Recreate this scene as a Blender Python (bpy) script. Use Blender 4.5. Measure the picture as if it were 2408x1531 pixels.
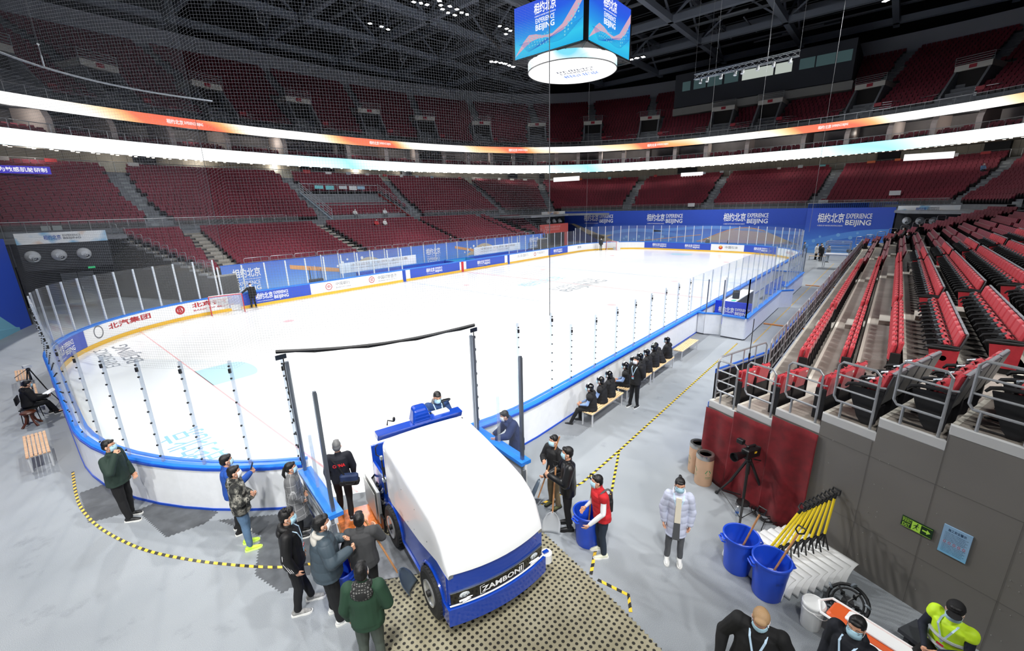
import bpy, math, random, numpy as np
from mathutils import Vector, Matrix
PI=math.pi
random.seed(7); RNG=np.random.RandomState(7)
for _o in list(bpy.data.objects): bpy.data.objects.remove(_o)
SC=bpy.context.scene; COL=SC.collection
# ---------------- camera ----------------
def make_camera():
    cd=bpy.data.cameras.new('camera'); co=bpy.data.objects.new('camera',cd); COL.objects.link(co)
    yaw,pit,rol=.7154,-.2742,-.0252
    fw=Vector((math.cos(yaw)*math.cos(pit),math.sin(yaw)*math.cos(pit),math.sin(pit)))
    r=Vector((math.sin(yaw),-math.cos(yaw),0)); u=r.cross(fw)
    r2=r*math.cos(rol)+u*math.sin(rol); u2=-r*math.sin(rol)+u*math.cos(rol)
    m=Matrix((r2,u2,-fw)).transposed().to_4x4(); m.translation=Vector((-30.4519,-19.9548,6.2698))
    co.matrix_world=m
    cd.sensor_width=36; cd.lens=36*1021.87/2408; cd.shift_y=8.96/2408; cd.clip_end=400; cd.clip_start=.05
    SC.camera=co
make_camera()
# ---------------- world, exposure ----------------
W=bpy.data.worlds.new('world'); SC.world=W; W.use_nodes=True
W.node_tree.nodes['Background'].inputs[0].default_value=(.55,.6,.75,1); W.node_tree.nodes['Background'].inputs[1].default_value=.03
SC.view_settings.view_transform='Standard'; SC.view_settings.look='None'; SC.view_settings.gamma=1; SC.view_settings.exposure=0
SC.cycles.max_bounces=5; SC.cycles.diffuse_bounces=3; SC.cycles.glossy_bounces=2; SC.cycles.transmission_bounces=2; SC.cycles.transparent_max_bounces=20
SC.cycles.caustics_reflective=False; SC.cycles.caustics_refractive=False; SC.cycles.sample_clamp_indirect=6
# ---------------- arena floodlights and added fill spots ----------------
def flood(x,y,z,tx,ty,power,size=75,rad=.5,col=(1,.985,.96),blend=.6):
    ld=bpy.data.lights.new('floodlight','SPOT'); ld.energy=power; ld.spot_size=math.radians(size); ld.spot_blend=blend; ld.shadow_soft_size=rad; ld.color=col  # name shared by the arena lamps and the added fill spots
    lo=bpy.data.objects.new('floodlight',ld); COL.objects.link(lo); lo.location=(x,y,z)
    lo.rotation_euler=(Vector((tx,ty,0))-Vector((x,y,z))).to_track_quat('-Z','Y').to_euler()
for _x in (-34,-20,-7,7,20,32):
    flood(_x,23,27,_x*.85,2,20000,66)
    flood(_x,-23,27,_x*.85,-3,18500,66)
for _x,_y,_tx,_ty in ((-16,6,-27,-17),(-12,4,-12,30),(8,4,8,34),(14,0,46,12),(12,0,44,-18),(-8,-4,-6,-25),(-14,0,-30,28)):
    flood(_x,_y,29,_tx,_ty,11000,64,.8,(.95,.97,1.))
for _x,_y,_tx,_ty,_p in ((-40,-24,-24,-14,9500),(-30,-33,-21,-16,8000),(-14,-34,-12,-17,9000),(-22,14,-14,-24,13000),(4,12,3,-24,13000)): flood(_x,_y,27,_tx,_ty,_p,48,.7,(1,.99,.97))  # added fill spots, brighten the near floor, boards and near-side stand
for _x,_y,_tx,_ty in ((-50,-20,-29,-7),(-46,-32,-27,-11),(-24,-44,-16,-13)): flood(_x,_y,18,_tx,_ty,11000,40,.7,(1,.99,.97))  # added low fill spots, only there to brighten the outer board faces
# ---------------- materials ----------------
def lin(h):
    if not isinstance(h,str): return (*h,1) if len(h)==3 else tuple(h)
    v=[int(h[i:i+2],16)/255 for i in (0,2,4)]
    return tuple([c/12.92 if c<=.04045 else ((c+.055)/1.055)**2.4 for c in v]+[1])
MATS={}
class NT:
    def __init__(s,m): s.t=m.node_tree; s.n=s.t.nodes; s.l=s.t.links; s.b=s.n['Principled BSDF']; s.out=s.n['Material Output']
    def new(s,t,**k):
        n=s.n.new(t)
        for a,b in k.items():
            if a.startswith('i_'): n.inputs[a[2:].replace('_',' ')].default_value=b
            elif a.startswith('n'+'') and a[1:].isdigit(): n.inputs[int(a[1:])].default_value=b
            else: setattr(n,a,b)
        return n
    def link(s,a,b): s.l.new(a,b)
    def coord(s,kind='Object',scale=None):
        c=s.new('ShaderNodeTexCoord').outputs[kind]
        if scale:
            m=s.new('ShaderNodeMapping'); m.inputs['Scale'].default_value=scale if hasattr(scale,'__len__') else (scale,)*3; s.link(c,m.inputs[0]); c=m.outputs[0]
        return c
    def noise(s,scale,co=None,detail=3,rough=.55):
        n=s.new('ShaderNodeTexNoise'); n.inputs['Scale'].default_value=scale; n.inputs['Detail'].default_value=detail; n.inputs['Roughness'].default_value=rough
        if co is not None: s.link(co,n.inputs['Vector'])
        return n.outputs['Fac']
    def ramp(s,f,st,interp='LINEAR'):
        r=s.new('ShaderNodeValToRGB'); cr=r.color_ramp; cr.interpolation=interp
        while len(cr.elements)<len(st): cr.elements.new(.5)
        for e,(p,c) in zip(cr.elements,st): e.position=p; e.color=lin(c)
        s.link(f,r.inputs[0]); return r.outputs[0]
    def mix(s,f,a,b,mode='MIX'):
        m=s.new('ShaderNodeMix',data_type='RGBA',blend_type=mode)
        for i,x in ((0,f),(6,a),(7,b)):
            if hasattr(x,'is_linked') or hasattr(x,'node'): s.link(x,m.inputs[i])
            else: m.inputs[i].default_value=x if i==0 else lin(x)
        return m.outputs[2]
    def math(s,op,a,b=None):
        m=s.new('ShaderNodeMath',operation=op)
        for i,x in ((0,a),(1,b)):
            if x is None: continue
            if hasattr(x,'node'): s.link(x,m.inputs[i])
            else: m.inputs[i].default_value=x
        return m.outputs[0]
    def bump(s,h,st,d=.01):
        b=s.new('ShaderNodeBump'); b.inputs['Strength'].default_value=st; b.inputs['Distance'].default_value=d; s.link(h,b.inputs['Height']); s.link(b.outputs[0],s.b.inputs['Normal'])
def M(name,col='808080',rough=.5,metal=0,var=0,vs=6,bump=0,bs=40,emit=0,spec=.5,coat=0,sheen=0):
    if name in MATS: return MATS[name]
    m=bpy.data.materials.new(name); m.use_nodes=True; MATS[name]=m; t=NT(m); b=t.b
    b.inputs['Base Color'].default_value=lin(col); b.inputs['Roughness'].default_value=rough; b.inputs['Metallic'].default_value=metal
    b.inputs['Specular IOR Level'].default_value=spec; b.inputs['Coat Weight'].default_value=coat; b.inputs['Sheen Weight'].default_value=sheen
    if var:
        c=lin(col); f=t.noise(vs,t.coord()); lo=tuple(x*(1-var) for x in c[:3]); hi=tuple(min(1,x*(1+var)) for x in c[:3])
        t.link(t.ramp(f,[(.3,lo),(.7,hi)]),b.inputs['Base Color'])
    if bump: t.bump(t.noise(bs,t.coord(),4),bump)
    if emit: b.inputs['Emission Color'].default_value=lin(col); b.inputs['Emission Strength'].default_value=emit
    if emit>=.7: b.inputs['Base Color'].default_value=(.015,.015,.015,1)
    return m
def MX(name,fn,rough=.5,emit=None,**k):
    "material whose colour comes from fn(NT)->colour socket"
    if name in MATS: return MATS[name]
    m=M(name,'808080',rough,**k); t=NT(m); c=fn(t)
    if emit: t.b.inputs['Base Color'].default_value=(.015,.015,.015,1)
    else: t.link(c,t.b.inputs['Base Color'])
    if emit: t.link(c,t.b.inputs['Emission Color']); t.b.inputs['Emission Strength'].default_value=emit
    return m
def glass(name,tint='eef4f8',haze=.06,col='ffffff'):
    if name in MATS: return MATS[name]
    m=bpy.data.materials.new(name); m.use_nodes=True; MATS[name]=m; t=NT(m); t.n.remove(t.b)
    tr=t.new('ShaderNodeBsdfTransparent'); tr.inputs[0].default_value=lin(tint)
    gl=t.new('ShaderNodeBsdfGlossy'); gl.inputs['Roughness'].default_value=.04
    df=t.new('ShaderNodeBsdfDiffuse'); df.inputs[0].default_value=lin(col)
    fr=t.new('ShaderNodeLayerWeight'); fz=t.math('ADD',t.math('MULTIPLY',t.math('POWER',fr.outputs['Facing'],5.),.35),.012)
    m1=t.new('ShaderNodeMixShader'); t.link(fz,m1.inputs[0]); t.link(tr.outputs[0],m1.inputs[1]); t.link(gl.outputs[0],m1.inputs[2])
    m2=t.new('ShaderNodeMixShader'); m2.inputs[0].default_value=haze; t.link(m1.outputs[0],m2.inputs[1]); t.link(df.outputs[0],m2.inputs[2])
    t.link(m2.outputs[0],t.out.inputs[0]); return m
# ---------------- mesh helpers ----------------
def mkobj(name,v,f,mat=None,parent=None,smooth=False,uv=None,mi=None):
    me=bpy.data.meshes.new(name)
    v=np.asarray(v,dtype=np.float32).reshape(-1,3)
    if len(f): 
        ls=np.array([len(a) for a in f],dtype=np.int32) if not isinstance(f,np.ndarray) else np.full(len(f),f.shape[1],np.int32)
        lv=np.concatenate([np.asarray(a,dtype=np.int32) for a in f]) if not isinstance(f,np.ndarray) else f.astype(np.int32).ravel()
        me.vertices.add(len(v)); me.vertices.foreach_set('co',v.ravel()); me.loops.add(len(lv)); me.loops.foreach_set('vertex_index',lv)
        st=np.concatenate([[0],np.cumsum(ls)[:-1]]).astype(np.int32); me.polygons.add(len(ls)); me.polygons.foreach_set('loop_start',st); me.polygons.foreach_set('loop_total',ls)
        if uv is not None:
            u=me.uv_layers.new(name='UVMap'); u.data.foreach_set('uv',np.asarray(uv,dtype=np.float32)[lv].ravel())
        me.update(calc_edges=True)
        me.polygons.foreach_set('use_smooth',np.full(len(ls),bool(smooth)))
        if mi is not None: me.polygons.foreach_set('material_index',np.asarray(mi,dtype=np.int32))
    mats=mat if isinstance(mat,(list,tuple)) else [mat]
    for m in mats:
        if m: me.materials.append(m)
    o=bpy.data.objects.new(name,me); COL.objects.link(o)
    if parent: o.parent=parent
    return o
def tag(o,label=None,cat=None,group=None,kind=None):
    if label: o['label']=label
    if cat: o['category']=cat
    if group: o['group']=group
    if kind: o['kind']=kind
    return o
def thing(name,label,cat,loc=(0,0,0),rz=0,group=None):
    o=bpy.data.objects.new(name,None); COL.objects.link(o); o.empty_display_size=.2; o.location=loc; o.rotation_euler=(0,0,rz); return tag(o,label,cat,group)
def kids(o,tab={}):
    return [c for c in bpy.data.objects if c.parent==o]
CH={}
def dup(root,loc,rz,label=None,group=None,scale=None):
    if root.name not in CH: CH[root.name]=[(c,[g for g in kids(c)]) for c in kids(root)]
    r=root.copy(); COL.objects.link(r); r.location=loc; r.rotation_euler=(0,0,rz)
    if label: r['label']=label
    if group: r['group']=group
    if scale: r.scale=(scale,)*3
    for c,gs in CH[root.name]:
        c2=c.copy(); COL.objects.link(c2); c2.parent=r
        for g in gs:
            g2=g.copy(); COL.objects.link(g2); g2.parent=c2
    return r
def basis(d):
    d=Vector(d).normalized(); a=Vector((0,0,1)) if abs(d.z)<.9 else Vector((1,0,0)); x=a.cross(d).normalized(); y=d.cross(x); return d,x,y
class MB:
    def __init__(s): s.v=[]; s.f=[]; s.mi=[]; s.m=0; s.T=None
    def add(s,v,f):
        n=len(s.v)
        if s.T is not None: v=[s.T@Vector(p) for p in v]
        s.v+= [tuple(p) for p in v]; s.f+=[tuple(i+n for i in q) for q in f]; s.mi+=[s.m]*len(f); return s
    def hexa(s,p): return s.add(p,[(0,3,2,1),(4,5,6,7),(0,1,5,4),(1,2,6,5),(2,3,7,6),(3,0,4,7)])
    def box(s,x0,y0,z0,x1,y1,z1): return s.hexa([(x0,y0,z0),(x1,y0,z0),(x1,y1,z0),(x0,y1,z0),(x0,y0,z1),(x1,y0,z1),(x1,y1,z1),(x0,y1,z1)])
    def cbox(s,c,sz,rz=0,b=0):
        "centre box rotated, bevelled by b on all edges (chamfer)"
        M_=Matrix.Rotation(rz,3,'Z'); h=[q/2 for q in sz]
        if not b:
            P=[(-1,-1,-1),(1,-1,-1),(1,1,-1),(-1,1,-1),(-1,-1,1),(1,-1,1),(1,1,1),(-1,1,1)]
            return s.hexa([tuple(M_@Vector((a*h[0],q*h[1],w*h[2]))+Vector(c)) for a,q,w in P])
        rings=[]
        for z,i in ((-h[2],b),(-h[2]+b,0),(h[2]-b,0),(h[2],b)):
            X,Y=h[0]-i,h[1]-i; rings.append([(-X+b,-Y),(X-b,-Y),(X,-Y+b),(X,Y-b),(X-b,Y),(-X+b,Y),(-X,Y-b),(-X,-Y+b)]); rings[-1]=[(x,y,z) for x,y in rings[-1]]
        v=[tuple(M_@Vector(q)+Vector(c)) for r in rings for q in r]; f=[tuple(range(7,-1,-1)),tuple(range(24,32))]
        for k in range(3):
            for j in range(8): f.append((k*8+j,k*8+(j+1)%8,k*8+8+(j+1)%8,k*8+8+j))
        return s.add(v,f)
    def tube(s,p0,p1,r,r2=None,n=8,cap=True):
        r2=r if r2 is None else r2; d,x,y=basis(Vector(p1)-Vector(p0)); v=[]
        for p,q in ((p0,r),(p1,r2)):
            for i in range(n):
                a=2*PI*i/n; v.append(tuple(Vector(p)+(x*math.cos(a)+y*math.sin(a))*q))
        f=[(i,(i+1)%n,n+(i+1)%n,n+i) for i in range(n)]
        if cap: f+=[tuple(range(n-1,-1,-1)),tuple(range(n,2*n))]
        return s.add(v,f)
    def path(s,pts,r,n=6,close=False,cap=True):
        pts=[Vector(p) for p in pts]; k=len(pts); v=[]; prev=None
        for i,p in enumerate(pts):
            a=pts[(i-1)%k] if (i or close) else p; b=pts[(i+1)%k] if (i<k-1 or close) else p
            d=(b-a).normalized()
            if prev is None: _,x,y=basis(d)
            else: x=(prev-d*prev.dot(d)).normalized(); y=d.cross(x)
            prev=x; rr=r[i] if hasattr(r,'__len__') else r
            for j in range(n):
                t=2*PI*j/n; v.append(tuple(p+(x*math.cos(t)+y*math.sin(t))*rr))
        f=[]
        for i in range(k if close else k-1):
            o=i*n; o2=((i+1)%k)*n
            for j in range(n): f.append((o+j,o+(j+1)%n,o2+(j+1)%n,o2+j))
        if not close and cap: f+=[tuple(range(n-1,-1,-1)),tuple(range((k-1)*n,k*n))]
        return s.add(v,f)
    def lathe(s,prof,c=(0,0,0),n=24,axis=None,cap=True):
        c=Vector(c); d,x,y=basis(axis or (0,0,1)); v=[]
        if axis is None: d,x,y=Vector((0,0,1)),Vector((1,0,0)),Vector((0,1,0))
        for r,z in prof:
            for j in range(n):
                t=2*PI*j/n; v.append(tuple(c+d*z+(x*math.cos(t)+y*math.sin(t))*r))
        f=[(i*n+j,i*n+(j+1)%n,(i+1)*n+(j+1)%n,(i+1)*n+j) for i in range(len(prof)-1) for j in range(n)]
        if cap and prof[0][0]>1e-4: f.append(tuple(range(n-1,-1,-1)))
        if cap and prof[-1][0]>1e-4: f.append(tuple(range((len(prof)-1)*n,len(prof)*n)))
        return s.add(v,f)
    def ball(s,c,r,n=12,m=8):
        r=r if hasattr(r,'__len__') else (r,)*3; v=[(c[0],c[1],c[2]-r[2])]
        for i in range(1,m):
            a=-PI/2+PI*i/m
            for j in range(n): t=2*PI*j/n; v.append((c[0]+r[0]*math.cos(a)*math.cos(t),c[1]+r[1]*math.cos(a)*math.sin(t),c[2]+r[2]*math.sin(a)))
        v.append((c[0],c[1],c[2]+r[2])); L=len(v)-1
        f=[(0,1+(j+1)%n,1+j) for j in range(n)]+[(L,L-n+j,L-n+(j+1)%n) for j in range(n)]
        for i in range(m-2):
            for j in range(n): f.append((1+i*n+j,1+i*n+(j+1)%n,1+(i+1)*n+(j+1)%n,1+(i+1)*n+j))
        return s.add(v,f)
    def poly(s,pts,z0,z1):
        n=len(pts); v=[(x,y,z0) for x,y in pts]+[(x,y,z1) for x,y in pts]
        return s.add(v,[tuple(range(n-1,-1,-1)),tuple(range(n,2*n))]+[(i,(i+1)%n,n+(i+1)%n,n+i) for i in range(n)])
    def extr(s,prof,axis_fn,t0,t1):
        "profile of (a,b) swept between two parameters by axis_fn(t,a,b)->xyz"
        n=len(prof); v=[axis_fn(t0,a,b) for a,b in prof]+[axis_fn(t1,a,b) for a,b in prof]
        return s.add(v,[tuple(range(n-1,-1,-1)),tuple(range(n,2*n))]+[(i,(i+1)%n,n+(i+1)%n,n+i) for i in range(n)])
    def build(s,name,mat,parent=None,smooth=False,label=None,bevel=0,sub=0):
        o=mkobj(name,s.v,s.f,mat,parent,smooth,mi=s.mi if isinstance(mat,(list,tuple)) else None)
        if label: o['label']=label
        if bevel:
            b=o.modifiers.new('b','BEVEL'); b.width=bevel; b.segments=2; b.limit_method='ANGLE'; b.angle_limit=.6
        if smooth and not sub:
            try: o.data.set_sharp_from_angle(angle=.7)
            except Exception: pass
        if sub: q=o.modifiers.new('s','SUBSURF'); q.levels=sub; q.render_levels=sub
        return o
# text -> mesh vertices (unit: cap height about .7*size)
_TX={}; TMPA=bpy.data.scenes.new('tmpa')
def text_mesh(body,size=1,bold=0,align='LEFT',space=1,sx=1):
    k=(body,round(size,3),bold,align,space)
    if k not in _TX:
        cu=bpy.data.curves.new('t','FONT'); cu.body=body; cu.size=size; cu.offset=bold*size; cu.align_x=align; cu.resolution_u=2; cu.space_character=space
        ob=bpy.data.objects.new('t',cu); TMPA.collection.objects.link(ob); TMPA.view_layers[0].update(); dg=TMPA.view_layers[0].depsgraph; me=bpy.data.meshes.new_from_object(ob.evaluated_get(dg))
        v=np.zeros(len(me.vertices)*3); me.vertices.foreach_get('co',v); v=v.reshape(-1,3); f=[tuple(p.vertices) for p in me.polygons]
        bpy.data.objects.remove(ob); bpy.data.curves.remove(cu); bpy.data.meshes.remove(me); _TX[k]=(v[:,:2].copy(),f)
    v,f=_TX[k]; v=v.copy(); v[:,0]*=sx; return v,f
def put_text(name,parts,fn,mat,parent=None,label=None):
    "parts: list of (v2,f); fn maps (x,y) arrays -> Nx3"
    V=[];F=[];n=0
    for v,f in parts: V.append(fn(v[:,0],v[:,1])); F+=[tuple(i+n for i in q) for q in f]; n+=len(v)
    o=mkobj(name,np.concatenate(V),F,mat,parent)
    if label: o['label']=label
    return o
def fit_text(body,x0,x1,y0,y1,bold=0.0,space=1):
    v,f=text_mesh(body,1,bold,'LEFT',space); a=v.min(0); b=v.max(0)
    v=(v-a)/(b-a)*np.array([x1-x0,y1-y0])+np.array([x0,y0]); return v,f
def logo(cx,cy,h,stack=False,cn=True):
    "event mark centred on cx,cy with height h"
    P=[]
    if not stack:
        P.append(fit_text('相约北京',cx-1.95*h,cx-.12*h,cy-.22*h,cy+.5*h,.018))
        P.append(fit_text('A SERIES OF WINTER SPORTING EVENTS',cx-1.9*h,cx-.15*h,cy-.5*h,cy-.40*h,.01))
        P.append(fit_text('EXPERIENCE',cx+.0*h,cx+1.62*h,cy+.1*h,cy+.46*h,.012))
        P.append(fit_text('BEIJING',cx+.0*h,cx+1.62*h,cy-.5*h,cy+.0*h,.02))
    else:
        P.append(fit_text('相约北京',cx-.52*h,cx+.52*h,cy+.12*h,cy+.5*h,.018))
        P.append(fit_text('A SERIES OF WINTER SPORTING EVENTS',cx-.5*h,cx+.5*h,cy+.02*h,cy+.07*h,.01))
        P.append(fit_text('EXPERIENCE',cx-.45*h,cx+.45*h,cy-.2*h,cy-.03*h,.012))
        P.append(fit_text('BEIJING',cx-.45*h,cx+.45*h,cy-.5*h,cy-.24*h,.02))
    return P
# ================= floor, ice, rink =================
RR_T=43*2+9*2+4*8.5*PI/2
def rr(s,o=0):
    s%=RR_T; q=8.5*PI/2
    for L,kind,c in ((43,0,0),(q,1,(21.5,4.5,90)),(9,2,0),(q,1,(21.5,-4.5,0)),(43,3,0),(q,1,(-21.5,-4.5,-90)),(9,4,0),(q,1,(-21.5,4.5,180))):
        if s<=L:
            if kind==0: return (-21.5+s,13+o,0,1)
            if kind==2: return (30+o,4.5-s,1,0)
            if kind==3: return (21.5-s,-13-o,0,-1)
            if kind==4: return (-30-o,-4.5+s,-1,0)
            a=math.radians(c[2])-s/8.5; x,y=math.cos(a),math.sin(a); return (c[0]+(8.5+o)*x,c[1]+(8.5+o)*y,x,y)
        s-=L
    return rr(0,o)
GATE=(124.05,127.75); CAB=(92.2,110.0)
def ring_prism(mb,s0,s1,prof,step=.7):
    "closed profile [(offset,z)] swept along the rink outline"
    k=max(1,int(math.ceil((s1-s0)/step))); n=len(prof); v=[];f=[]
    for i in range(k+1):
        s=s0+(s1-s0)*i/k
        for o,z in prof:
            x,y,_,_=rr(s,o); v.append((x,y,z))
    for i in range(k):
        for j in range(n): f.append((i*n+j,(i+1)*n+j,(i+1)*n+(j+1)%n,i*n+(j+1)%n))
    f+=[tuple(range(n)),tuple(range(k*n+n-1,k*n-1,-1))]; mb.add(v,f)
def struct(name,mb,mat,**k):
    o=mb.build(name,mat,**k); o['kind']='structure'; return o
def floor_mat(t):
    c=t.coord(); f=t.noise(160,c,2); a=t.ramp(f,[(.35,'84898e'),(.65,'bfc3c6')])
    g=t.ramp(t.noise(.28,c,4,.5),[(.3,'ccd0d4'),(.75,'f6f7f8')]); a=t.mix(1,a,g,'MULTIPLY')
    st=t.ramp(t.noise(1.1,c,6,.65),[(.6,'ffffff'),(.8,'a9adb2')]); return t.mix(.75,a,st,'MULTIPLY')
m_floor=MX('rubber_floor',floor_mat,.62,bump=.15,bs=300)
mb=MB(); mb.box(-60,-60,-.3,75,70,0); struct('floor',mb,m_floor)
def ice_mat(t):
    c=t.coord(); return t.ramp(t.noise(.25,c,3),[(.3,'f2f5f7'),(.7,'fbfcfd')])
m_ice=MX('ice',ice_mat,.18,spec=.35)
pts=[rr(RR_T*i/220,.02)[:2] for i in range(220)][::-1]
mb=MB(); mb.poly(pts,-.05,.006); ice=struct('ice_surface',mb,m_ice)
def flat(mb,pts,z0=.006,z1=.009): mb.poly(pts,z0,z1)
def mark(mb_or_pts,name,col,rough=.3):
    if not isinstance(mb_or_pts,MB): q=MB(); flat(q,mb_or_pts); mb_or_pts=q
    return mb_or_pts.build(name,M('ice_paint_'+col,col,rough),ice)
def rect(x0,y0,x1,y1): return [(x0,y0),(x1,y0),(x1,y1),(x0,y1)]
for x,col,w in ((-26.3,'f0b6b8',.05),(26.3,'f0b6b8',.05),(-7.18,'b9c8ee',.3),(7.18,'b9c8ee',.3),(0,'dfa9ac',.3)):
    yb=12.97 if abs(x)<21 else 4.5+math.sqrt(8.5**2-(abs(x)-21.5)**2)-.03
    w2=w/2
    if w>.1:
        q=MB(); flat(q,rect(x-w2,-yb,x-w2+.05,yb)); flat(q,rect(x+w2-.05,-yb,x+w2,yb)); flat(q,rect(x-.03,-yb,x+.03,yb)); mark(q,'ice_line',col)
    else: mark(rect(x-w2,-yb,x+w2,yb),'ice_line',col)
for sx in (-1,1):
    xg=26.3*sx; P=[(xg,-1.22),(xg-sx*1.37,-1.22)]+[(xg-sx*(1.37+.46*math.cos(a)),1.22*math.sin(a)) for a in np.linspace(-1.2,1.2,12)]+[(xg-sx*1.37,1.22),(xg,1.22)]
    mark(P if sx<0 else P[::-1],'goal_crease','bfe6f2')
    for sy in (-1,1):
        for cx,cy,r in ((20.1*sx,6.8*sy,.3),(5.4*sx,6.8*sy,.3)):
            mark([(cx+r*math.cos(a),cy+r*math.sin(a)) for a in np.linspace(0,2*PI,24,endpoint=False)],'faceoff_spot','f0bcc0')
def ice_txt(body,x,y,w,h,rz,col,name='ice_lettering'):
    v,f=fit_text(body,-w/2,w/2,-h/2,h/2,0); c,s=math.cos(rz),math.sin(rz)
    return put_text(name,[(v,f)],lambda X,Y:np.stack([x+X*c-Y*s,y+X*s+Y*c,0*X+.0105],1),M('ice_txt'+col,col,.4),ice)
# big painted event mark at centre ice and between the near circles
ice_txt('EXPERIENCE',-.1,-.45,6.2,.8,0,'a9b0b8'); ice_txt('BEIJING',-.1,-1.7,6.2,1.25,0,'8f97a1')
ice_txt('相约北京',-.4,2.6,5.6,1.6,0,'9ecbec')
ice_txt('BEIJING',-27.5,6.9,4.1,.8,PI/2+.0,'7d848d'); ice_txt('EXPERIENCE',-28.35,6.8,3.9,.5,PI/2,'8a9199')
ice_txt('相约北京',-28.15,-6.05,2.9,1.05,PI/2,'86bfe8')
# ---- boards ----
ringobj=thing('rink_boards','long oval of white dasher boards with blue cap rail around the ice','rink boards',(0,0,0))
m_bw=M('board_white','e9ecef',.35,var=.03); m_cap=M('cap_blue','2f7fe0',.3); m_capd=M('board_blue','1146b4',.35); m_yel=M('kick_yellow','f5c33a',.4); m_adb=M('advert_blue','2b4fbe',.4); m_adw=M('advert_white','f4f5f6',.4)
segs=[(0,GATE[0]),(GATE[1],RR_T)]
mb=MB(); [ring_prism(mb,a,b,[(.02,.0),(.25,.0),(.25,1.05),(.02,1.05)]) for a,b in segs]; mb.build('board_panel',m_bw,ringobj)
mb=MB(); [ring_prism(mb,a,b,[(-.015,.0),(.02,.0),(.02,.2),(-.015,.2)]) for a,b in segs]; mb.build('kick_plate',m_yel,ringobj)
mb=MB(); [ring_prism(mb,a,b,[(.13,1.04),(.265,1.04),(.265,1.07),(.22,1.10),(.13,1.10)]) for a,b in segs]; [ring_prism(mb,a,b,[(-.02,1.02),(.05,1.04),(.05,1.09),(-.02,1.09)]) for a,b in segs]; mb.build('cap_rail',m_cap,ringobj)
mb=MB(); [ring_prism(mb,a,b,[(.25,1.0),(.285,1.0),(.285,1.05),(.25,1.05)]) for a,b in segs]; [ring_prism(mb,a,b,[(.25,.0),(.27,.0),(.27,.05),(.25,.05)]) for a,b in segs]; mb.build('blue_trim',m_capd,ringobj)
def on_board(s0,z0,rev=False,o=-.02):
    def fn(X,Y):
        return np.array([[*rr(s0+x,o)[:2],z0+y] for x,y in zip(X,Y)])
    return fn
def far_ad(s0,s1,blue=True,lt=None,name='advert_panel'):
    mb=MB(); ring_prism(mb,s0,s1,[(-.008,.21),(.02,.21),(.02,1.01),(-.008,1.01)],.5); a=mb.build(name,m_adb if blue else m_adw,ringobj); return a
def board_text(parts,s0,mat,parent,name='lettering'): return put_text(name,parts,on_board(s0,.61),mat,parent)
m_wt=M('letter_white','fafbfc',.5); m_rd=M('letter_red','b8262c',.5); m_gy=M('letter_grey','6e7277',.5); m_gr2=M('letter_pale_grey','a9a2a0',.5)
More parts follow.
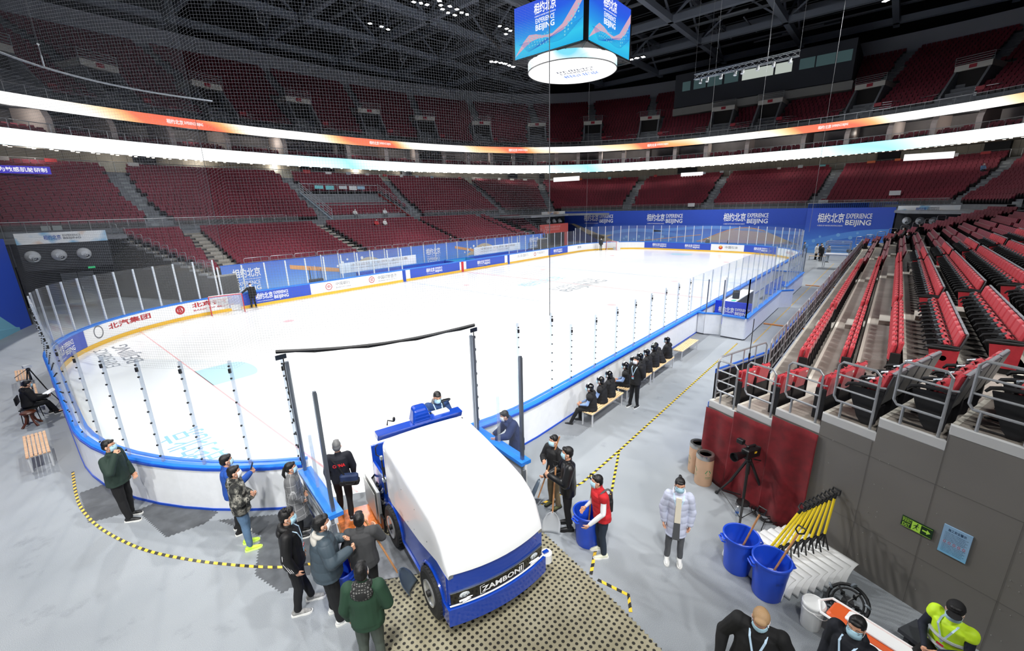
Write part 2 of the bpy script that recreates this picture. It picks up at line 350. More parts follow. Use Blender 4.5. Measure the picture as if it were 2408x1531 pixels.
def ads():
    q=lambda a,b,bl: far_ad(a,b,bl)
    # s: x=-21.5+s on the far side
    L=[(-12.7,-9.2,1,'E'),(-9.2,3.2-.3,0,''),(-.4+.0,4.35,1,'E2'),(4.4,13.9,0,''),(14.75,20.6,1,'E'),(22.4,28.1,1,'E'),(29.1,34.6,0,''),(34.6,42.5,0,''),(42.5,46.0,1,'E'),(46.0,52.6,0,'')]
    P=q(-12.9,-8.6,1); board_text(logo(-10.6,0,.62),0,m_wt,P)
    P=q(-8.55,-.45,0)
    board_text([fit_text('北汽集团',-6.9,-4.3,-.02,.30,.02)],0,m_rd,P); ringlogo=[_ringtxt(-7.6,.08,.33)]; board_text(ringlogo,0,m_gy,P,'round_emblem')
    board_text([fit_text('北京银行',-1.9,.45,.02,.33,.03),fit_text('BANK OF BEIJING',-1.85,.5,-.24,-.1,.01)],0,m_rd,P); board_text([_ringtxt(-2.6,.05,.27,.6),fit_text('B',-2.72,-2.48,-.1,.2,.05)],0,m_rd,P,'round_emblem')
    P=q(.2,5.75,1); board_text(logo(3.1,0,.62),0,m_wt,P)
    P=q(5.8,13.85,0); board_text([_ringtxt(7.2,0,.27),fit_text('中',7.08,7.32,-.14,.14,.02),_ringtxt(11,.02,.27),fit_text('印',10.88,11.12,-.12,.16,.02)],0,m_rd,P,'round_emblem')
    board_text([fit_text('中国银行',7.8,9.0,.0,.26,.0),fit_text('BANK OF CHINA',7.8,9.05,-.22,-.12,0)],0,m_gy,P); board_text([fit_text('中国印钞造币',11.6,13.5,-.04,.26,0),fit_text('CHINA BANKNOTE PRINTING AND MINTING',11.6,13.5,-.22,-.14,0)],0,m_gy,P)
    P=q(15.0,21.1,1); board_text(logo(17.9,0,.55),0,m_wt,P); P=q(22.05,28.0,1); board_text(logo(24.7,0,.55),0,m_wt,P)
    P=q(29.0,36.4,0); board_text([fit_text('北京银行',30.2,32.3,-.05,.25,0),fit_text('华夏银行',34.0,35.6,.0,.26,0)],0,m_gr2,P); board_text([_ringtxt(33.6,.03,.22,.7)],0,m_rd,P,'round_emblem')
    P=q(36.4,40.8,1); board_text(logo(38.6,0,.55),0,m_wt,P)
    P=q(40.8,46.8,0); board_text([fit_text('京东',43.2,44.1,-.1,.22,.01)],0,m_gy,P)
    P=q(46.8,54.0,0)
    P=q(54.0,63.0,1); board_text(logo(56.2,0,.55),0,m_wt,P); board_text(logo(60.7,0,.55),0,m_wt,P)
    P=q(63.0,67.0,0); board_text([fit_text('中国石油',64.75,66.2,-.1,.2,0)],0,m_gy,P); sb=put_text('sun_emblem',[_disc(64.2,0,.24)],on_board(0,.61),M('emblem_red','c8302c',.5),P); put_text('sun_emblem',[_disc(64.2,.1,.15)],on_board(0,.61,o=-.03),M('emblem_yellow','f0b040',.5),P)
    P=q(67.0,71.5,1); board_text(logo(69.2,0,.5),0,m_wt,P)
    P=q(71.5,80,0); board_text([fit_text('北京银行',73,75,-.1,.2,0)],0,m_rd,P)
    for s,col,w in ((14.32,'board_blue',.32),(28.68,'board_blue',.32),(21.5,'centre_red',.3)):
        m=MATS.get(col) or M(col,'c8242c',.4); mb=MB(); ring_prism(mb,s-w/2,s+w/2,[(-.02,.0),(.02,.0),(.02,1.02),(-.02,1.02)]); mb.build('line_marker',m,ringobj)
    mb=MB(); s=-8.5*math.acos((26.3-21.5)/8.5)+8.5*PI/2; s=-(8.5*math.asin(4.8/8.5)); ring_prism(mb,s-.04,s+.04,[(-.02,.0),(.02,.0),(.02,.22),(-.02,.22)]); mb.build('goal_line_marker',M('centre_red','c8242c',.4),ringobj)
def _ringtxt(cx,cy,r,w=.82):
    n=28; v=[(cx+q*math.cos(2*PI*i/n),cy+q*math.sin(2*PI*i/n)) for q in (r,r*w) for i in range(n)]; return np.array(v),[(i,(i+1)%n,n+(i+1)%n,n+i) for i in range(n)]
def _disc(cx,cy,r,n=20): return np.array([(cx+r*math.cos(2*PI*i/n),cy+r*math.sin(2*PI*i/n)) for i in range(n)]),[tuple(range(n))]
ads()
# ---- glass and stanchions ----
m_gl=glass('rink_glass','fafcfd',.02); m_post=M('post_white','dfe3e8',.35,.3); m_alu=M('post_alu','7f8894',.35,.8); m_black=M('black_plastic','141517',.45)
def glass_wall(name,label,s0,s1,h,step,posts=True,pm=m_post,pw=.05,clips=False,out=.12,full=True):
    t=thing(name,label,'glass screen',(0,0,0)); n=max(1,round((s1-s0)/step)); n2=n
    for i in range(n):
        a,b=s0+(s1-s0)*i/n,s0+(s1-s0)*(i+1)/n; mb=MB(); ring_prism(mb,a+.015,b-.015,[(out,1.11),(out+.012,1.11),(out+.012,1.11+h),(out,1.11+h)],3); mb.build('glass_pane',m_gl,t)
    for i in range(n+1):
        s=s0+(s1-s0)*i/n; x,y,nx,ny=rr(s,out+.05); a=math.atan2(ny,nx)
        mb=MB(); mb.m=0; mb.cbox((x,y,1.1+h*(1 if full else .5)/2),(.05,pw,h*(1 if full else .5)),a)
        if clips:
            mb.m=1
            for k in range(9): x2,y2,_,_=rr(s,out+.09); mb.cbox((x2,y2,1.25+k*(h-.25)/8),(.03,.028,.03),a)
            mb.cbox((x2,y2,1.1+h-.2),(.04,.04,.09),a)
        mb.build('post',[pm,m_black],t)
    return t
m_clear=glass('clear_post','dfe5ec',.13)
glass_wall('glass_screen','tall glass screen round the rink end beside the blue wall and dark tunnel',-15.3,-.2,2.35,1.05,out=.1,pw=.09)
glass_wall('glass_screen','tall glass screen along the corner nearest the benches and camera tripod',127.85,141.9,2.35,.98,pm=m_clear,clips=True)
glass_wall('glass_screen','glass screen on the far side boards in front of the wide blue banner',.0,14.3,1.85,1.5,pw=.09)
glass_wall('glass_screen','glass screen behind the far boards near the red tunnel panel',29.0,42.5,1.85,1.5,pw=.07)
glass_wall('glass_screen','tall glass screen round the far end in front of the big blue banner wall',42.9,78.3,2.2,1.12,pw=.07)
glass_wall('glass_screen','low glass screen on the side boards behind the seated people in helmets',110.2,120.2,1.8,1.5,pm=m_clear,clips=True)
glass_wall('glass_screen','tall glass screen just right of the open ice machine gate',121.2,123.95,2.35,1.3,pm=m_clear,clips=True)
glass_wall('glass_screen','glass screen on the side boards beyond the penalty boxes',78.7,109.8,1.8,1.5,pm=m_clear)
# ---- gate doors of the ice machine entrance ----
def gate_door(hx,hy,ex,ey,label,lean=0):
    d=Vector((ex-hx,ey-hy)); L=d.length; rz=math.atan2(d.y,d.x); t=thing('gate_door',label,'rink gate door',(hx,hy,0),rz)
    mb=MB(); mb.box(.0,-.03,.12,L,.03,1.02); mb.build('door_panel',m_bw,t)
    mb=MB(); mb.box(-.02,-.12,1.0,L,.14,1.08); mb.build('cap_rail',m_cap,t)
    mb=MB(); mb.box(0,-.045,.1,L,.045,.17); mb.build('blue_trim',m_capd,t)
    mb=MB()
    for x in (.04,L-.05): mb.box(x-.03,-.07,.12,x+.03,-.03,1.0)
    for z in (.25,.6,.9): mb.box(.05,-.07,z,L-.05,-.04,z+.05)
    mb.build('steel_frame',M('galvanised','a7adb3',.4,.8),t)
    for x,h in ((.06,2.35),(L-.12,2.3)):
        mb=MB(); mb.cbox((x,0,1.08+h/2),(.07,.06,h)); mb.cbox((x,0,1.08+h),(.05,.05,.06)); mb.build('post',m_alu,t)
    for a,b in ((.12,L/2-.02),(L/2+.02,L-.18)):
        mb=MB(); mb.box(a,-.006,1.1,b,.006,1.1+(2.25 if a<.5 else 1.95)); mb.build('glass_pane',m_gl,t)
    mb=MB(); mb.cbox((L*.5,0,1.7),(.05,.05,1.1)); mb.build('post',m_clear,t)
    mb=MB(); mb.tube((L,-.05,.55),(L,-.2,.55),.015); mb.tube((L,-.2,.4),(L,-.2,.75),.018); mb.box(L-.01,-.09,.3,L+.02,-.02,.9); mb.build('latch_handle',M('galvanised','a7adb3',.4,.8),t)
    return t
gate_door(-27.3,-11.33,-27.6,-13.2,'white rink gate door with tall glass, swung open left of the ice machine')
gate_door(-23.85,-12.98,-24.2,-14.82,'white rink gate door with blue cap, swung open right of the ice machine')
# posts at both jambs and the black cable spanning the opening
for (x,y),lb in (((-27.25,-11.25),'grey jamb post with black cable clips at the gate, next to woman in checked coat'),((-23.83,-12.95),'grey jamb post with black cable clips at the gate, beside the man in navy coat')):
    t=thing('gate_post',lb,'post',(x,y,0)); mb=MB(); mb.cbox((0,0,2.27),(.08,.07,2.34),-1.9); mb.build('post_tube',m_alu,t)
    mb=MB(); [mb.cbox((.05*(-1 if x<-25 else 1),-.03,1.3+.3*k),(.07,.05,.06)) for k in range(8)]; mb.path([(.06*(-1 if x<-25 else 1),-.02,3.55),(.07*(-1 if x<-25 else 1),-.04,2.8),(.05*(-1 if x<-25 else 1),-.03,2),(.06*(-1 if x<-25 else 1),-.03,1.15)],.012); mb.build('cable_clip',m_black,t)
    mb=MB(); mb.cbox((-.09 if x<-25 else .09,0,3.56),(.2,.03,.09)); mb.build('bracket',M('bracket_dark','2c3440',.4,.6),t)
mb=MB(); pp=[Vector((-27.4,-11.2,3.68)).lerp(Vector((-23.7,-12.95,3.68)),k/12)-Vector((0,0,.14*math.sin(PI*k/12))) for k in range(13)]
mb.path(pp,.03,6); mb.path([p+Vector((0,0,-.035+.015*math.sin(i*2.1))) for i,p in enumerate(pp)],.016,5); tag(mb.build('cable_bundle',m_black),'black taped cable bundle strung between the two gate posts','cable')
# ---- painted floor tape ----
def tape_mat(t):
    uv=t.new('ShaderNodeUVMap').outputs[0]; s=t.new('ShaderNodeSeparateXYZ'); t.link(uv,s.inputs[0])
    x=t.math('ADD',s.outputs[0],t.math('MULTIPLY',s.outputs[1],.6)); w=t.math('FRACT',t.math('MULTIPLY',x,5.5)); return t.mix(t.math('GREATER_THAN',w,.5),'2a2a28','f2c53a')
m_tape=MX('hazard_tape',tape_mat,.5)
def tape(pts,label,w=.055):
    pts=[Vector((*p,0)) for p in pts]; v=[];uv=[];L=0
    for i,p in enumerate(pts):
        a=pts[max(i-1,0)];b=pts[min(i+1,len(pts)-1)]; d=(b-a).normalized(); n=Vector((-d.y,d.x,0))*w/2
        if i: L+=(p-pts[i-1]).length
        v+=[tuple(p+n+Vector((0,0,.008))),tuple(p-n+Vector((0,0,.008)))]; uv+=[(L,.055),(L,0)]
    v+=[(x,y,.0005) for x,y,z in v]; uv+=uv; N=2*len(pts)
    f=[(2*i,2*i+1,2*i+3,2*i+2) for i in range(len(pts)-1)]+[(2*i+N,2*i,2*i+2,2*i+2+N) for i in range(len(pts)-1)]+[(2*i+1,2*i+1+N,2*i+3+N,2*i+3) for i in range(len(pts)-1)]
    tag(mkobj('floor_tape',v,f,m_tape,uv=uv),label,'tape')
def smoothp(pts,k=6):
    o=[]; n=len(pts)
    for i in range(n-1):
        p0,p1,p2,p3=[Vector(pts[min(max(i+d,0),n-1)]) for d in (-1,0,1,2)]
        for j in range(k):
            t=j/k; o.append(tuple(.5*((2*p1)+(p2-p0)*t+(2*p0-5*p1+4*p2-p3)*t*t+(3*p1-p0-3*p2+p3)*t**3)))
    return o+[tuple(pts[-1])]
tape(smoothp([(-30.49,-4.94),(-30.55,-6.23),(-30.53,-7.22),(-30.35,-8.39),(-29.95,-9.72),(-29.44,-10.78),(-28.87,-11.71),(-28.38,-12.38),(-28.01,-12.72),(-27.8,-13.0)]),'curved yellow and black hazard tape outside the rink corner')
tape([(-9.4,-15.32),(-13.3,-15.33),(-20.97,-15.36),(-22.75,-15.34),(-23.99,-15.05)],'long straight yellow and black hazard tape beside the bench row')
tape([(-20.97,-15.36),(-22.61,-16.02),(-24.45,-16.66),(-24.94,-16.86)],'hazard tape branching off towards the ice machine past the red vest')
tape([(-24.96,-17.01),(-24.91,-17.56),(-25.18,-17.73)],'short bent hazard tape strip at the edge of the perforated mat')
mb=MB(); mb.poly(rect(-9,-15.9,24,-15.86),.0005,.006); tag(mb.build('floor_line',M('tape_yellow','c9a23c',.5)),'thin yellow line on the floor behind the penalty boxes','tape')
# ---- mats ----
m_dk=M('underlay_dark','55585c',.7,var=.25,vs=3)
def zig(a,b,n=40,amp=.02):
    a,b=Vector(a),Vector(b); d=b-a; q=Vector((-d.y,d.x)).normalized()*amp; return [tuple(a+d*i/n+q*(1 if i%2 else -1)) for i in range(n)]
def patch(name,P,mat,z,label,cat='floor patch',k='structure',zg=True):
    o=[]; 
    for i in range(len(P)): o+=zig(P[i],P[(i+1)%len(P)],max(2,int((Vector(P[(i+1)%len(P)])-Vector(P[i])).length/.04))) if zg else [P[i]]
    mb=MB(); mb.poly(o[::-1] if sum((o[i][0]*o[(i+1)%len(o)][1]-o[(i+1)%len(o)][0]*o[i][1]) for i in range(len(o)))<0 else o,.0003,z); ob=mb.build(name,mat)
    if k=='structure': ob['kind']=k
    else: tag(ob,label,cat)
    return ob
patch('floor_underlay',[(-30.5,-6.3),(-30.0,-6.3),(-29.6,-7.5),(-29.95,-8.1),(-30.5,-7.9)],m_dk,.002,'')
patch('floor_underlay',[(-29.75,-8.2),(-29.3,-8.2),(-28.6,-9.7),(-28.9,-9.9),(-29.54,-9.75)],m_dk,.002,'')
patch('floor_underlay',[(-28.7,-10.0),(-27.6,-11.0),(-27.1,-11.8),(-27.6,-12.9),(-28.6,-13.0),(-28.75,-12.2),(-28.3,-11.2)],m_dk,.002,'')
patch('floor_underlay',[(-21.5,-13.2),(-8.3,-13.2),(-8.5,-13.9),(-21.0,-14.1)],M('floor_patch_grey','7c8085',.6,var=.15,vs=2),.0015,'')
def perf(t):
    c=t.coord('Object',(11,11,11)); v=t.new('ShaderNodeTexVoronoi'); v.inputs['Randomness'].default_value=.12; v.inputs['Scale'].default_value=1; t.link(c,v.inputs[0])
    a=t.ramp(v.outputs['Distance'],[(.26,'26241f'),(.33,'a8a493')]); g=t.ramp(t.noise(1.3,t.coord(),5),[(.35,'cfcab8'),(.7,'f4f2e6')]); return t.mix(1,a,g,'MULTIPLY')
patch('perforated_mat',[(-24.4,-14.3),(-24.63,-15.56),(-24.97,-16.8),(-25.29,-17.83),(-25.5,-18.45),(-26.1,-20.6),(-30.2,-19.2),(-28.35,-15.6),(-27.32,-13.99),(-26.66,-12.9),(-26.2,-12.0),(-24.3,-12.95)],MX('perforated_rubber',perf,.65),.012,'beige perforated rubber mat under the ice resurfacing machine','mat','')
patch('smooth_mat',[(-27.5,-12.6),(-26.75,-12.85),(-26.5,-14.0),(-26.85,-14.5),(-27.42,-14.05),(-27.8,-13.4)],M('wet_mat','72767b',.25,var=.25,vs=5),.02,'wet grey rubber mat beside the ice machine rear wheel','mat','',False)
patch('orange_mat',[(-27.05,-11.75),(-26.25,-12.15),(-26.6,-12.98),(-27.5,-13.0)],M('orange_mat','d9793c',.2,var=.35,vs=9),.024,'wet orange plastic sheet laid at the gate threshold','mat','',False)
# ================= seating bowl, walls, ribbons, roof =================
def se(a,b,n,f,xc=0,yc=0):
    c,s=math.cos(f),math.sin(f); return (xc+a*math.copysign(abs(c)**(2/n),c),yc+b*math.copysign(abs(s)**(2/n),s))
def ringpts(a,b,n,f0,f1,N,xc=0,yc=0,inward=0):
    F=np.radians(np.linspace(f0,f1,N)); P=np.array([se(a,b,n,f,xc,yc) for f in F]); return P
def resample(P,step):
    d=np.hypot(*np.diff(P,axis=0).T); s=np.concatenate([[0],np.cumsum(d)]); n=max(2,int(s[-1]/step)); t=np.linspace(0,s[-1],n)
    return np.stack([np.interp(t,s,P[:,0]),np.interp(t,s,P[:,1])],1),t
def band(mb,P0,z0,P1,z1):
    n=len(P0); v=[(x,y,z0) for x,y in P0]+[(x,y,z1) for x,y in P1]; return mb.add(v,[(i,i+1,n+i+1,n+i) for i in range(n-1)])
def uvband(name,P,z0,z1,mat,off=.15,kind='structure'):
    "thick ribbon following P, uv=(arc length, height 0-1)"
    n=len(P); d=np.gradient(P,axis=0); nn=np.stack([d[:,1],-d[:,0]],1); nn/=np.linalg.norm(nn,axis=1)[:,None]; c=-np.sign((nn*(P-P.mean(0))).sum(1).mean()); nn*=-c
    Q=P+nn*off; s=np.concatenate([[0],np.cumsum(np.hypot(*np.diff(P,axis=0).T))])
    v=[(*p,z0) for p in P]+[(*p,z1) for p in P]+[(*p,z0) for p in Q]+[(*p,z1) for p in Q]; uv=[(a,0) for a in s]+[(a,1) for a in s]+[(a,0) for a in s]+[(a,1) for a in s]
    f=[(i,i+1,n+i+1,n+i) for i in range(n-1)]; m=[0]*(n-1)
    for a,b in ((n,3*n),(3*n,2*n),(2*n,0)):
        f+=[(a+i,a+i+1,b+i+1,b+i) for i in range(n-1)]; m+=[1]*(n-1)
    o=mkobj(name,v,f,[mat,m_dgrey],uv=uv,mi=m)
    if kind: o['kind']=kind
    return o
m_conc=M('concrete_grey','7e8186',.8,var=.12,vs=1.5); m_dgrey=M('dark_grey_paint','3c3f45',.7); m_deck=MX('deck_vinyl',lambda t:t.mix(1,t.ramp(t.noise(60,t.coord(),3),[(.3,'b3aca4'),(.7,'c6bfb6')]),t.ramp(t.noise(.9,t.coord(),5),[(.35,'cfccc8'),(.7,'ffffff')]),'MULTIPLY'),.45)
m_nose=M('nosing_cream','dcd8cc',.5); m_riser=M('riser_dark','4b4a49',.7); m_rail=M('rail_steel','b3b5b8',.35,.7)
m_step=M('stair_grey','9aa0a3',.75,var=.1,vs=3)
# ---- telescopic stands along both long sides ----
def lip(k,sg):
    t=0 if k==0 else .7+.82*(k-1); y=18.1+.83*k
    P=[(-20.6-.4*t,17.36+.917*t),(-18.4,y),(18.4,y),(20.6+.4*t,17.36+.917*t)]
    return [(x,yy*sg) for x,yy in P]
def zk(k): return 1.9 if k==0 else 2.08+.265*(k-1)
NK=12
def side_stand(sg):
    deck=MB(); nose=MB(); ris=MB()
    for k in range(NK):
        A,B=lip(k,sg),lip(k+1,sg); z=zk(k)
        for i in range(3):
            q=[A[i],A[i+1],B[i+1],B[i]]; q=q if sg>0 else q[::-1]; deck.poly(q,z-.12,z)
            a,b=Vector(A[i]),Vector(A[i+1]); n=Vector((0,.07*sg)); q=[tuple(a),tuple(b),tuple(b+n),tuple(a+n)]; q=q if sg>0 else q[::-1]; nose.poly(q,z-.13,z+.004)
            n=Vector((0,-.02*sg)); q2=[tuple(a+n*.5),tuple(b+n*.5),tuple(b-n*.5),tuple(a-n*.5)]; q2=q2[::-1] if sg>0 else q2; ris.poly(q2,0 if k==0 else zk(k-1),z-.12)
    struct('tier_deck',deck,m_deck); struct('tier_nosing',nose,m_nose); struct('tier_riser',ris,m_riser)
side_stand(1); side_stand(-1)
def end_wall(sg,sx):
    "grey panelled wall closing the stepped end of a side stand"
    mb=MB(); tr=MB()
    for k in range(NK+5):
        kk=min(k,NK); t0=0 if k==0 else .7+.82*(k-1); t1=.7+.82*k; z=zk(min(k,NK-0))
        p=[Vector(((-20.6-.4*t)*-sx*-1 if sx<0 else (20.6+.4*t),(17.36+.917*t)*sg)) for t in (t0,t1)]
        if sx<0: p=[Vector((-20.6-.4*t,(17.36+.917*t)*sg)) for t in (t0,t1)]
        n=Vector((-.917*sx*-1,0)).normalized()*.05*sx
        a,b=p; q=[tuple(a),tuple(b),tuple(b-n),tuple(a-n)]
        mb.hexa([(*q[0],0),(*q[1],0),(*q[2],0),(*q[3],0),(*q[0],z-.13),(*q[1],z-.13),(*q[2],z-.13),(*q[3],z-.13)])
        o=n*.7; tr.hexa([(*(a+o),z-.14),(*(b+o),z-.14),(*(b-n),z-.14),(*(a-n),z-.14),(*(a+o),z+.005),(*(b+o),z+.005),(*(b-n),z+.005),(*(a-n),z+.005)])
    struct('wall_tunnel',mb,m_wallp); struct('tier_end_trim',tr,m_trimg)
m_wallp=M('wall_panel_grey','74716d',.62,var=.06,vs=.8,bump=.03,bs=120); m_trimg=M('trim_light_grey','c3c4c4',.45)
for sg in (1,-1):
    for sx in (-1,1): end_wall(sg,sx)
# wall seams and screws, near right end wall
def wallpt(t,z,o=.04): return (-20.6-.4*t-.917*o,-(17.36+.917*t)+.4*o,z)
mb=MB()
for t in (3.15,4.0,4.9,6.0): mb.tube(wallpt(t,0,.052),wallpt(t,zk(int((t-.7)/.82)+1)-.15,.051),.0022,n=4)
mb.tube(wallpt(2.4,2.2,.052),wallpt(9,2.15,.052),.002,n=4); mb.tube(wallpt(2.4,.9,.052),wallpt(9,.9,.052),.002,n=4)
o=mb.build('wall_seam',M('seam_dark','504e4b',.7)); o['kind']='structure'
mb=MB()
for t in (2.6,3.3,3.42,4.1,4.95,5.05,5.8,6.65,6.75):
    for z in (.35,.8,1.2,1.3,1.75,2.2): mb.ball(wallpt(t,z,.052),.0055,6,4)
o=mb.build('wall_screw',M('screw_bright','c9c8c4',.3,.6)); o['kind']='structure'
# ---- fixed lower bowl, concourse wall ----
AISL=[(115,118),(98.7,103.2),(90.4,91.1),(87.1,87.8),(74.2,72.1),(52.3,54.4),(15.3,21.8),(1.0,1.4),(-5.9,-10),(-33.6,-47.2),(-58,-66)]   # (top,bottom) degrees
NL=13
def lowring(t,off=0): return (45.6+12.8*t+off,28.4+12.8*t+off,3.6)
def lowz(k): return 5.0+.43*(k+1)
def low_tiers():
    mb=MB(); N=260
    for k in range(NL):
        A=ringpts(*lowring(k/NL),166,-66,N,-.65); B=ringpts(*lowring((k+1)/NL),166,-66,N,-.65); z=lowz(k)
        band(mb,A,z,B,z); band(mb,A,z-.43,A,z)
    struct('bowl_tier',mb,m_conc)
low_tiers()
def rowseats(ringf,zf,f0,f1,nrow,aisl,gap,seats,pitch=.52,skip=None):
    for k in range(nrow):
        t=(k+.62)/nrow; P=ringpts(*ringf(t),f0,f1,700,-.65 if ringf is lowring else 0,0 if ringf is lowring else -1); Q,_=resample(P,pitch)
        ang=[]; av=[Vector(se(*ringf(t),math.radians(a[1]+(a[0]-a[1])*t),-.65 if ringf is lowring else 0,0 if ringf is lowring else -1)) for a in aisl]; d=np.gradient(Q,axis=0)
        for i,(x,y) in enumerate(Q):
            if any((x-a.x)**2+(y-a.y)**2<gap*gap for a in av): continue
            if skip and skip(x,y,k): continue
            seats.append((x,y,zf(k),math.atan2(-d[i][1],-d[i][0])))
# simple far seat: local +y is towards the ice, x along the row
def seat_template():
    mb=MB(); mb.m=0
    mb.hexa([(-.24,-.20,.30),(.24,-.20,.30),(.24,-.13,.30),(-.24,-.13,.30),(-.235,-.33,.88),(.235,-.33,.88),(.235,-.26,.9),(-.235,-.26,.9)])
    mb.hexa([(-.235,-.12,.34),(.235,-.12,.34),(.235,.02,.36),(-.235,.02,.36),(-.23,-.18,.66),(.23,-.18,.66),(.23,-.04,.69),(-.23,-.04,.69)])
    mb.m=1; mb.box(-.26,-.2,.0,-.235,.08,.5); mb.hexa([(-.22,-.1,.12),(.22,-.1,.12),(.22,0,.15),(-.22,0,.15),(-.22,-.12,.40),(.22,-.12,.40),(.22,.02,.42),(-.22,.02,.42)])
    return np.array(mb.v),np.array(mb.f),np.array(mb.mi)
def seat_red(t,a,b,c):
    g=t.ramp(t.noise(.22,t.coord('Object'),2),[(.3,a),(.7,b)]); return g
m_seatf=MX('seat_fabric_far',lambda t:seat_red(t,'6c182c','812035',0),.75,sheen=.2); m_sblk=M('seat_black','17171a',.5)
def seat_mass(name,S,label):
    V,F,MI=seat_template(); n=len(V); S=np.array(S); c,s=np.cos(S[:,3]),np.sin(S[:,3])
    X=V[None,:,0]*c[:,None]-V[None,:,1]*s[:,None]+S[:,0:1]; Y=V[None,:,0]*s[:,None]+V[None,:,1]*c[:,None]+S[:,1:2]; Z=V[None,:,2]+S[:,2:3]
    v=np.stack([X,Y,Z],2).reshape(-1,3); f=(F[None]+np.arange(len(S))[:,None,None]*n).reshape(-1,4); mi=np.tile(MI,len(S))
    o=mkobj(name,v,f,[m_seatf,m_sblk],mi=mi); return tag(o,label,'seats',kind='stuff')
# media platform hole in the far side stand (between two aisles)
PLAT=(-5.2,5.6)
def low_skip(x,y,k): return y>0 and PLAT[0]-.3<x<PLAT[1]+.6 and k<7
S=[]; rowseats(lowring,lowz,166,-66,NL,AISL,.85,S,skip=low_skip)
# far side telescopic rows
for k in range(NK-1):
    y=18.1+.83*(k+1)-.28; z=zk(k); x=-18.1
    while x<18.3:
        if all(abs(x-a)>.62 for a in (-7.3,5.6,16.9)) : S.append((x,y,z,PI))
        x+=.51
    # left wedge towards the tunnel
    A=Vector(lip(k+1,1)[0]); B=Vector(lip(k+1,1)[1]); d=(B-A); L=d.length; d.normalize(); n=int((L-1.9)/.51)
    for i in range(n):
        p=A+d*(.55+.51*i)+Vector((d.y,-d.x))*.3; S.append((p.x,p.y,z,math.atan2(d.y,d.x)+PI))
        if False: pass
    if k<10:
        for i in range(max(0,n)): p=A+d*(.55+.51*i)+Vector((d.y,-d.x))*.3; S.append((-p.x,p.y,z,PI-math.atan2(d.y,d.x)))
S_LOW=S
# concourse wall ring and floor behind the top row
P=ringpts(58.4,41.2,3.6,168,-66,260,-.65); Pw=ringpts(61.5,44.6,3.4,168,-66,260,-.65)
mb=MB(); band(mb,P,lowz(NL-1),Pw,lowz(NL-1)); struct('floor',mb,m_conc)
def wall_beige(t):
    uv=t.new('ShaderNodeUVMap').outputs[0]; s=t.new('ShaderNodeSeparateXYZ'); t.link(uv,s.inputs[0]); u=t.math('FRACT',t.math('MULTIPLY',s.outputs[0],.8)); f=t.math('LESS_THAN',u,.03)
    return t.mix(f,t.ramp(t.noise(.5,t.coord()),[(.3,'a9a294'),(.7,'bbb4a5')]),'6e695f')
m_beige=MX('wall_beige',wall_beige,.7)
uvband('wall_concourse',Pw,lowz(NL-1),13.4,m_beige,.3)
mb=MB(); openings=[]
for f0,f1 in ((97.2,96.0),(90.0,89.2),(83.6,82.3),(60.6,57.8),(50.5,48.8),(8.5,5.2),(-10.5,-13.5),(-26,-30)):
    Q=ringpts(61.1,44.2,3.4,f0,f1,6,-.65); z0=lowz(NL-1)
    for i in range(5): mb.hexa([(*Q[i],z0),(*Q[i+1],z0),(*(Q[i+1]*1.01),z0),(*(Q[i]*1.01),z0),(*Q[i],z0+2.6),(*Q[i+1],z0+2.6),(*(Q[i+1]*1.01),z0+2.6),(*(Q[i]*1.01),z0+2.6)])
o=mb.build('concourse_opening',M('opening_dark','10141d',.6)); o['kind']='structure'
# ribbons
R1=(50.5,43.6,2.45); R2=(51.8,45.0,2.45)
P1=ringpts(*R1,166,-60,320,1.5,-1); P2=ringpts(*R2,166,-60,320,-.2,-1.4)
def rib_mat(cols,per,ph):
    def fn(t):
        uv=t.new('ShaderNodeUVMap').outputs[0]; s=t.new('ShaderNodeSeparateXYZ'); t.link(uv,s.inputs[0])
        w=t.math('SINE',t.math('MULTIPLY',s.outputs[0],.55)); h=t.math('ADD',s.outputs[1],t.math('MULTIPLY',w,.6)); x=t.math('ADD',t.math('DIVIDE',t.math('ADD',s.outputs[0],t.math('MULTIPLY',h,2.2)),per),ph)
        return t.ramp(t.math('FRACT',x),cols)
    return fn
m_rib1=MX('ribbon_cyan',rib_mat([(0,'bff0fb'),(.12,'e6fafd'),(.3,'fbfefe'),(.62,'ffffff'),(.8,'d5f5fc'),(.92,'8fe2f7'),(1,'bff0fb')],44,.38),.4,emit=1.7)
m_rib2=MX('ribbon_orange',rib_mat([(0,'fdfbf7'),(.30,'ffffff'),(.42,'fde2b8'),(.5,'f9bd80'),(.58,'f47a58'),(.76,'f26a50'),(.84,'fab070'),(.92,'fde6c8'),(1,'fdfbf7')],25.5,.66),.4,emit=1.3)
t=thing('led_ribbon','lower led ribbon display glowing white and cyan right round the bowl','display'); o=uvband('display_face',P1,12.3,13.65,m_rib1,.25,None); o.parent=t
t=thing('led_ribbon','upper led ribbon display glowing white, orange and red right round the bowl','display'); rib2=uvband('display_face',P2,15.8,16.83,m_rib2,.25,None); rib2.parent=t; RIB2=t
def on_curve(P,s0,z0,off):
    d=np.hypot(*np.diff(P,axis=0).T); s=np.concatenate([[0],np.cumsum(d)]); T=np.gradient(P,axis=0); T/=np.linalg.norm(T,axis=1)[:,None]
    def fn(X,Y):
        a=s0+X; x=np.interp(a,s,P[:,0]); y=np.interp(a,s,P[:,1]); tx=np.interp(a,s,T[:,0]); ty=np.interp(a,s,T[:,1]); return np.stack([x+ty*off,y-tx*off,z0+Y],1)
    return fn,s
fn,sR2=on_curve(P2,0,16.3,.03); per=25.5
parts=[]; 
for k in range(0,20):
    c=(k+.67-.66)*per+0
    if 4<c<sR2[-1]-4: parts+= [fit_text('相约北京',c-1.7,c-.1,-.22,.26,.015),fit_text('EXPERIENCE BEIJING',c,c+1.9,-.2,.2,.012)]
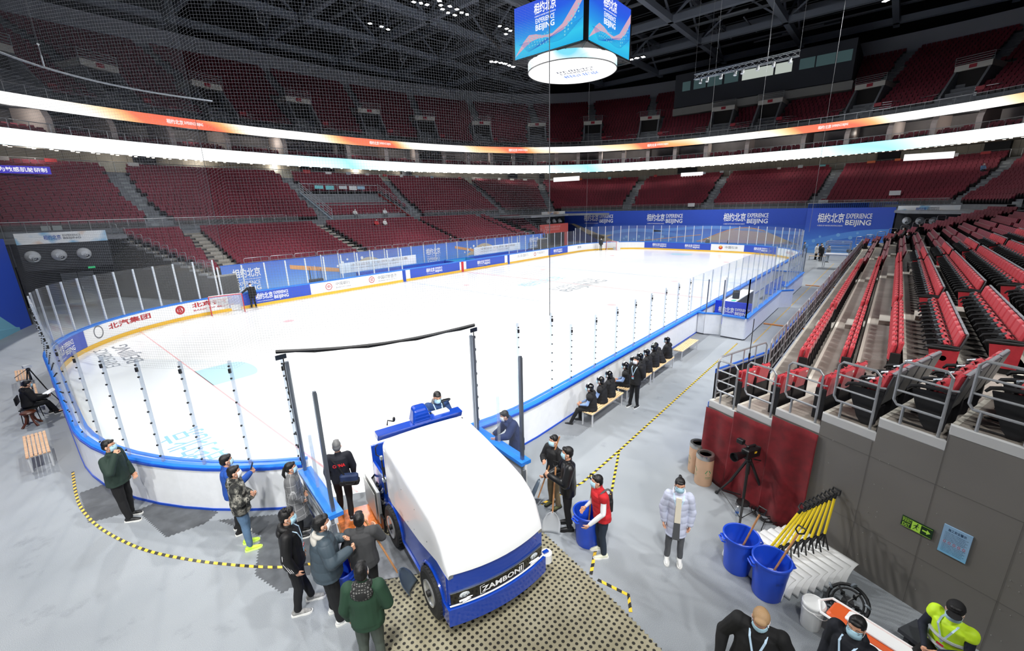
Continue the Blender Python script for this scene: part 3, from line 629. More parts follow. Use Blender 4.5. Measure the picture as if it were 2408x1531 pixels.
put_text('lettering',parts,fn,M('letter_glow','ffffff',.5,emit=1.2),RIB2)
# soffit with downlights under the lower ribbon
Pso=ringpts(62.5,45.6,3.3,168,-66,320,-.65); P1b=ringpts(50.7,43.8,2.45,168,-66,320,1.5,-1)
mb=MB(); band(mb,P1b,12.32,Pso,12.9); struct('ceiling',mb,M('soffit_beige','c5bfb2',.8))
dl=thing('downlight_ring','rows of small round downlights in the soffit under the lower ribbon','lights'); mb=MB()
Q,_=resample(P1b,1.5)
for rad,dz,o2 in ((1.015,.06,0),(1.055,.2,.5)):
    for i,(x,y) in enumerate(Q): mb.lathe([(.0,-.03),(.14,-.03),(.14,0.03)],(x*rad,y*rad,12.28+dz),8)
mb.build('lamp_disc',M('downlight_emit','fff6e6',.5,emit=3.),dl); dl['kind']='stuff'
for _f in np.linspace(118,-36,20):
    _x,_y=se(*R1,math.radians(_f),1.5,-1); _n=Vector((_x,_y)).normalized()
    for _o,_z,_e in ((1.6,12.05,70),(2.4,15.3,60)):  # first sits at the downlights, second is an added fill for the suites
        ld=bpy.data.lights.new('soffit_or_suite_fill','POINT'); ld.energy=_e; ld.shadow_soft_size=.3; ld.color=(1,.95,.88); lo=bpy.data.objects.new('soffit_or_suite_fill',ld); COL.objects.link(lo); lo.location=(_x+_n.x*_o,_y+_n.y*_o,_z)
# suite level between the two ribbons
Pbw=ringpts(57.5,49.5,2.6,166,-60,200,0,-1); mb=MB(); band(mb,ringpts(50.8,43.9,2.45,166,-60,200,1.5,-1),13.3,Pbw,13.9); struct('floor',mb,m_conc)
m_suite=M('suite_wall','b9b4b4',.7,var=.12,vs=.6); uvband('wall_suite',Pbw,13.6,16.6,m_suite,.3)
mb=MB(); band(mb,ringpts(52,45.2,2.45,166,-60,200,-.2,-1.4),15.85,Pbw,16.3); struct('ceiling',mb,m_dgrey)
S2=[]
for k in range(2):
    Q,_=resample(ringpts(51.9+.9*k,45+.9*k,2.47,163,-58,400,1,-1),.6); d=np.gradient(Q,axis=0)
    for i,(x,y) in enumerate(Q):
        if i%9<7: S2.append((x,y,13.4+.25*k,math.atan2(-d[i][1],-d[i][0])))
fins=ringpts(52.6,45.8,2.5,160,-56,39,.6,-1.2); m_fin=M('fin_cream','e2d3cc',.6)
for i,(x,y) in enumerate(fins):
    a=math.atan2(y,x); c,s=math.cos(a),math.sin(a); mb=MB(); P0=[(-1.0,13.5),(.2,13.5),(2.6,13.6),(2.6,16.2),(-.6,16.0),(-1.0,15.1)]
    mb.extr(P0,lambda t,q,z:(x+c*q-s*t,y+s*q+c*t,z),-.3,.3); o=mb.build('wall_fin',m_fin); o['kind']='structure'
# glass balustrade with posts at the suite front and upper front
def balustrade(P,z,h,label,step=1.4,glassy=True):
    t=thing('balustrade',label,'railing'); mb=MB(); mb.path([(x,y,z+h) for x,y in P[::2]],.035,5); mb.build('top_rail',m_rail,t)
    mb=MB(); Q,_=resample(P,step)
    for x,y in Q: mb.box(x-.025,y-.025,z,x+.025,y+.025,z+h)
    o=mb.build('baluster',m_rail,t); o['kind']='stuff'
    if glassy:
        mb=MB(); band(mb,P,z+.08,P,z+h-.05); mb.build('glass_panel',m_gl,t)
    return t
balustrade(ringpts(50.7,43.8,2.45,165,-58,200,1.5,-1),13.65,.75,'glass balustrade with small posts above the lower ribbon')
balustrade(ringpts(52,45.2,2.45,165,-58,200,-.2,-1.4),16.83,.85,'glass balustrade above the upper ribbon display')
# ---- upper bowl ----
NU=19; UA=[(112,113),(103,105),(94.2,96),(89.3,89.4),(82.8,81),(73,71),(60.3,58),(44.5,44.2),(28.6,30.2),(14.8,17.2),(4.4,3.6),(-.3,-.1),(-8.2,-11),(-18.5,-23.5),(-33,-39),(-50,-55)]
def upring(t): return (52.5+17.3*t,45.8+16*t,2.5+.5*t)
def upz(k): return 16.9+.58*(k+1)
mb=MB()
for k in range(NU):
    A=ringpts(*upring(k/NU),164,-58,260,0,-1); B=ringpts(*upring((k+1)/NU),164,-58,260,0,-1); band(mb,A,upz(k),B,upz(k)); band(mb,A,upz(k)-.58,A,upz(k))
struct('bowl_tier',mb,m_conc)
VOM=[Vector(se(*upring(.33),math.radians(a[1]+(a[0]-a[1])*.33),0,-1)) for a in UA]
def up_skip(x,y,k):
    if k>8: return False
    for v in VOM:
        L=v.length; px=(x*v.x+y*v.y)/L; lat=abs(x*v.y-y*v.x)/L
        if px>0 and lat<2.0 and px<L+2.0 and (x-v.x)**2+(y-v.y)**2<64: return True
    return False
rowseats(upring,upz,162,-56,NU,UA,.8,S2,pitch=.56,skip=up_skip)
S_UP=S2
# aisle stairs
def stairs(ringf,zf,n,rise,aisl,w,z0,xc,yc):
    mb=MB()
    for a in aisl:
        for k in range(n):
            for h in (0,.5):
                t=(k+h)/n; t2=(k+h+.5)/n
                p=Vector(se(*ringf(t),math.radians(a[1]+(a[0]-a[1])*t),xc,yc)); q=Vector(se(*ringf(t2),math.radians(a[1]+(a[0]-a[1])*t2),xc,yc)); d=(q-p); d.normalize(); u=Vector((-d.y,d.x))*w/2
                z=zf(k)-rise+rise*(h+.5); mb.hexa([(*(p-u),z-.3),(*(p+u),z-.3),(*(q+u),z-.3),(*(q-u),z-.3),(*(p-u),z+.01),(*(p+u),z+.01),(*(q+u),z+.01),(*(q-u),z+.01)])
    o=mb.build('aisle_stair',m_step); o['kind']='structure'
stairs(lowring,lowz,NL,.43,AISL,1.15,0,-.65,0); stairs(upring,upz,NU,.58,UA,1.1,0,0,-1)
mb=MB()
for sg,xs in ((1,(-18.7,-7.3,5.6,16.9)),(-1,(-12.1,-1.1,10.))):
    for x in xs:
        for k in range(NK):
            y=(18.1+.83*(k+1)-.3)*sg; mb.cbox((x,y,zk(k)+.07),(1.0,.5,.14),0)
o=mb.build('aisle_step_box',M('step_box','b5b1a8',.6)); o['kind']='structure'
# vomitories: white hood, dark doorway, sloping side walls, rails, red section plate
m_hood=M('hood_white','c9c6be',.6); m_dark=M('doorway_dark','15100f',.7); m_plate=M('plate_red','a02030',.5)
def vomitory(i,v,cx,cy):
    a=math.atan2(v.y-cy,v.x-cx); t=thing('vomitory','concrete stair portal with white hood and steel rails in the upper tier','stair portal',(v.x,v.y,0),a+PI/2,'upper tier stair portals')
    # local -y towards the ice ... thing rotated so local y = outward
    t.rotation_euler=(0,0,a-PI/2); z=19.0
    mb=MB(); mb.box(-1.75,-2.9,z+2.3,1.75,1.4,z+2.95); mb.build('hood',m_hood,t)
    mb=MB(); mb.box(-1.45,-2.4,z-1.5,1.45,1.2,z+2.3); mb.build('doorway',m_dark,t)
    for s in (-1,1):
        mb=MB(); mb.extr([(-5.4,z-2.2),(1.4,z-2.2),(1.4,z+2.9),(-2.9,z+2.3),(-5.4,z-.7)],lambda q,y,zz:(s*1.6+q,y,zz),-.13,.13); mb.build('side_wall',m_conc,t)
    mb=MB()
    for r in range(4): mb.tube((-1.8,-2.85,z+3.1+.25*r),(1.8,-2.85,z+3.1+.25*r),.035,n=5)
    for s in (-1.8,1.8): mb.tube((s,-2.85,z+2.9),(s,-2.85,z+3.9),.035,n=5); mb.tube((s,-2.85,z+3.85),(s*1.5,-1.2,z+3.85),.03,n=5)
    for s in (-1,1):
        for r in range(4): mb.tube((s*1.7,-5.5,z-1.2+.28*r),(s*3.6,-5.2,z-1.2+.28*r),.035,n=5); mb.tube((s*3.6,-5.2,z-1.2+.28*r),(s*4.3,-4.2,z-1.2+.28*r),.035,n=5)
    mb.build('steel_rail',m_rail,t)
    mb=MB(); mb.box(-.35,-2.96,z+2.45,.35,-2.9,z+2.85); mb.box(1.8,-5.6,z-.75,2.6,-5.54,z-.3); mb.build('section_plate',m_plate,t)
    return t
for i,v in enumerate(VOM): vomitory(i,v,0,0)
# upper back wall
Pu=ringpts(69.9,61.9,3,164,-58,220,0,-1); mb=MB(); band(mb,Pu,27.4,ringpts(70.3,62.2,3,164,-58,220,0,-1),31.0); struct('wall_upper',mb,M('upper_wall_grey','a4a8b2',.7))
seat_mass('stadium_chair_mass',S_LOW,'dark red folding seats filling the lower bowl and far side stand')
seat_mass('stadium_chair_mass',S_UP,'dark red folding seats filling the suites and the upper tier')
# walking rail on the deck above the telescopic stands
railP=[(x,y) for x,y in ringpts(44.9,27.7,3.6,163,-60,240,-.65)]
def deck_rail(P,z,h,label,posts=1.1):
    t=thing('deck_rail',label,'railing'); P=np.array(P); mb=MB(); mb.path([(x,y,z+h) for x,y in P[::2]],.04,6); mb.build('top_rail',m_rail,t); mb=MB(); Q,_=resample(P,posts)
    for x,y in Q: mb.box(x-.02,y-.02,z,x+.02,y+.02,z+h)
    o=mb.build('baluster',m_rail,t); o['kind']='stuff'; mb=MB(); band(mb,P,z+.1,P,z+h-.1); mb.build('glass_panel',glass('rail_glass','dfe6ea',.1),t)
deck_rail([p for p in railP if p[1]>0 and p[0]<-7.9],5,1.07,'steel and glass rail above the left tunnel and far side stand')
deck_rail([p for p in railP if p[1]>0 and -5.0<p[0]<5.2],5,1.07,'steel and glass rail below the media platform')
deck_rail([p for p in railP if p[1]>0 and p[0]>7.0 and p[1]>24.8],5,1.07,'steel and glass rail at the right part of the far side stand')
deck_rail([p for p in railP if (p[0]>34 and p[1]<25.0)],5,1.07,'steel and glass rail above the blue banner wall at the far end')
# walkway deck ring between telescopic stands and fixed bowl
mb=MB(); A=ringpts(45.6,28.4,3.6,166,-66,260,-.65); B=ringpts(44.8,27.6,3.6,166,-66,260,-.65); band(mb,B,5.0,A,5.0); band(mb,B,4.7,B,5.0); struct('floor',mb,m_conc)
mb=MB(); mb.poly([(34.2,-19.6),(46,-19.6),(46,27),(34.2,27)],4.75,4.99)
mb.poly([(19.5,19.3),(30,20.0),(34.2,15),(36,26),(30,30),(18.5,28.2)][::1],4.72,4.985); mb.poly([(-31,23.6),(-24,23.6),(-23.6,29),(-40,29),(-40,19),(-31,21)][::1],4.72,4.985)
mb.poly([(24,-29),(24,-25),(28,-20.5),(34.4,-19),(46,-19),(40,-29)],4.72,4.985); mb.poly([(-24,-25),(-24,-29),(-34,-29),(-34,-22.0),(-29.5,-23.4)],4.72,4.985); struct('floor',mb,m_conc)
# ---- roof ----
m_roof=M('roof_black','101217',.85); m_truss=M('truss_grey','858d9a',.6,.1)
mb=MB(); Pr=ringpts(78,70,2.6,180,-180,90); v=[(x,y,41) for x,y in Pr[:-1]]; mb.add(v,[tuple(range(len(v)-1,-1,-1))]); struct('roof',mb,m_roof)
uvband('wall_roof_edge',ringpts(77,69,2.6,170,-60,120),30.8,41.2,m_roof,.3)
mb=MB()
def beam(p,q,w=.9,h=1.1):
    d,x,y=basis(Vector(q)-Vector(p)); up=Vector((0,0,1)); sd=d.cross(up).normalized()*w/2; u=up*h/2; P=[]
    for e in (p,q):
        e=Vector(e); P+=[tuple(e-sd-u),tuple(e+sd-u),tuple(e+sd+u),tuple(e-sd+u)]
    mb.add(P,[(0,1,2,3),(7,6,5,4),(0,4,5,1),(1,5,6,2),(2,6,7,3),(3,7,4,0)])
for x in range(-60,75,13): beam((x,-66,33.2),(x,66,33.2),.8,.9); beam((x,-66,38.2),(x,66,38.2),.6,.8)
for y in range(-54,66,13): beam((-70,y,33.2),(72,y,33.2),.8,.9); beam((-70,y,38.2),(72,y,38.2),.6,.8)
for x in range(-60,70,13):
    for y in range(-54,60,13): beam((x,y,33.2),(x+6.5,y,38.2),.3,.3); beam((x+6.5,y,38.2),(x+13,y,33.2),.3,.3); beam((x,y,33.2),(x,y+6.5,38.2),.3,.3); beam((x,y+6.5,38.2),(x,y+13,33.2),.3,.3)
struct('roof_truss',mb,m_truss)
mb=MB(); ra=random.Random(4)
for i in range(16):
    x=-40+i*7.2; mb.box(x,-60,34.8,x+.7,60,35.0)
    for s in (0,.9): mb.tube((x+s-.1,-60,36),(x+s-.1,60,36),.05,n=4)
for i in range(60):
    x,y=ra.uniform(-35,70),ra.uniform(-50,55); L=ra.uniform(4,14); (mb.tube((x,y,34.2),(x+L,y,34.2),.12,n=5) if i%2 else mb.tube((x,y,34.6),(x,y+L,34.6),.18,n=5))
struct('roof_catwalk',mb,M('catwalk_grey','7a7f86',.6,.2))
# ================= banners, tunnels, scoreboard, net, roof fittings =================
def wall_map(P,off=.03,flip=False):
    "polyline P -> fn(X,Y) with X measured from P[0]; offset to the left of travel"
    P=[Vector(p) for p in P]; L=[0]
    for a,b in zip(P,P[1:]): L.append(L[-1]+(b-a).length)
    def fn(X,Y,o=off):
        out=[]
        for x,y in zip(X,Y):
            i=0
            while i<len(P)-2 and x>L[i+1]: i+=1
            d=(P[i+1]-P[i]).normalized(); p=P[i]+d*(x-L[i])+Vector((-d.y,d.x))*o; out.append((p.x,p.y,y))
        return np.array(out)
    return fn,L
def wallmesh(name,P,z0,z1,mat,th=.08,kind=None,parent=None):
    mb=MB(); P=[Vector(p) for p in P]
    for a,b in zip(P,P[1:]):
        d=(b-a).normalized(); n=Vector((-d.y,d.x))*th; q=[tuple(a-n),tuple(b-n),tuple(b),tuple(a)]; mb.poly(q,z0,z1)
    o=mb.build(name,mat,parent)
    if kind: o['kind']=kind
    return o
def art(t):
    c=t.coord('Object'); s=t.new('ShaderNodeSeparateXYZ'); t.link(c,s.inputs[0]); z=t.math('DIVIDE',s.outputs[2],5.3)
    w=t.noise(.16,c,2); return t.ramp(t.math('ADD',z,t.math('MULTIPLY',t.math('SUBTRACT',w,.5),.35)),[(0,'7fb4ec'),(.25,'4f8ce6'),(.45,'3f72d4'),(.6,'3058c4'),(1,'2b4fc0')])
m_art=MX('banner_print_blue',art,.55); m_dblue=M('banner_blue','2a50c0',.55); m_hill=M('print_sand','cdbb9a',.6); m_hilo=M('print_orange','e9a25a',.6); m_lb=M('print_light_blue','7db8f2',.6); m_lb2=M('print_mid_blue','5a97ea',.6); m_dk2=M('print_navy','203e8c',.6)
def P2(P,z): # flat polygon helper for prints in (X,Z)
    return (np.array(P,float),[tuple(range(len(P)))])
def hillprint(x0,x1,zb,h,ph=0,n=24):
    T=np.linspace(0,1,n); return P2([(x0+(x1-x0)*t,zb+h*math.sin(PI*t)**1.3) for t in T]+[(x1,zb),(x0,zb)][:2][::1],0)
def strip(fx,x0,x1,w,n=30):
    T=np.linspace(x0,x1,n); v=[(x,fx(x)-w/2) for x in T]+[(x,fx(x)+w/2) for x in T]; return np.array(v),[(i,i+1,n+i+1,n+i) for i in range(n-1)]
# far end banner wall, travel from +y to -y, interior on the left of travel? (use negative offset)
FP=[(34.2,23.6),(34.2,-11.6),(31.6,-19.75)]
fb=thing('banner_wall','huge blue event banner wall with white lettering behind the far goal','banner',(0,0,0))
wallmesh('printed_sheet',FP,0,5.28,m_art,-.08,None,fb)
fn,L=wall_map(FP,-.03); f2=lambda o:(lambda X,Y:fn(X,Y,o))
mb=MB()
put_text('blue_header',[(np.array([(0,3.3),(35.2,3.3),(35.2,5.27),(0,5.27)],float),[(0,1,2,3)])],f2(-.012),m_dblue,fb)
for y in (16.74,5.75,-5.09): put_text('lettering',logo(23.6-y,4.05,1.5),f2(-.03),m_wt,fb)
put_text('lettering',logo(L[1]+4.2,3.95,1.5),f2(-.03),m_wt,fb)
put_text('printed_hill',[hillprint(-.0,9.5,1.6,-1.4),P2([(0,3.2),(2.0,3.3),(9.,.9),(11,.2),(2,.2),(0,.9)],0)],f2(-.014),m_hill,fb)
put_text('printed_stand',[P2([(0,3.25),(1.5,3.2),(5.5,1.2),(8,.3),(0,.3)],0)],f2(-.018),m_dk2,fb)
put_text('printed_hill',[hillprint(22.5,34.8,.9,1.9)],f2(-.014),M('print_pinkish','b9a6b8',.6),fb)
put_text('printed_stripe',[strip(lambda x,k=k:.95+(1.9-.16*k)*max(0,math.sin(PI*(x-22.5)/12.3))**1.3,22.7+.2*k,34.6,.05) for k in range(10)],f2(-.02),m_hill,fb)
put_text('printed_orange_edge',[strip(lambda x:.97+1.93*max(0,math.sin(PI*(x-22.5)/12.3))**1.3,22.5,31,.09),strip(lambda x:.8+.12*(x-14),14,23,.08)],f2(-.024),m_hilo,fb)
put_text('printed_dot',[_disc(10.5+i*.62+.2*(i%2),.75+.5*(i%3)*.6+.1*math.sin(i*3),.12+.05*(i%3)) for i in range(14)]+[_disc(L[1]+.6+i*.62,.9+.45*(i%3)+.09*i,.13+.07*(i%2)) for i in range(11)],f2(-.022),m_lb,fb)
put_text('printed_wave',[strip(lambda x:1.3+.16*(x-L[1])+.25*math.sin(x*.5),L[1]+.1,L[2]-.2,.7),strip(lambda x:.35+.12*(x-L[1]),L[1]+.1,L[2]-.1,.14)],f2(-.016),m_lb2,fb)
put_text('printed_wave',[strip(lambda x:1.9+.5*math.sin((x-9)*.33),8,22,.5),strip(lambda x:2.6-.3*math.sin((x-9)*.3),16,35,.4)],f2(-.016),m_lb2,fb)
# near end banner wall (left edge of the view)
NP=[(-30.25,19.5),(-31.5,16.5),(-33.2,11.5),(-34.2,6),(-34.2,-8)]
nb=thing('banner_wall','blue event banner wall with wave artwork at the left edge, beside the dark tunnel','banner',(0,0,0)); wallmesh('printed_sheet',NP,0,5.2,m_dblue,-.08,None,nb); fn3,L3=wall_map(NP[::-1],.03); LT=L3[-1]; g2=lambda o:(lambda X,Y:fn3(X,Y,-o))
wallmesh('printed_sheet',NP,0,5.2,m_dblue,.06,None,nb)
fnn,_=wall_map(NP,.0); gg=lambda o:(lambda X,Y:fnn(LTN-X,Y,o)); LTN=_[-1]
put_text('lettering',logo(LTN-4.9,3.7,1.5),gg(.03),m_wt,nb)
put_text('printed_wave',[(np.array([(LTN-9,0),(LTN,0)]+[(LTN-9*t,1.15+.9*math.sin(2.6*(1-t))**2+.5*(1-t)) for t in np.linspace(0,1,24)]),[tuple(range(26))])],gg(.012),M('print_teal','79b7cf',.6),nb)
for j,(mm,a) in enumerate(((m_dk2,0),(m_lb,.3),(M('print_gold','c9b25e',.6),.6))): put_text('printed_contour',[strip(lambda x,k=k:2.2-.22*k-.05*j+.9*math.sin((x-LTN)*.45+.22*k+a)+.3*(x-LTN+5)*.25,LTN-8.5,LTN-.05,.035,50) for k in range(3+3*(j>1))],gg(.02+.003*j),mm,nb)
# far side banner below the front row
sb=thing('banner_wall','long blue event banner along the front of the far side stand','banner',(0,0,0)); SP=[(-20.0,17.9),(20.8,17.9)]; wallmesh('printed_sheet',SP,0,2.55,m_art,-.08,None,sb); fn4,_=wall_map(SP,-.03); h2=lambda o:(lambda X,Y:fn4(X,Y,o))
for c in (1.7,20.3,38.2): put_text('lettering',logo(c,1.25,1.9,True),h2(-.03),m_wt,sb)
put_text('printed_hill',[hillprint(9.8,15,.9,1.1),hillprint(25,31.5,.9,1.2)],h2(-.015),m_hill,sb); put_text('printed_orange_wave',[strip(lambda x:1.9-.18*(x-5),5,9.5,.35),strip(lambda x:2.0-.2*(x-23.5),23.5,27,.3)],h2(-.02),m_hilo,sb)
put_text('printed_dot',[_disc(9.2+.5*i,1.5+.25*(i%3),.1+.04*(i%2)) for i in range(6)]+[_disc(25+.5*i,1.3+.2*(i%4),.1+.04*(i%2)) for i in range(7)],h2(-.022),m_wt,sb)
# benches behind the far boards
def bench_box(x0,x1,lab,mat):
    t=thing('team_bench',lab,'team bench',(0,0,0)); mb=MB(); mb.box(x0,14.75,0,x1,14.85,1.15); mb.box(x0,13.4,0,x0+.08,14.8,1.12); mb.box(x1-.08,13.4,0,x1,14.8,1.12); mb.box(x0,14.2,0,x1,14.6,.45); mb.build('back_board',mat,t); mb=MB(); mb.box(x0,14.72,1.12,x1,14.9,1.17); mb.build('cap_rail',m_cap,t); return t
bench_box(-10.8,-.8,'left team bench enclosure in dark blue with white notice banner',m_dblue); bench_box(-.7,2.2,'short light blue enclosure at the middle of the far boards',M('light_blue','38a4dc',.5)); bench_box(2.3,12.6,'right team bench enclosure in dark blue with white notice banner',m_dblue)
def notice(x0,x1,lab):
    t=thing('notice_banner',lab,'banner'); mb=MB(); mb.box(x0,14.9,1.2,x1,14.95,2.05); mb.build('sheet',MX('notice_print',lambda t:t.ramp(t.noise(.8,t.coord(),3),[(.4,'eceff4'),(.62,'d8e4ef')]),.6),t)
    put_text('lettering',[fit_text('冰雪运动 安全须知 请勿倚靠',x0+1,x1-1,1.7,1.95,0),fit_text('ICE HOCKEY TEST EVENT EXPERIENCE BEIJING',x0+1,x1-2,1.45,1.58,0)],lambda X,Y:np.stack([X,0*X+14.88,Y],1),m_gr2,t)
notice(-12.2,-4.3,'white notice banner hung behind the left team bench'); notice(3.6,11.6,'white notice banner hung behind the right team bench')
glass_b=thing('glass_screen','glass screen standing behind the team benches','glass screen')
for i in range(18): mb=MB(); x=-13.5+i*1.5; mb.box(x+.03,15.3,1.2,x+1.47,15.312,2.85); mb.build('glass_pane',m_gl,glass_b); mb=MB(); mb.box(x-.035,15.28,0,x+.035,15.34,2.9); mb.build('post',m_post,glass_b)
# tunnels in the corners: lintel wall with air nozzles and white printed banner
m_tun=M('tunnel_dark','2b2d31',.75); m_noz=M('nozzle_grey','d2d5d8',.35,.2); m_wprint=MX('banner_print_white',lambda t:t.ramp(t.noise(.9,t.coord('Object'),2,.4),[(.36,'8fc3e4'),(.44,'eef3f6'),(.6,'f4f5f4'),(.68,'e8cdb8')]),.6)
def tunnel(a,b,inw,lab,noz=(.25,.5,.75),zt=5.42,lettering=True):
    a,b=Vector(a),Vector(b); d=(b-a); Ln=d.length; d.normalize(); n=Vector((-d.y,d.x)); 
    if n.dot(Vector(inw))<0: n=-n
    rz=math.atan2(d.y,d.x); fn=lambda o:(lambda X,Y:np.stack([a.x+d.x*X+n.x*o,a.y+d.y*X+n.y*o,Y],1))
    mb=MB(); q=[tuple(a),tuple(b),tuple(b-n*.4),tuple(a-n*.4)]; ar=sum(q[i][0]*q[(i+1)%4][1]-q[(i+1)%4][0]*q[i][1] for i in range(4)); mb.poly(q if ar>0 else q[::-1],3.05,4.72); struct('wall_tunnel_lintel',mb,m_tun)
    t=thing('printed_banner',lab,'banner'); mb=MB(); q=[tuple(a+n*.06),tuple(b+n*.06),tuple(b),tuple(a)]; ar=sum(q[i][0]*q[(i+1)%4][1]-q[(i+1)%4][0]*q[i][1] for i in range(4)); mb.poly(q if ar>0 else q[::-1],4.72,zt); mb.build('sheet',m_wprint,t)
    c=Ln/2; P=[fit_text('相约北京',c-.9,c-.1,4.95,5.25,.01)]; P2_=[fit_text('EXPERIENCE',c,c+.85,5.12,5.26,0),fit_text('BEIJING',c,c+.85,4.92,5.08,.01)]
    fl=(lambda X,Y:fn(.075)(X,Y)); put_text('lettering',P,fl,M('letter_blue','2a5cb8',.5),t); put_text('lettering',P2_,fl,m_gy,t)
    for i,u in enumerate(noz):
        p=a+d*Ln*u; e=thing('air_nozzle',['left','middle','right'][i]+' round grey air nozzle under the white banner of '+lab.split(' of ')[-1],'air nozzle',(p.x,p.y,3.95),0,None); mb=MB(); ax=(n.x,n.y,0)
        mb.lathe([(.36,0),(.38,.06),(.36,.12),(.3,.22),(.2,.3),(.17,.33)],(0,0,0),20,ax); mb.build('nozzle_dome',m_noz,e,smooth=True); q=Vector(ax)*.3+Vector((d.x*.08,d.y*.08,-.12)); mb=MB(); mb.lathe([(.17,-.02),(.15,.14),(.13,.14),(.12,.0)],q,16,(n.x+d.x*.3,n.y+d.y*.3,-.4)); mb.build('nozzle_mouth',m_noz,e,smooth=True); mb=MB(); mb.lathe([(.0,.02),(.125,.02)],q,16,(n.x+d.x*.3,n.y+d.y*.3,-.4)); mb.build('nozzle_throat',m_dark,e)
tunnel((-29.7,21.6),(-25.4,21.6),(0,-1),'white printed event banner over the tunnel of the near left corner',(.12,.4,.68))
tunnel((25.2,21.8),(31.6,21.8),(0,-1),'white printed event banner over the tunnel of the far left corner')
tunnel((30.9,-19.9),(29.6,-24.4),(-1,0),'white printed event banner over the tunnel of the far right corner',(.2,.42,.64))
# tunnel inner walls and back
mb=MB()
mb.box(-29.9,27,0,-23.2,27.3,4.7); mb.hexa([(-30.3,19.6,0),(-30.1,19.6,0),(-31.0,27,0),(-31.2,27,0),(-30.3,19.6,4.7),(-30.1,19.6,4.7),(-31.0,27,4.7),(-31.2,27,4.7)])
mb.box(23,27,0,34,27.3,4.7); mb.box(33.5,-27,0,33.8,-19,4.7); mb.box(24,-27.5,0,34,-27.2,4.7); mb.box(-29,-28,0,-22,-27.7,4.7); struct('wall_tunnel_back',mb,m_tun)
t=thing('tunnel_door','pale grey double door in the dark near left tunnel','door',(-27,26.9,0)); mb=MB(); mb.box(-.9,-.05,0,-.02,0,2.3); mb.box(.02,-.05,0,.9,0,2.3); mb.build('door_leaf',M('door_grey','8b8f90',.5),t); mb=MB(); mb.box(-.12,-.12,1,-.06,-.05,1.2); mb.box(.06,-.12,1,.12,-.05,1.2); mb.build('door_handle',m_rail,t)
mb=MB(); mb.box(-26.3,26.85,2.5,-25.9,26.9,2.68); tag(mb.build('exit_light',M('exit_green','35c07a',.5,emit=.8)),'tiny green exit light above the pale door in the near left tunnel','sign')
# red panel at the far left tunnel
t=thing('red_arch','red printed arch panel at the far left tunnel under the nozzles','banner',(0,0,0)); mb=MB(); mb.box(23.6,20.9,2.15,31.3,21.0,3.55); mb.box(30.3,20.9,0,31.3,21.0,2.15); mb.build('panel',M('coral_red','e0655c',.6),t); put_text('lettering',[fit_text('欢迎参加相约北京',24.8,29,2.95,3.3,0),fit_text('TEAM ENTRANCE',25,28.8,2.6,2.85,0)],lambda X,Y:np.stack([X,0*X+20.88,Y],1),M('letter_pink','f6c4bd',.5),t)
# ---- scoreboard ----
sbd=thing('scoreboard','centre hung video cube with blue screens above a round white display','scoreboard',(0,0,0)); H=3.1; z0,z1=16.5,19.7
def scr(t):
    uv=t.new('ShaderNodeUVMap').outputs[0]; s=t.new('ShaderNodeSeparateXYZ'); t.link(uv,s.inputs[0]); y=s.outputs[1]; x=s.outputs[0]
    return t.ramp(t.math('ADD',y,t.math('MULTIPLY',t.math('SINE',t.math('MULTIPLY',x,4)),.04)),[(0,'22b8ee'),(.2,'35cdf4'),(.42,'2a9cf0'),(.75,'2a62ea'),(1,'3458e8')])
m_scr=MX('screen_blue',scr,.4,emit=.95); m_pk=M('screen_pink','f0c4dc',.5,emit=.75); m_cy=M('screen_cyan','8ce6fb',.5,emit=.8); m_w1=M('screen_white','ffffff',.5,emit=1.15); m_db=M('screen_deep','1e6ad8',.5,emit=.8)
for k,(ax) in enumerate(('x','y','X','Y')):
    W_=2*H-.5
    def fs(o,ax=ax):
        def g(X,Y):
            u=X-W_/2; q=H+o
            if ax=='x': return np.stack([0*X-q,-u,Y],1)
            if ax=='y': return np.stack([u,0*X-q,Y],1)
            if ax=='X': return np.stack([0*X+q,u,Y],1)
            return np.stack([-u,0*X+q,Y],1)
        return g
    P=fs(0)(np.array([0,W_,W_,0]),np.array([z0,z0,z1,z1])); s_=mkobj('video_screen',P,[(0,1,2,3)],m_scr,sbd,uv=[(0,0),(1,0),(1,1),(0,1)])
    put_text('screen_wave',[P2([(0,z0+.15),(.8,z0+.95),(1.3,z0+1.28),(1.9,z0+1.2),(2.6,z0+.98),(3.3,z0+.95),(4.1,z0+1.3),(4.9,z0+2.1),(W_,z0+2.9),(W_,z0+2.35),(5,z0+1.5),(4.2,z0+.95),(3.3,z0+.75),(2.2,z0+.9),(1.5,z0+.85),(.9,z0+.6)],0)],fs(.01),m_pk,s_)
    put_text('screen_wave',[strip(lambda x,k=k:z0+.78-.05*k+.38*max(0,x-3.3)**1.25*.55+.1*math.sin(x*2+k*.3),.4+.1*k,W_-.15*k,.02) for k in range(9)],fs(.014),m_db,s_)
    put_text('screen_dot',[_disc(1.2+.24*i+.05*j,z0+1.05-.17*j+.05*math.sin(i),.045,8) for i in range(8) for j in range(4)]+[_disc(4.3+.26*i,z0+1.0+.27*i-.2*j+.0,.06,8) for i in range(5) for j in range(3)],fs(.016),m_cy,s_)
    put_text('lettering',logo(W_*.47,z0+2.15,1.75,True),fs(.02),m_w1,s_)
mb=MB(); mb.box(-H+.02,-H+.02,z0-.02,H-.02,H-.02,z1+.02); 
for sx in (-1,1):
    for sy in (-1,1): mb.box(sx*(H-.23)-.22,sy*(H-.23)-.22,z0-.05,sx*(H-.23)+.22,sy*(H-.23)+.22,z1+.05)
mb.build('cube_housing',M('housing_black','0d0e12',.5),sbd)
mb=MB()
for s in (-1,1):
    for a,b in (((-H,s*H),(H,s*H)),((s*H,-H),(s*H,H))): mb.tube((*a,z0-.12),(*b,z0-.12),.06,n=5)
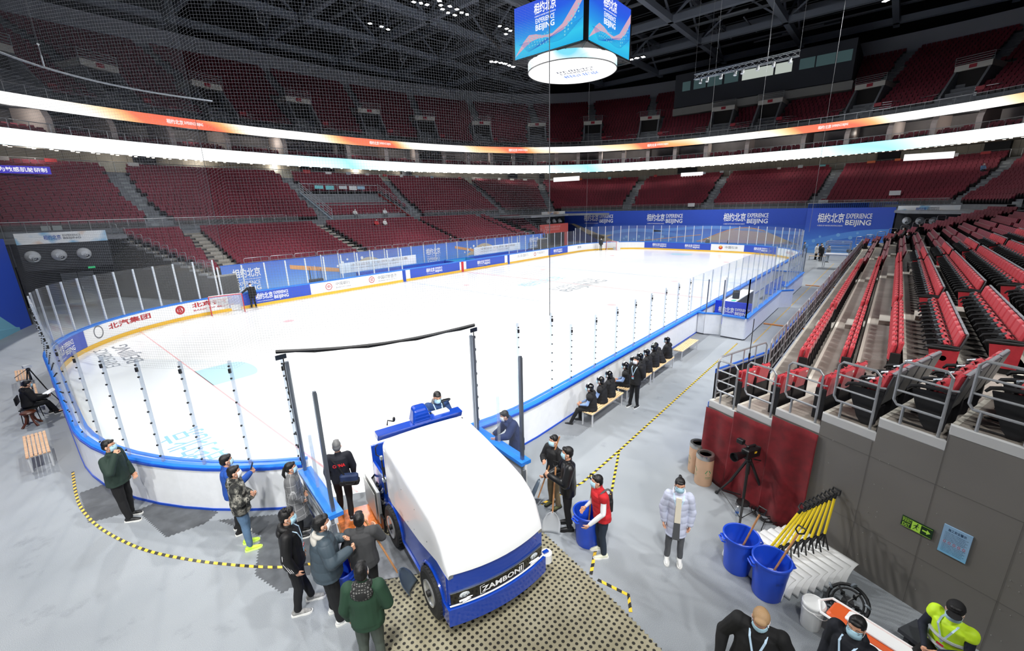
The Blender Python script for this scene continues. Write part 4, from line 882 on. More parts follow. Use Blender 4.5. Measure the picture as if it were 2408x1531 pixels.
for i in range(16):
    a=2*PI*i/16; mb.tube((2.9*math.cos(a),2.9*math.sin(a),16.35),(max(-H,min(H,4.2*math.cos(a))),max(-H,min(H,4.2*math.sin(a))),z0-.12),.035,n=4)
for x in (-2,2):
    for y in (-2,2): mb.tube((x,y,z1),(x*1.5,y*1.5,34),.03,n=4)
mb.box(-1.8,-1.8,z1,1.8,1.8,z1+.5); mb.build('support_frame',m_black,sbd)
def disc_side(t):
    c=t.coord('Object'); return t.ramp(t.noise(.35,c,1),[(.42,'ffffff'),(.52,'f4fcff'),(.62,'7fdcf2')])
mb=MB(); mb.lathe([(3.24,15.78),(3.24,16.36)],(0,0,0),64,cap=False); o=mb.build('ring_display',MX('disc_side',disc_side,.4,emit=1.1),sbd)
mb=MB(); mb.lathe([(3.28,15.74),(3.28,15.78),(3.2,15.78),(3.2,15.74)],(0,0,0),64,cap=False); mb.build('ring_trim',m_black,sbd)
mb=MB(); mb.lathe([(.001,15.76),(3.22,15.76)],(0,0,0),64); mb.lathe([(3.1,16.4),(.001,16.4)],(0,0,0),64); mb.build('bottom_display',m_w1,sbd)
def under(cx,cy): # readable from below, text up = +x side
    a=-.95; c,s=math.cos(a),math.sin(a)
    return lambda X,Y:np.stack([cx+(X*s*-1)*-1*0+ (-(Y)*math.cos(2.75)+X*math.cos(-.75)),cy+(-(Y)*math.sin(2.75)+X*math.sin(-.75))*1,0*X+15.745],1)
ux,uy=Vector((.25,-.97)),Vector((-.97,-.25))
und=lambda X,Y:np.stack([.2+ux.x*X-uy.x*Y,-.3+ux.y*X-uy.y*Y,0*X+15.745],1)
put_text('lettering',[fit_text('EXPERIENCE',-1.25,1.25,-.25,.15,0),fit_text('BEIJING',-1.35,1.35,-.85,-.38,0)],und,M('screen_navy','24304f',.5,emit=.05),sbd); put_text('lettering',[fit_text('相约北京',-1.3,1.4,.45,1.15,.01)],und,M('screen_blue_mark','2f6fd6',.5,emit=.3),sbd)
# ---- protective net of the near end ----
def netmat(name,pitch,w,col):
    m=bpy.data.materials.new(name); m.use_nodes=True; t=NT(m); uv=t.new('ShaderNodeUVMap').outputs[0]; s=t.new('ShaderNodeSeparateXYZ'); t.link(uv,s.inputs[0])
    a=t.math('LESS_THAN',t.math('FRACT',t.math('DIVIDE',s.outputs[0],pitch)),w/pitch); b=t.math('LESS_THAN',t.math('FRACT',t.math('DIVIDE',s.outputs[1],pitch)),w/pitch)
    al=t.math('MAXIMUM',a,b); t.b.inputs['Base Color'].default_value=lin(col); t.b.inputs['Roughness'].default_value=.8; t.link(al,t.b.inputs['Alpha']); return m
m_net=netmat('net_cord',.05,.0018,'6b7079')
sv=np.linspace(121.3,RR_T+.5,70); NPt=np.array([rr(s,.2)[:2] for s in sv]); n=len(sv)
v=[(*p,3.6 if 123.5<s<128.2 else 3.3) for p,s in zip(NPt,sv)]+[(*p,33) for p in NPt]; uv=[(s,3.4) for s in sv]+[(s,33) for s in sv]
nt=thing('safety_net','fine protective net hanging from the roof round the near end of the rink','net'); mkobj('net_mesh',v,[(i,i+1,n+i+1,n+i) for i in range(n-1)],m_net,nt,uv=uv)
mb=MB(); mb.tube((*NPt[0],3.4),(*NPt[0],33),.012,n=4); mb.tube((*NPt[-1],3.4),(*NPt[-1],33),.012,n=4); mb.build('edge_cord',m_dgrey,nt)
mb=MB(); mb.path([(*rr(s,.22)[:2],13) for s in np.linspace(138,RR_T+1.6,40)],.05,6); 
hp=tag(mb.build('net_hoop',M('hoop_grey','7f858c',.4,.4)),'curved steel pipe holding the net, hung on two cables at upper left','pipe')
for s,lb in ((143.2,'thin cable with turnbuckle at the left end of the curved net pipe'),(151.3,'thin cable with turnbuckle at the middle of the curved net pipe')):
    x,y=rr(s,.22)[:2]; t=thing('hanging_cable',lb,'cable',(x,y,13)); mb=MB(); mb.tube((0,0,1),(0,0,20),.008,n=4); mb.build('wire',m_rail,t); mb=MB(); mb.tube((0,0,.05),(0,0,.5),.03,n=6); mb.ball((0,0,.95),.05,6,4); mb.tube((0,0,.5),(0,0,1),.012,n=5); mb.build('turnbuckle',m_post,t)
# ---- roof fittings ----
m_lamp=M('flood_lamp','ffffff',.5,emit=22); lampc=[0]
def lamp(x,y,z,lab,grp,s=1.):
    t=thing('flood_lamp',lab,'floodlight',(x,y,z),lampc[0]*.7,grp); lampc[0]+=1; mb=MB(); mb.cbox((0,0,.12),(.5*s,.42*s,.2)); mb.build('lamp_housing',m_black,t); mb=MB(); mb.cbox((0,0,0),(.44*s,.36*s,.04)); mb.build('lamp_face',m_lamp,t); mb=MB(); mb.tube((0,0,.2),(0,0,2.2),.04,n=5); mb.build('bracket',m_truss,t)
for pts,lb,g in (([(9.7,29.7),(10.5,29.3),(11.3,29.1),(11.7,27.2),(13.5,28.7),(13.6,27.4),(14.7,29.0),(14.8,27.4),(15.9,27.7),(15.8,28.9),(16.8,27.6),(12.6,28.0)],'bright floodlamp in the big cluster left of the black speaker column','floodlamps left of the speaker column'),
  ([(9.5,39.2),(11.2,39.0),(12.4,39.2)],'bright floodlamp in the group of three over the left roof beams','three floodlamps over the left beams'),([(22.7,27.1),(24.1,27.0),(25.0,27.1),(25.5,28.4)],'bright floodlamp in the cluster beside the video cube','floodlamps beside the video cube'),
  ([(33.2,38.6),(33.9,38.2),(34.9,37.9),(35.8,37.7),(37.1,37.8),(38.2,37.8)],'floodlamp in the row of six lower left of the video cube','row of six floodlamps'),([(50.1,20.4),(50.1,19.3),(50.3,18.2)],'floodlamp in the row of three right of the video cube','row of three floodlamps'),([(52,-14.4)],'single round floodlamp at the top edge above the press box','single floodlamp')):
    for x,y in pts: lamp(x,y,31,lb,g,1.0 if x<30 else 1.5)
for i,(x,y) in enumerate(((-.1,50.8),(14.1,50.8),(23.2,50.9),(39.7,50.9))):
    t=thing('roof_panel','small square framed panel hanging under the left roof beams','panel',(x,y,32.2),.6,'square panels under the roof'); mb=MB(); mb.box(-.7,-.04,-.7,.7,.04,.7); mb.build('panel_face',m_dgrey,t); mb=MB()
    for a in (-.72,.72): mb.box(a-.06,-.06,-.78,a+.06,.06,.78); mb.box(-.78,-.06,a-.06,.78,.06,a+.06)
    mb.tube((0,0,.7),(0,0,1.6),.03,n=4); mb.build('panel_frame',m_post,t)
sp=thing('line_speaker','curved black line array speaker column hanging left of the video cube','speaker',(11.6,19.9,0))
for i,(dx,z,a) in enumerate([(0,31-.42*k,0) for k in range(8)]+[(.06*k*k*.5,27.6-.38*k,.1*k) for k in range(9)]):
    mb=MB(); mb.T=Matrix.Translation((dx*.6,-dx*.7,z))@Matrix.Rotation(-.9,4,'Z')@Matrix.Rotation(a,4,'Y'); mb.cbox((0,0,0),(.6,1.1,.36),0,.03); mb.T=None; mb.build('speaker_cabinet',m_black,sp)
# lighting truss in front of the press box
tr=thing('lighting_truss','horizontal lighting truss with lamps hanging in front of the press box','truss',(0,0,0)); A=Vector((14.1,-4.,17)); B=Vector((13.9,-12.1,17.2)); mb=MB()
for dx,dz in ((-.2,0),(.2,0),(-.2,.4),(.2,.4)): mb.tube(A+Vector((dx,0,dz)),B+Vector((dx,0,dz)),.03,n=5)
for i in range(16):
    p=A.lerp(B,i/16); q=A.lerp(B,(i+1)/16); mb.tube(p+Vector((-.2,0,0)),q+Vector((-.2,0,.4)),.015,n=4); mb.tube(p+Vector((.2,0,.4)),q+Vector((.2,0,0)),.015,n=4); mb.tube(p+Vector((-.2,0,0)),q+Vector((.2,0,0)),.015,n=4)
mb.build('truss_frame',M('truss_silver','b9c0c2',.3,.8),tr); mb=MB()
for i in (1,2,4,6,7,9,11,13): p=A.lerp(B,i/14); mb.tube(p-Vector((0,0,.05)),p-Vector((.1,0,.4)),.1,.14,n=8)
mb.build('stage_lamp',M('stage_lamp_grey','c8cdcf',.4,.5),tr); mb=MB()
for p in (A,A.lerp(B,.15),A.lerp(B,.72),B): mb.tube(p,p+Vector((0,0,16)),.012,n=4)
mb.build('hanging_wire',m_rail,tr)
for i,(x,y) in enumerate(((20,10.6),(20,-3.9),(20,-8.5),(22,-13.6))):
    mb=MB(); mb.tube((x,y,3.2 if i in (0,3) else 12.5),(x,y,33),.012,n=4); tag(mb.build('hanging_cable',m_rail),['thin vertical net cable below the video cube','thin vertical cable under the lighting truss','thin vertical cable in front of the press box','thin vertical net cable at the blue wall corner'][i],'cable')
# press box
pb=thing('press_box','dark press box with lit windows jutting out high at the far right','press box',(0,0,0)); mb=MB(); mb.box(57.5,-11.6,23.3,69,15,28.8); mb.build('box_shell',M('press_box_dark','33373f',.7),pb)
mb=MB(); mb.box(57.6,-11.8,22.0,70,15.2,23.2); mb.build('light_base',M('base_grey','8f8f8c',.7),pb)
mb=MB()
for i,(a,b) in enumerate(((13.6,12.2),(11.6,9.5),(9.2,6.8),(6.4,4.2),(3.6,-1.0),(-1.3,-3.6),(-4.6,-6.6),(-6.8,-9.2),(-9.4,-11.2))): mb.m=int(i in (4,5)); zz=25.1+.12*i*0; mb.box(57.42,b,25.9,57.52,a,27.4)
mb.build('window',[M('booth_glass','5e7a7c',.2,emit=.18),M('booth_lit','cfd8cf',.3,emit=.7)],pb)
mb=MB(); mb.cbox((57.2,1.2,28.2),(.8,.7,1.2),0,.05); mb.cbox((57.2,-.6,28.4),(.4,.5,1.1),0,.05); mb.build('camera_housing',m_black,pb)
# small lit screens on the bowl
def bowl_screen(P,lab,mat,txt=None,name='led_board',w=.15):
    t=thing(name,lab,'screen'); v=[Vector(p) for p in P]; n=(v[1]-v[0]).cross(v[3]-v[0]).normalized()*w; mb=MB(); mb.hexa([v[0],v[1],v[1]+n,v[0]+n,v[3],v[2],v[2]+n,v[3]+n]); mb.build('screen_face',mat,t)
    if txt:
        d=(v[1]-v[0]); L_=d.length; d.normalize(); u=(v[3]-v[0]).normalized(); c=v[0]+n*1.1
        put_text('lettering',[fit_text(txt,.06*L_,.94*L_,(v[3]-v[0]).length*.2,(v[3]-v[0]).length*.82,.012)],lambda X,Y:np.array([tuple(c+d*x+u*y) for x,y in zip(X,Y)]),m_w1,t)
    return t
bowl_screen([(-29.8,36,9.95),(-26.1,36,9.95),(-26.1,36,10.55),(-29.8,36,10.55)],'long purple led text board with white characters at the left edge',M('led_purple','4438c8',.5,emit=.9),'·专为敏感肌肤研制')
for (ya,yb,x,lab) in ((33.2,27.6,44.6,'white lit board above the seats left of the centre aisle'),(12.4,8.6,56.8,'white lit board above the seats in the middle of the far end'),(-19.4,-24.2,50.3,'long white lit board above the seats at the far right')):
    bowl_screen([(x,ya,10.9),(x+.6,yb,10.9),(x+.6,yb,11.7),(x,ya,11.7)],lab,m_w1)
# media platform
mp=thing('media_platform','media platform with glass rail cut into the far side stand','platform',(0,0,0)); x0,x1=-5.2,5.6
mb=MB(); mb.box(x0,28.4,4.9,x1,35.5,5.2); [mb.box(x0+.2,29.4+.9*k,5.2,x1-.2,30.3+.9*k,5.2+.3*(k+1)) for k in range(5)]; mb.build('platform_deck',m_dgrey,mp)
mb=MB(); mb.box(x0,35.3,5.2,x1,35.5,8.3); mb.build('back_wall',m_dgrey,mp); mb=MB(); mb.hexa([(x1-.1,28.4,5),(x1+.1,28.4,5),(x1+.1,35.5,5),(x1-.1,35.5,5),(x1-.1,28.4,5.4),(x1+.1,28.4,5.4),(x1+.1,35.5,8.6),(x1-.1,35.5,8.6)]); mb.build('side_wall',M('side_red','b3262c',.6),mp)
mb=MB(); mb.hexa([(x0-.1,28.4,5),(x0+.1,28.4,5),(x0+.1,35.5,5),(x0-.1,35.5,5),(x0-.1,28.4,5.4),(x0+.1,28.4,5.4),(x0+.1,35.5,8.6),(x0-.1,35.5,8.6)]); mb.build('side_wall',M('side_pale_blue','a9bccb',.6),mp)
mb=MB()
for x in (x0,x1):
    for h in (.3,.6,.9,1.15): mb.tube((x,28.4,5.4+h),(x,35.5,8.6+h),.03,n=5)
    for k in range(9): y=28.4+.88*k; z=5.4+.4*k; mb.tube((x,y,z),(x,y,z+1.15),.03,n=5)
mb.tube((x0,35.4,9.6),(x1,35.4,9.6),.04,n=6); [mb.tube((x0+1.2*k,35.4,8.3),(x0+1.2*k,35.4,9.6),.025,n=5) for k in range(10)]; mb.build('platform_rail',M('rail_pale','c3cdd6',.4,.4),mp)
Sm=[(x0+.6+.55*i,29.75+.9*k,5.2+.3*(k+1),PI) for k in range(5) for i in range(18)]; seat_mass('stadium_chair_mass',Sm,'red folding seats on the media platform')
for i,(x,c) in enumerate(((-3.4,'7fd6dc'),(-2.0,'7fd6dc'),(-.2,'d8e2e6'),(1.2,'eef1f3'),(2.4,'a7d0e8'))):
    mb=MB(); mb.box(x,35.26,9.05-(.1*(i%2)),x+1.1,35.3,9.45); tag(mb.build('hung_flag',M('flag_'+c,c,.6,emit=.0)),'%s cloth hung on the media platform rail'%['first pale teal','second pale teal','pale grey','white','light blue'][i],'flag')
# hung cards and flags along the top rail of the lower bowl
cardR=random.Random(11); cr=ringpts(58.2,41.0,3.6,116,-34,600,-.65); Q,_=resample(cr,1.0); cols=['d9d7d2','b9c4cc','c83a3e','e7e9ea','e4784a','f2f3f3','b8383c','9fb4c4','7cc9d2']
nm={'d9d7d2':'off white','b9c4cc':'grey blue','c83a3e':'red','e7e9ea':'white','e4784a':'orange','f2f3f3':'bright white','b8383c':'dark red','9fb4c4':'pale blue','7cc9d2':'teal'}
d=np.gradient(Q,axis=0)
for i,(x,y) in enumerate(Q):
    if i%3 or cardR.random()<.35: continue
    c=cols[cardR.randrange(len(cols))]; a=math.atan2(d[i][1],d[i][0]); w=cardR.uniform(.5,1.0); mb=MB(); mb.cbox((0,0,.35+.1*cardR.random()),(w,.03,cardR.uniform(.3,.5))); o=mb.build('hung_card',M('card_'+c,c,.6)); o.location=(x,y,11.05); o.rotation_euler=(0,0,a); tag(o,nm[c]+' card hung on the rail above the top row of the lower bowl','card',group=nm[c]+' cards on the top rail')
deck_rail(ringpts(58.6,41.4,3.6,166,-50,240,-.65),10.65,1.0,'thin steel rail behind the top row of the lower bowl')
# ================= near seats, guard rails, curtains =================
m_red=MX('seat_fabric',lambda t:t.ramp(t.noise(9,t.coord('Object'),3),[(.3,'b01c2c'),(.7,'c42434')]),.7,sheen=.3,bump=.05,bs=400); m_shell=M('seat_shell_grey','4a4c50',.4); m_edge=M('seat_edge_grey','8d9096',.4); m_chr=M('hinge_chrome','aeb9c0',.2,.9); m_tag=M('number_tag','e9e6e0',.5)
def tilt(y,z,a): return Matrix.Translation((0,y,z))@Matrix.Rotation(a,4,'X')
def seatA():
    t=thing('stadium_chair','','chair')
    mb=MB(); mb.T=tilt(-.06,.66,.13); mb.cbox((0,0,0),(.45,.085,.46),0,.04); mb.build('backrest',m_red,t,bevel=.012,smooth=True)
    mb=MB(); mb.T=tilt(.045,.62,.1); mb.cbox((0,0,0),(.43,.095,.42),0,.045); mb.build('seat_cushion',m_red,t,bevel=.012,smooth=True)
    mb=MB(); mb.cbox((0,-.05,.24),(.46,.08,.44),0,.02); mb.cbox((0,.03,.25),(.40,.04,.38),0,.015); mb.cbox((-.245,-.02,.33),(.025,.18,.6),0,.01); mb.cbox((.245,-.02,.33),(.025,.18,.6),0,.01); mb.build('seat_base',m_sblk,t)
    mb=MB(); mb.cbox((.12,-.118,.80),(.05,.012,.04),0); mb.build('number_tag',m_tag,t); return t
def seatB():
    t=thing('stadium_chair','','chair')
    mb=MB(); mb.T=tilt(-.15,.68,.22); mb.cbox((0,0,0),(.45,.09,.56),0,.04); mb.cbox((0,.045,-.1),(.3,.03,.2),0,.012); mb.build('backrest',m_red,t,bevel=.015,smooth=True)
    mb=MB(); mb.T=tilt(-.205,.66,.22); mb.cbox((0,0,0),(.47,.04,.60),0,.02); mb.build('back_shell',[m_shell],t,bevel=.008)
    mb=MB(); mb.T=tilt(-.185,.66,.22); mb.cbox((0,0,.31),(.44,.05,.035),0,.012); mb.build('shell_edge',m_edge,t)
    mb=MB(); mb.T=tilt(.02,.57,.12); mb.cbox((0,0,0),(.43,.13,.40),0,.05); mb.build('seat_cushion',m_red,t,bevel=.015,smooth=True)
    mb=MB(); mb.T=tilt(.1,.55,.12); mb.cbox((0,0,0),(.40,.05,.38),0,.02); mb.T=None; mb.cbox((0,-.02,.18),(.40,.2,.26),0,.03); mb.build('seat_shell',m_sblk,t)
    mb=MB(); mb.tube((0,.02,.735),(0,.12,.70),.05,.045,n=10); mb.build('hinge_cap',m_chr,t,smooth=True)
    mb=MB()
    for s in (-1,): mb.path([(s*.25,-.2,.66),(s*.25,-.0,.675),(s*.25,.2,.66),(s*.25,.3,.63),(s*.25,.34,.57)],[.026,.03,.03,.028,.018],8)
    mb.build('armrest',m_sblk,t,smooth=True)
    mb=MB(); mb.extr([(-.16,.05),(-.06,.0),(.02,.0),(.10,.1),(.22,.4),(.28,.6),(-.2,.64)],lambda q,y,z:(-.25+q,y,z),-.018,.018); mb.tube((-.25,.0,.02),(-.25,.36,.03),.014,n=6); mb.build('side_frame',m_sblk,t); return t
def endpanel(parent_label,x,y,z,a,num):
    t=thing('row_end_panel',parent_label,'panel',(x,y,z),a); mb=MB(); mb.extr([(-.18,.12),(.18,.12),(.26,.58),(-.2,.60)],lambda q,yy,zz:(q,yy,zz),-.02,.02); mb.build('red_panel',m_red,t); mb=MB(); mb.cbox((0,.06,.63),(.07,.52,.05),0,.015); mb.build('armrest',m_sblk,t); mb=MB(); mb.lathe([(.0,0),(.055,0)],(-.024,.02,.42),16,(-1,0,0)); mb.build('number_disc',m_tag,t)
    return t
CAMP=Vector((-30.45,-19.95,6.27)); CF=Vector((math.cos(.7154)*math.cos(.2742),math.sin(.7154)*math.cos(.2742),-math.sin(.2742))); CR=Vector((math.sin(.7154),-math.cos(.7154),0))
NS=[]
BL=((-17.9,-12.75,'near block'),(-11.5,-1.75,'middle block'),(-.5,9.3,'far block'),(10.6,18.2,'last block'))
for k in range(NK-1):
    z=zk(k); y=-(18.1+.83*(k+1)-(.2 if k<3 else .26))
    for x0,x1,bn in BL:
        n=int((x1-x0)/.505)
        for i in range(n+1): NS.append((x0+.505*i,y,z,0,k,bn,i==0))
    A=Vector(lip(k+1,-1)[0]); B=Vector(lip(k+1,-1)[1]); d=B-A; L=d.length; d.normalize(); a=math.atan2(d.y,d.x); n=int((L-1.5)/.505)
    for i in range(n): p=A+d*(.42+.505*i)+Vector((-d.y,d.x))*(.18 if k<3 else .26); NS.append((p.x,p.y,z,a,k,'corner block',i==0))
    # far corner mirrored
    for i in range(n): p=A+d*(.42+.505*i)+Vector((-d.y,d.x))*.25; NS.append((-p.x,p.y,z,-a,k,'last block',False))
def dist(s): v=Vector((s[0],s[1],s[2]+.6))-CAMP; return v.length
def inview(s):
    v=Vector((s[0],s[1],s[2]+.6))-CAMP; f=v.dot(CF)
    return f>1 and v.dot(CR)/f<1.24
vis=sorted([s for s in NS if inview(s)],key=dist); near=vis[:298]; ns=set(id(s) for s in near); rest=[s for s in NS if id(s) not in ns]
ORD=['front','second','third','fourth','fifth','sixth','seventh','eighth','ninth','tenth','eleventh','top']
pA=seatA(); pB=seatB(); usedA=usedB=False
for s in near:
    x,y,z,a,k,bn,e=s; lb='%s folding seat in the %s row of the near-side stand, %s'%('red slim backed' if k<3 else 'red black armed',ORD[k],bn); g='%s row seats, %s of the near-side stand'%(ORD[k],bn)
    if k<3:
        if not usedA: usedA=True; pA.location=(x,y,z); pA.rotation_euler=(0,0,a); tag(pA,lb,None,g)
        else: dup(pA,(x,y,z),a,lb,g)
    else:
        if not usedB: usedB=True; pB.location=(x,y,z); pB.rotation_euler=(0,0,a); tag(pB,lb,None,g)
        else: dup(pB,(x,y,z),a,lb,g)
    if e and k>2 and x<0 and bn!='corner block': endpanel('red end panel with number disc at the near end of the %s row, %s'%(ORD[k],bn),x-.28*math.cos(a),y-.28*math.sin(a),z,a,k)
seat_mass('stadium_chair_mass',[s[:4] for s in rest],'red folding seats in the far part of the near-side stand')
# ---- guard rails on the stepped ends ----
m_grail=M('rail_galvanised','a9acb0',.4,.55,var=.08,vs=20)
def guard(sx,sg,k,lab):
    t0=(0 if k==0 else .7+.82*(k-1))+.1; t1=.7+.82*k-.1; z=zk(k)
    f=lambda t,zz:((20.58+.4*t)*sx*1.0,(17.36+.917*t)*sg,zz)
    o=f(t0,z); mb=MB(); F=lambda t,h:tuple(Vector(f(t,z+h))-Vector(o))
    top,bot=1.0,.3; r=.021; c=.07
    mb.path([F(t0+.02,bot+c),F(t0+.02,top-c),F(t0+c,top),F(t1-c,top),F(t1,top-c),F(t1,.0)],r,7); mb.path([F(t0+.02,bot+c),F(t0+c,bot),F(t1,bot)],r,7)
    for h in (.53,.77): mb.tube(F(t0+.02,h),F(t1,h),r*.8,n=6)
    mb.tube(F(t0+.16,0),F(t0+.16,bot),r,n=7); mb.tube(F(t1,.74),F(t1+.1,.76),.015,n=5)
    ob=mb.build('guard_rail',m_grail,smooth=True); ob.location=o; tag(ob,lab,'guard rail',group=None)
for k in range(0,7): guard(-1,-1,k,'grey tubular guard rail on the %s step of the near near-side stand end'%ORD[k])
for k in range(0,12): guard(-1,1,k,'grey tubular guard rail on the %s step of the left stand by the dark tunnel'%ORD[k])
for k in range(0,8): guard(1,-1,k,'grey tubular guard rail on the %s step at the far end of the near-side stand'%ORD[k])
for k in range(0,8): guard(1,1,k,'small guard rail on the %s step of the far side stand near the red arch'%ORD[k])
# ---- front railing of the near-side stand ----
m_bcl=M('black_cloth','17181b',.85); m_bst=M('blue_strip','3a6fd8',.6)
def railpanel(a,b,z,lab,grp,h=1.0,cloth=True,nv=4):
    a,b=Vector((*a,z)),Vector((*b,z)); d=b-a; L=d.length; rz=math.atan2(d.y,d.x); t=thing('railing_panel',lab,'railing',tuple(a),rz,grp); mb=MB(); c=.08
    mb.path([(.03,0,.0),(.03,0,h-c),(.03+c,0,h),(L-.03-c,0,h),(L-.03,0,h-c),(L-.03,0,0)],.022,6)
    for q in (.12,.4,.68): mb.tube((.03,0,q*h),(L-.03,0,q*h),.017,n=5)
    for i in range(1,nv): mb.tube((L*i/nv,0,.12*h),(L*i/nv,0,h),.017,n=5)
    mb.build('rail_frame',m_grail,t,smooth=True)
    if cloth:
        mb=MB(); mb.box(.02,.04,-.1,L-.02,.055,.62); mb.build('black_cloth',m_bcl,t); mb=MB(); mb.box(.02,.035,.62,L-.02,.06,.72); mb.build('blue_strip',m_bst,t)
P0=lip(0,-1)
railpanel((-20.5,-17.42),(-18.55,-18.02),1.9,'tubular railing panel with black cloth at the near corner of the near-side stand',None)
for i in range(18): x=-18.35+i*2.02; railpanel((x,-18.06),(x+1.98,-18.06),1.9,'tubular railing panel with black cloth along the front of the near-side stand','front railing panels of the near-side stand')
for i in range(19): x=-18.3+i*1.95; railpanel((x,18.12),(x+1.9,18.12),1.9,'steel railing panel above the blue banner along the far side stand','railing panels above the far side banner',1.02,False,3)
# blue outer cloth on the ice side of the near-side stand
mb=MB(); mb.poly([(-20.62,-17.33),(-18.42,-18.06),(-18.42,-18.09),(-20.62,-17.37)][::-1],0,1.85); mb.box(-18.42,-18.09,0,18.4,-18.06,1.8); tag(mb.build('blue_skirt',m_bst),'blue cloth skirt hung along the front of the near-side stand','cloth')
# red notices hung on that rail
for x in (-8.9,1.6): mb=MB(); mb.box(x,-17.97,1.7,x+.8,-17.95,2.5); tag(mb.build('red_notice',M('notice_red','c8504c',.6)),'red notice sheet on the front railing, %s one'%('nearer' if x<0 else 'farther'),'notice')
# curtains
m_velvet=MX('velvet_red',lambda t:t.ramp(t.noise(5,t.coord('Object'),3),[(.3,'5e0a14'),(.7,'7c101c')]),.9,sheen=.08)
for k,(t0,t1) in enumerate(((0.0,.72),(.70,1.55),(1.52,2.38))):
    n=40; m=14; z1=zk(k)-.15; v=[]
    for j in range(m+1):
        h=j/m
        for i in range(n+1):
            t=t0+(t1-t0)*i/n; w=.016*math.sin(i*.3+k)*(.3+.9*(1-h))+.035*math.sin(i*.2+2*k+1.3*h)*(1-h*.7); o=.085+.06*(1-h)+w
            v.append((-20.6-.4*t-.917*o,-(17.36+.917*t)+.4*o,.01+(z1-.01)*h))
    f=[(j*(n+1)+i,j*(n+1)+i+1,(j+1)*(n+1)+i+1,(j+1)*(n+1)+i) for j in range(m) for i in range(n)]
    o=mkobj('stage_curtain',v,f,m_velvet,smooth=True); s=o.modifiers.new('s','SOLIDIFY'); s.thickness=.012; tag(o,['dark red velvet curtain under the lowest step of the stand end','dark red velvet curtain under the second step, behind the tv camera','dark red velvet curtain under the third step beside the grey wall'][k],'curtain')
# printed signs on the grey end wall; wall frame: t along, z up, outward normal
def wallfn(o=.06): return lambda X,Y:np.array([wallpt(x,y,o) for x,y in zip(X,Y)])
def signbox(name,t0,t1,z0,z1,mat,lab,cat,o=.055):
    t=thing(name,lab,cat); mb=MB(); A=[wallpt(t0,z0,.05),wallpt(t1,z0,.05),wallpt(t1,z0,o+.01),wallpt(t0,z0,o+.01)]; B=[(x,y,z1) for x,y,z in A]; mb.hexa(A+B); mb.build('board',mat,t); return t
wf1=lambda o:(lambda X,Y:wallfn(o)(3.74+(X-4.32)*.655,1.30+(Y-1.02)*.97))
wf2=lambda o:(lambda X,Y:wallfn(o)(4.21+(X-4.98)*.705,1.20+(Y-.83)*.98))
sg=signbox('exit_sign',3.74,4.12,1.30,1.475,M('sign_dark_green','12351a',.4),'green glowing EXIT sign with running figure and arrow on the grey wall','sign'); m_lg=M('sign_lime','a8d84a',.5,emit=.1)
put_text('lettering',[fit_text('安全出口',4.34,4.50,1.12,1.18,.01),fit_text('EXIT',4.35,4.49,1.045,1.10,.01)],wf1(.07),m_lg,sg)
put_text('running_figure',[(np.array([(4.52,1.035),(4.69,1.035),(4.69,1.185),(4.52,1.185)]),[(0,1,2,3)])],wf1(.069),m_lg,sg)
put_text('running_figure',[_disc(4.625,1.163,.013,10),(np.array([(4.60,1.145),(4.63,1.15),(4.615,1.10),(4.59,1.10)]),[(0,1,2,3)]),strip(lambda x:1.12+.5*(x-4.56),4.555,4.60,.012,2),strip(lambda x:1.135-.4*(x-4.62),4.62,4.66,.01,2),strip(lambda x:1.06+1.0*(x-4.56),4.555,4.605,.014,2),strip(lambda x:1.10-1.0*(x-4.605),4.605,4.64,.014,2)],wf1(.072),M('sign_dark_green'),sg)
put_text('arrow',[(np.array([(4.72,1.1),(4.80,1.1),(4.80,1.07),(4.87,1.112),(4.80,1.155),(4.80,1.125),(4.72,1.125)]),[(0,1,2,3,4,5,6)]),(np.array([(4.33,1.03),(4.89,1.03),(4.89,1.036),(4.33,1.036)]),[(0,1,2,3)]),(np.array([(4.33,1.184),(4.89,1.184),(4.89,1.19),(4.33,1.19)]),[(0,1,2,3)])],wf1(.072),m_lg,sg)
def posterm(t):
    s=t.new('ShaderNodeSeparateXYZ'); t.link(t.coord('Object'),s.inputs[0]); return t.ramp(t.math('DIVIDE',s.outputs[2],1.4),[(.55,'2a9ad2'),(.85,'7cc0e8'),(.98,'8fb6d8')])
po=signbox('wall_poster',4.21,4.52,1.20,1.66,MX('poster_blue',posterm,.3),'light blue printed safety notice on the grey wall right of the EXIT sign','poster',.056); m_pt=M('poster_text','16395e',.5)
put_text('lettering',[fit_text('施工安全警示',5.06,5.34,1.215,1.26,.01)]+[fit_text('注意安全文明施工严禁吸烟请佩戴好口罩'[:18-2*(i%3)],5.02,5.38-.03*(i%2),1.18-.024*i,1.192-.024*i,0) for i in range(14) if i not in (6,7)],wf2(.068),m_pt,po)
put_text('red_mark',[_ringtxt(5.05+.075*i,1.03,.02,.7) for i in range(5)],wf2(.069),M('mark_red','d03a3a',.5),po)
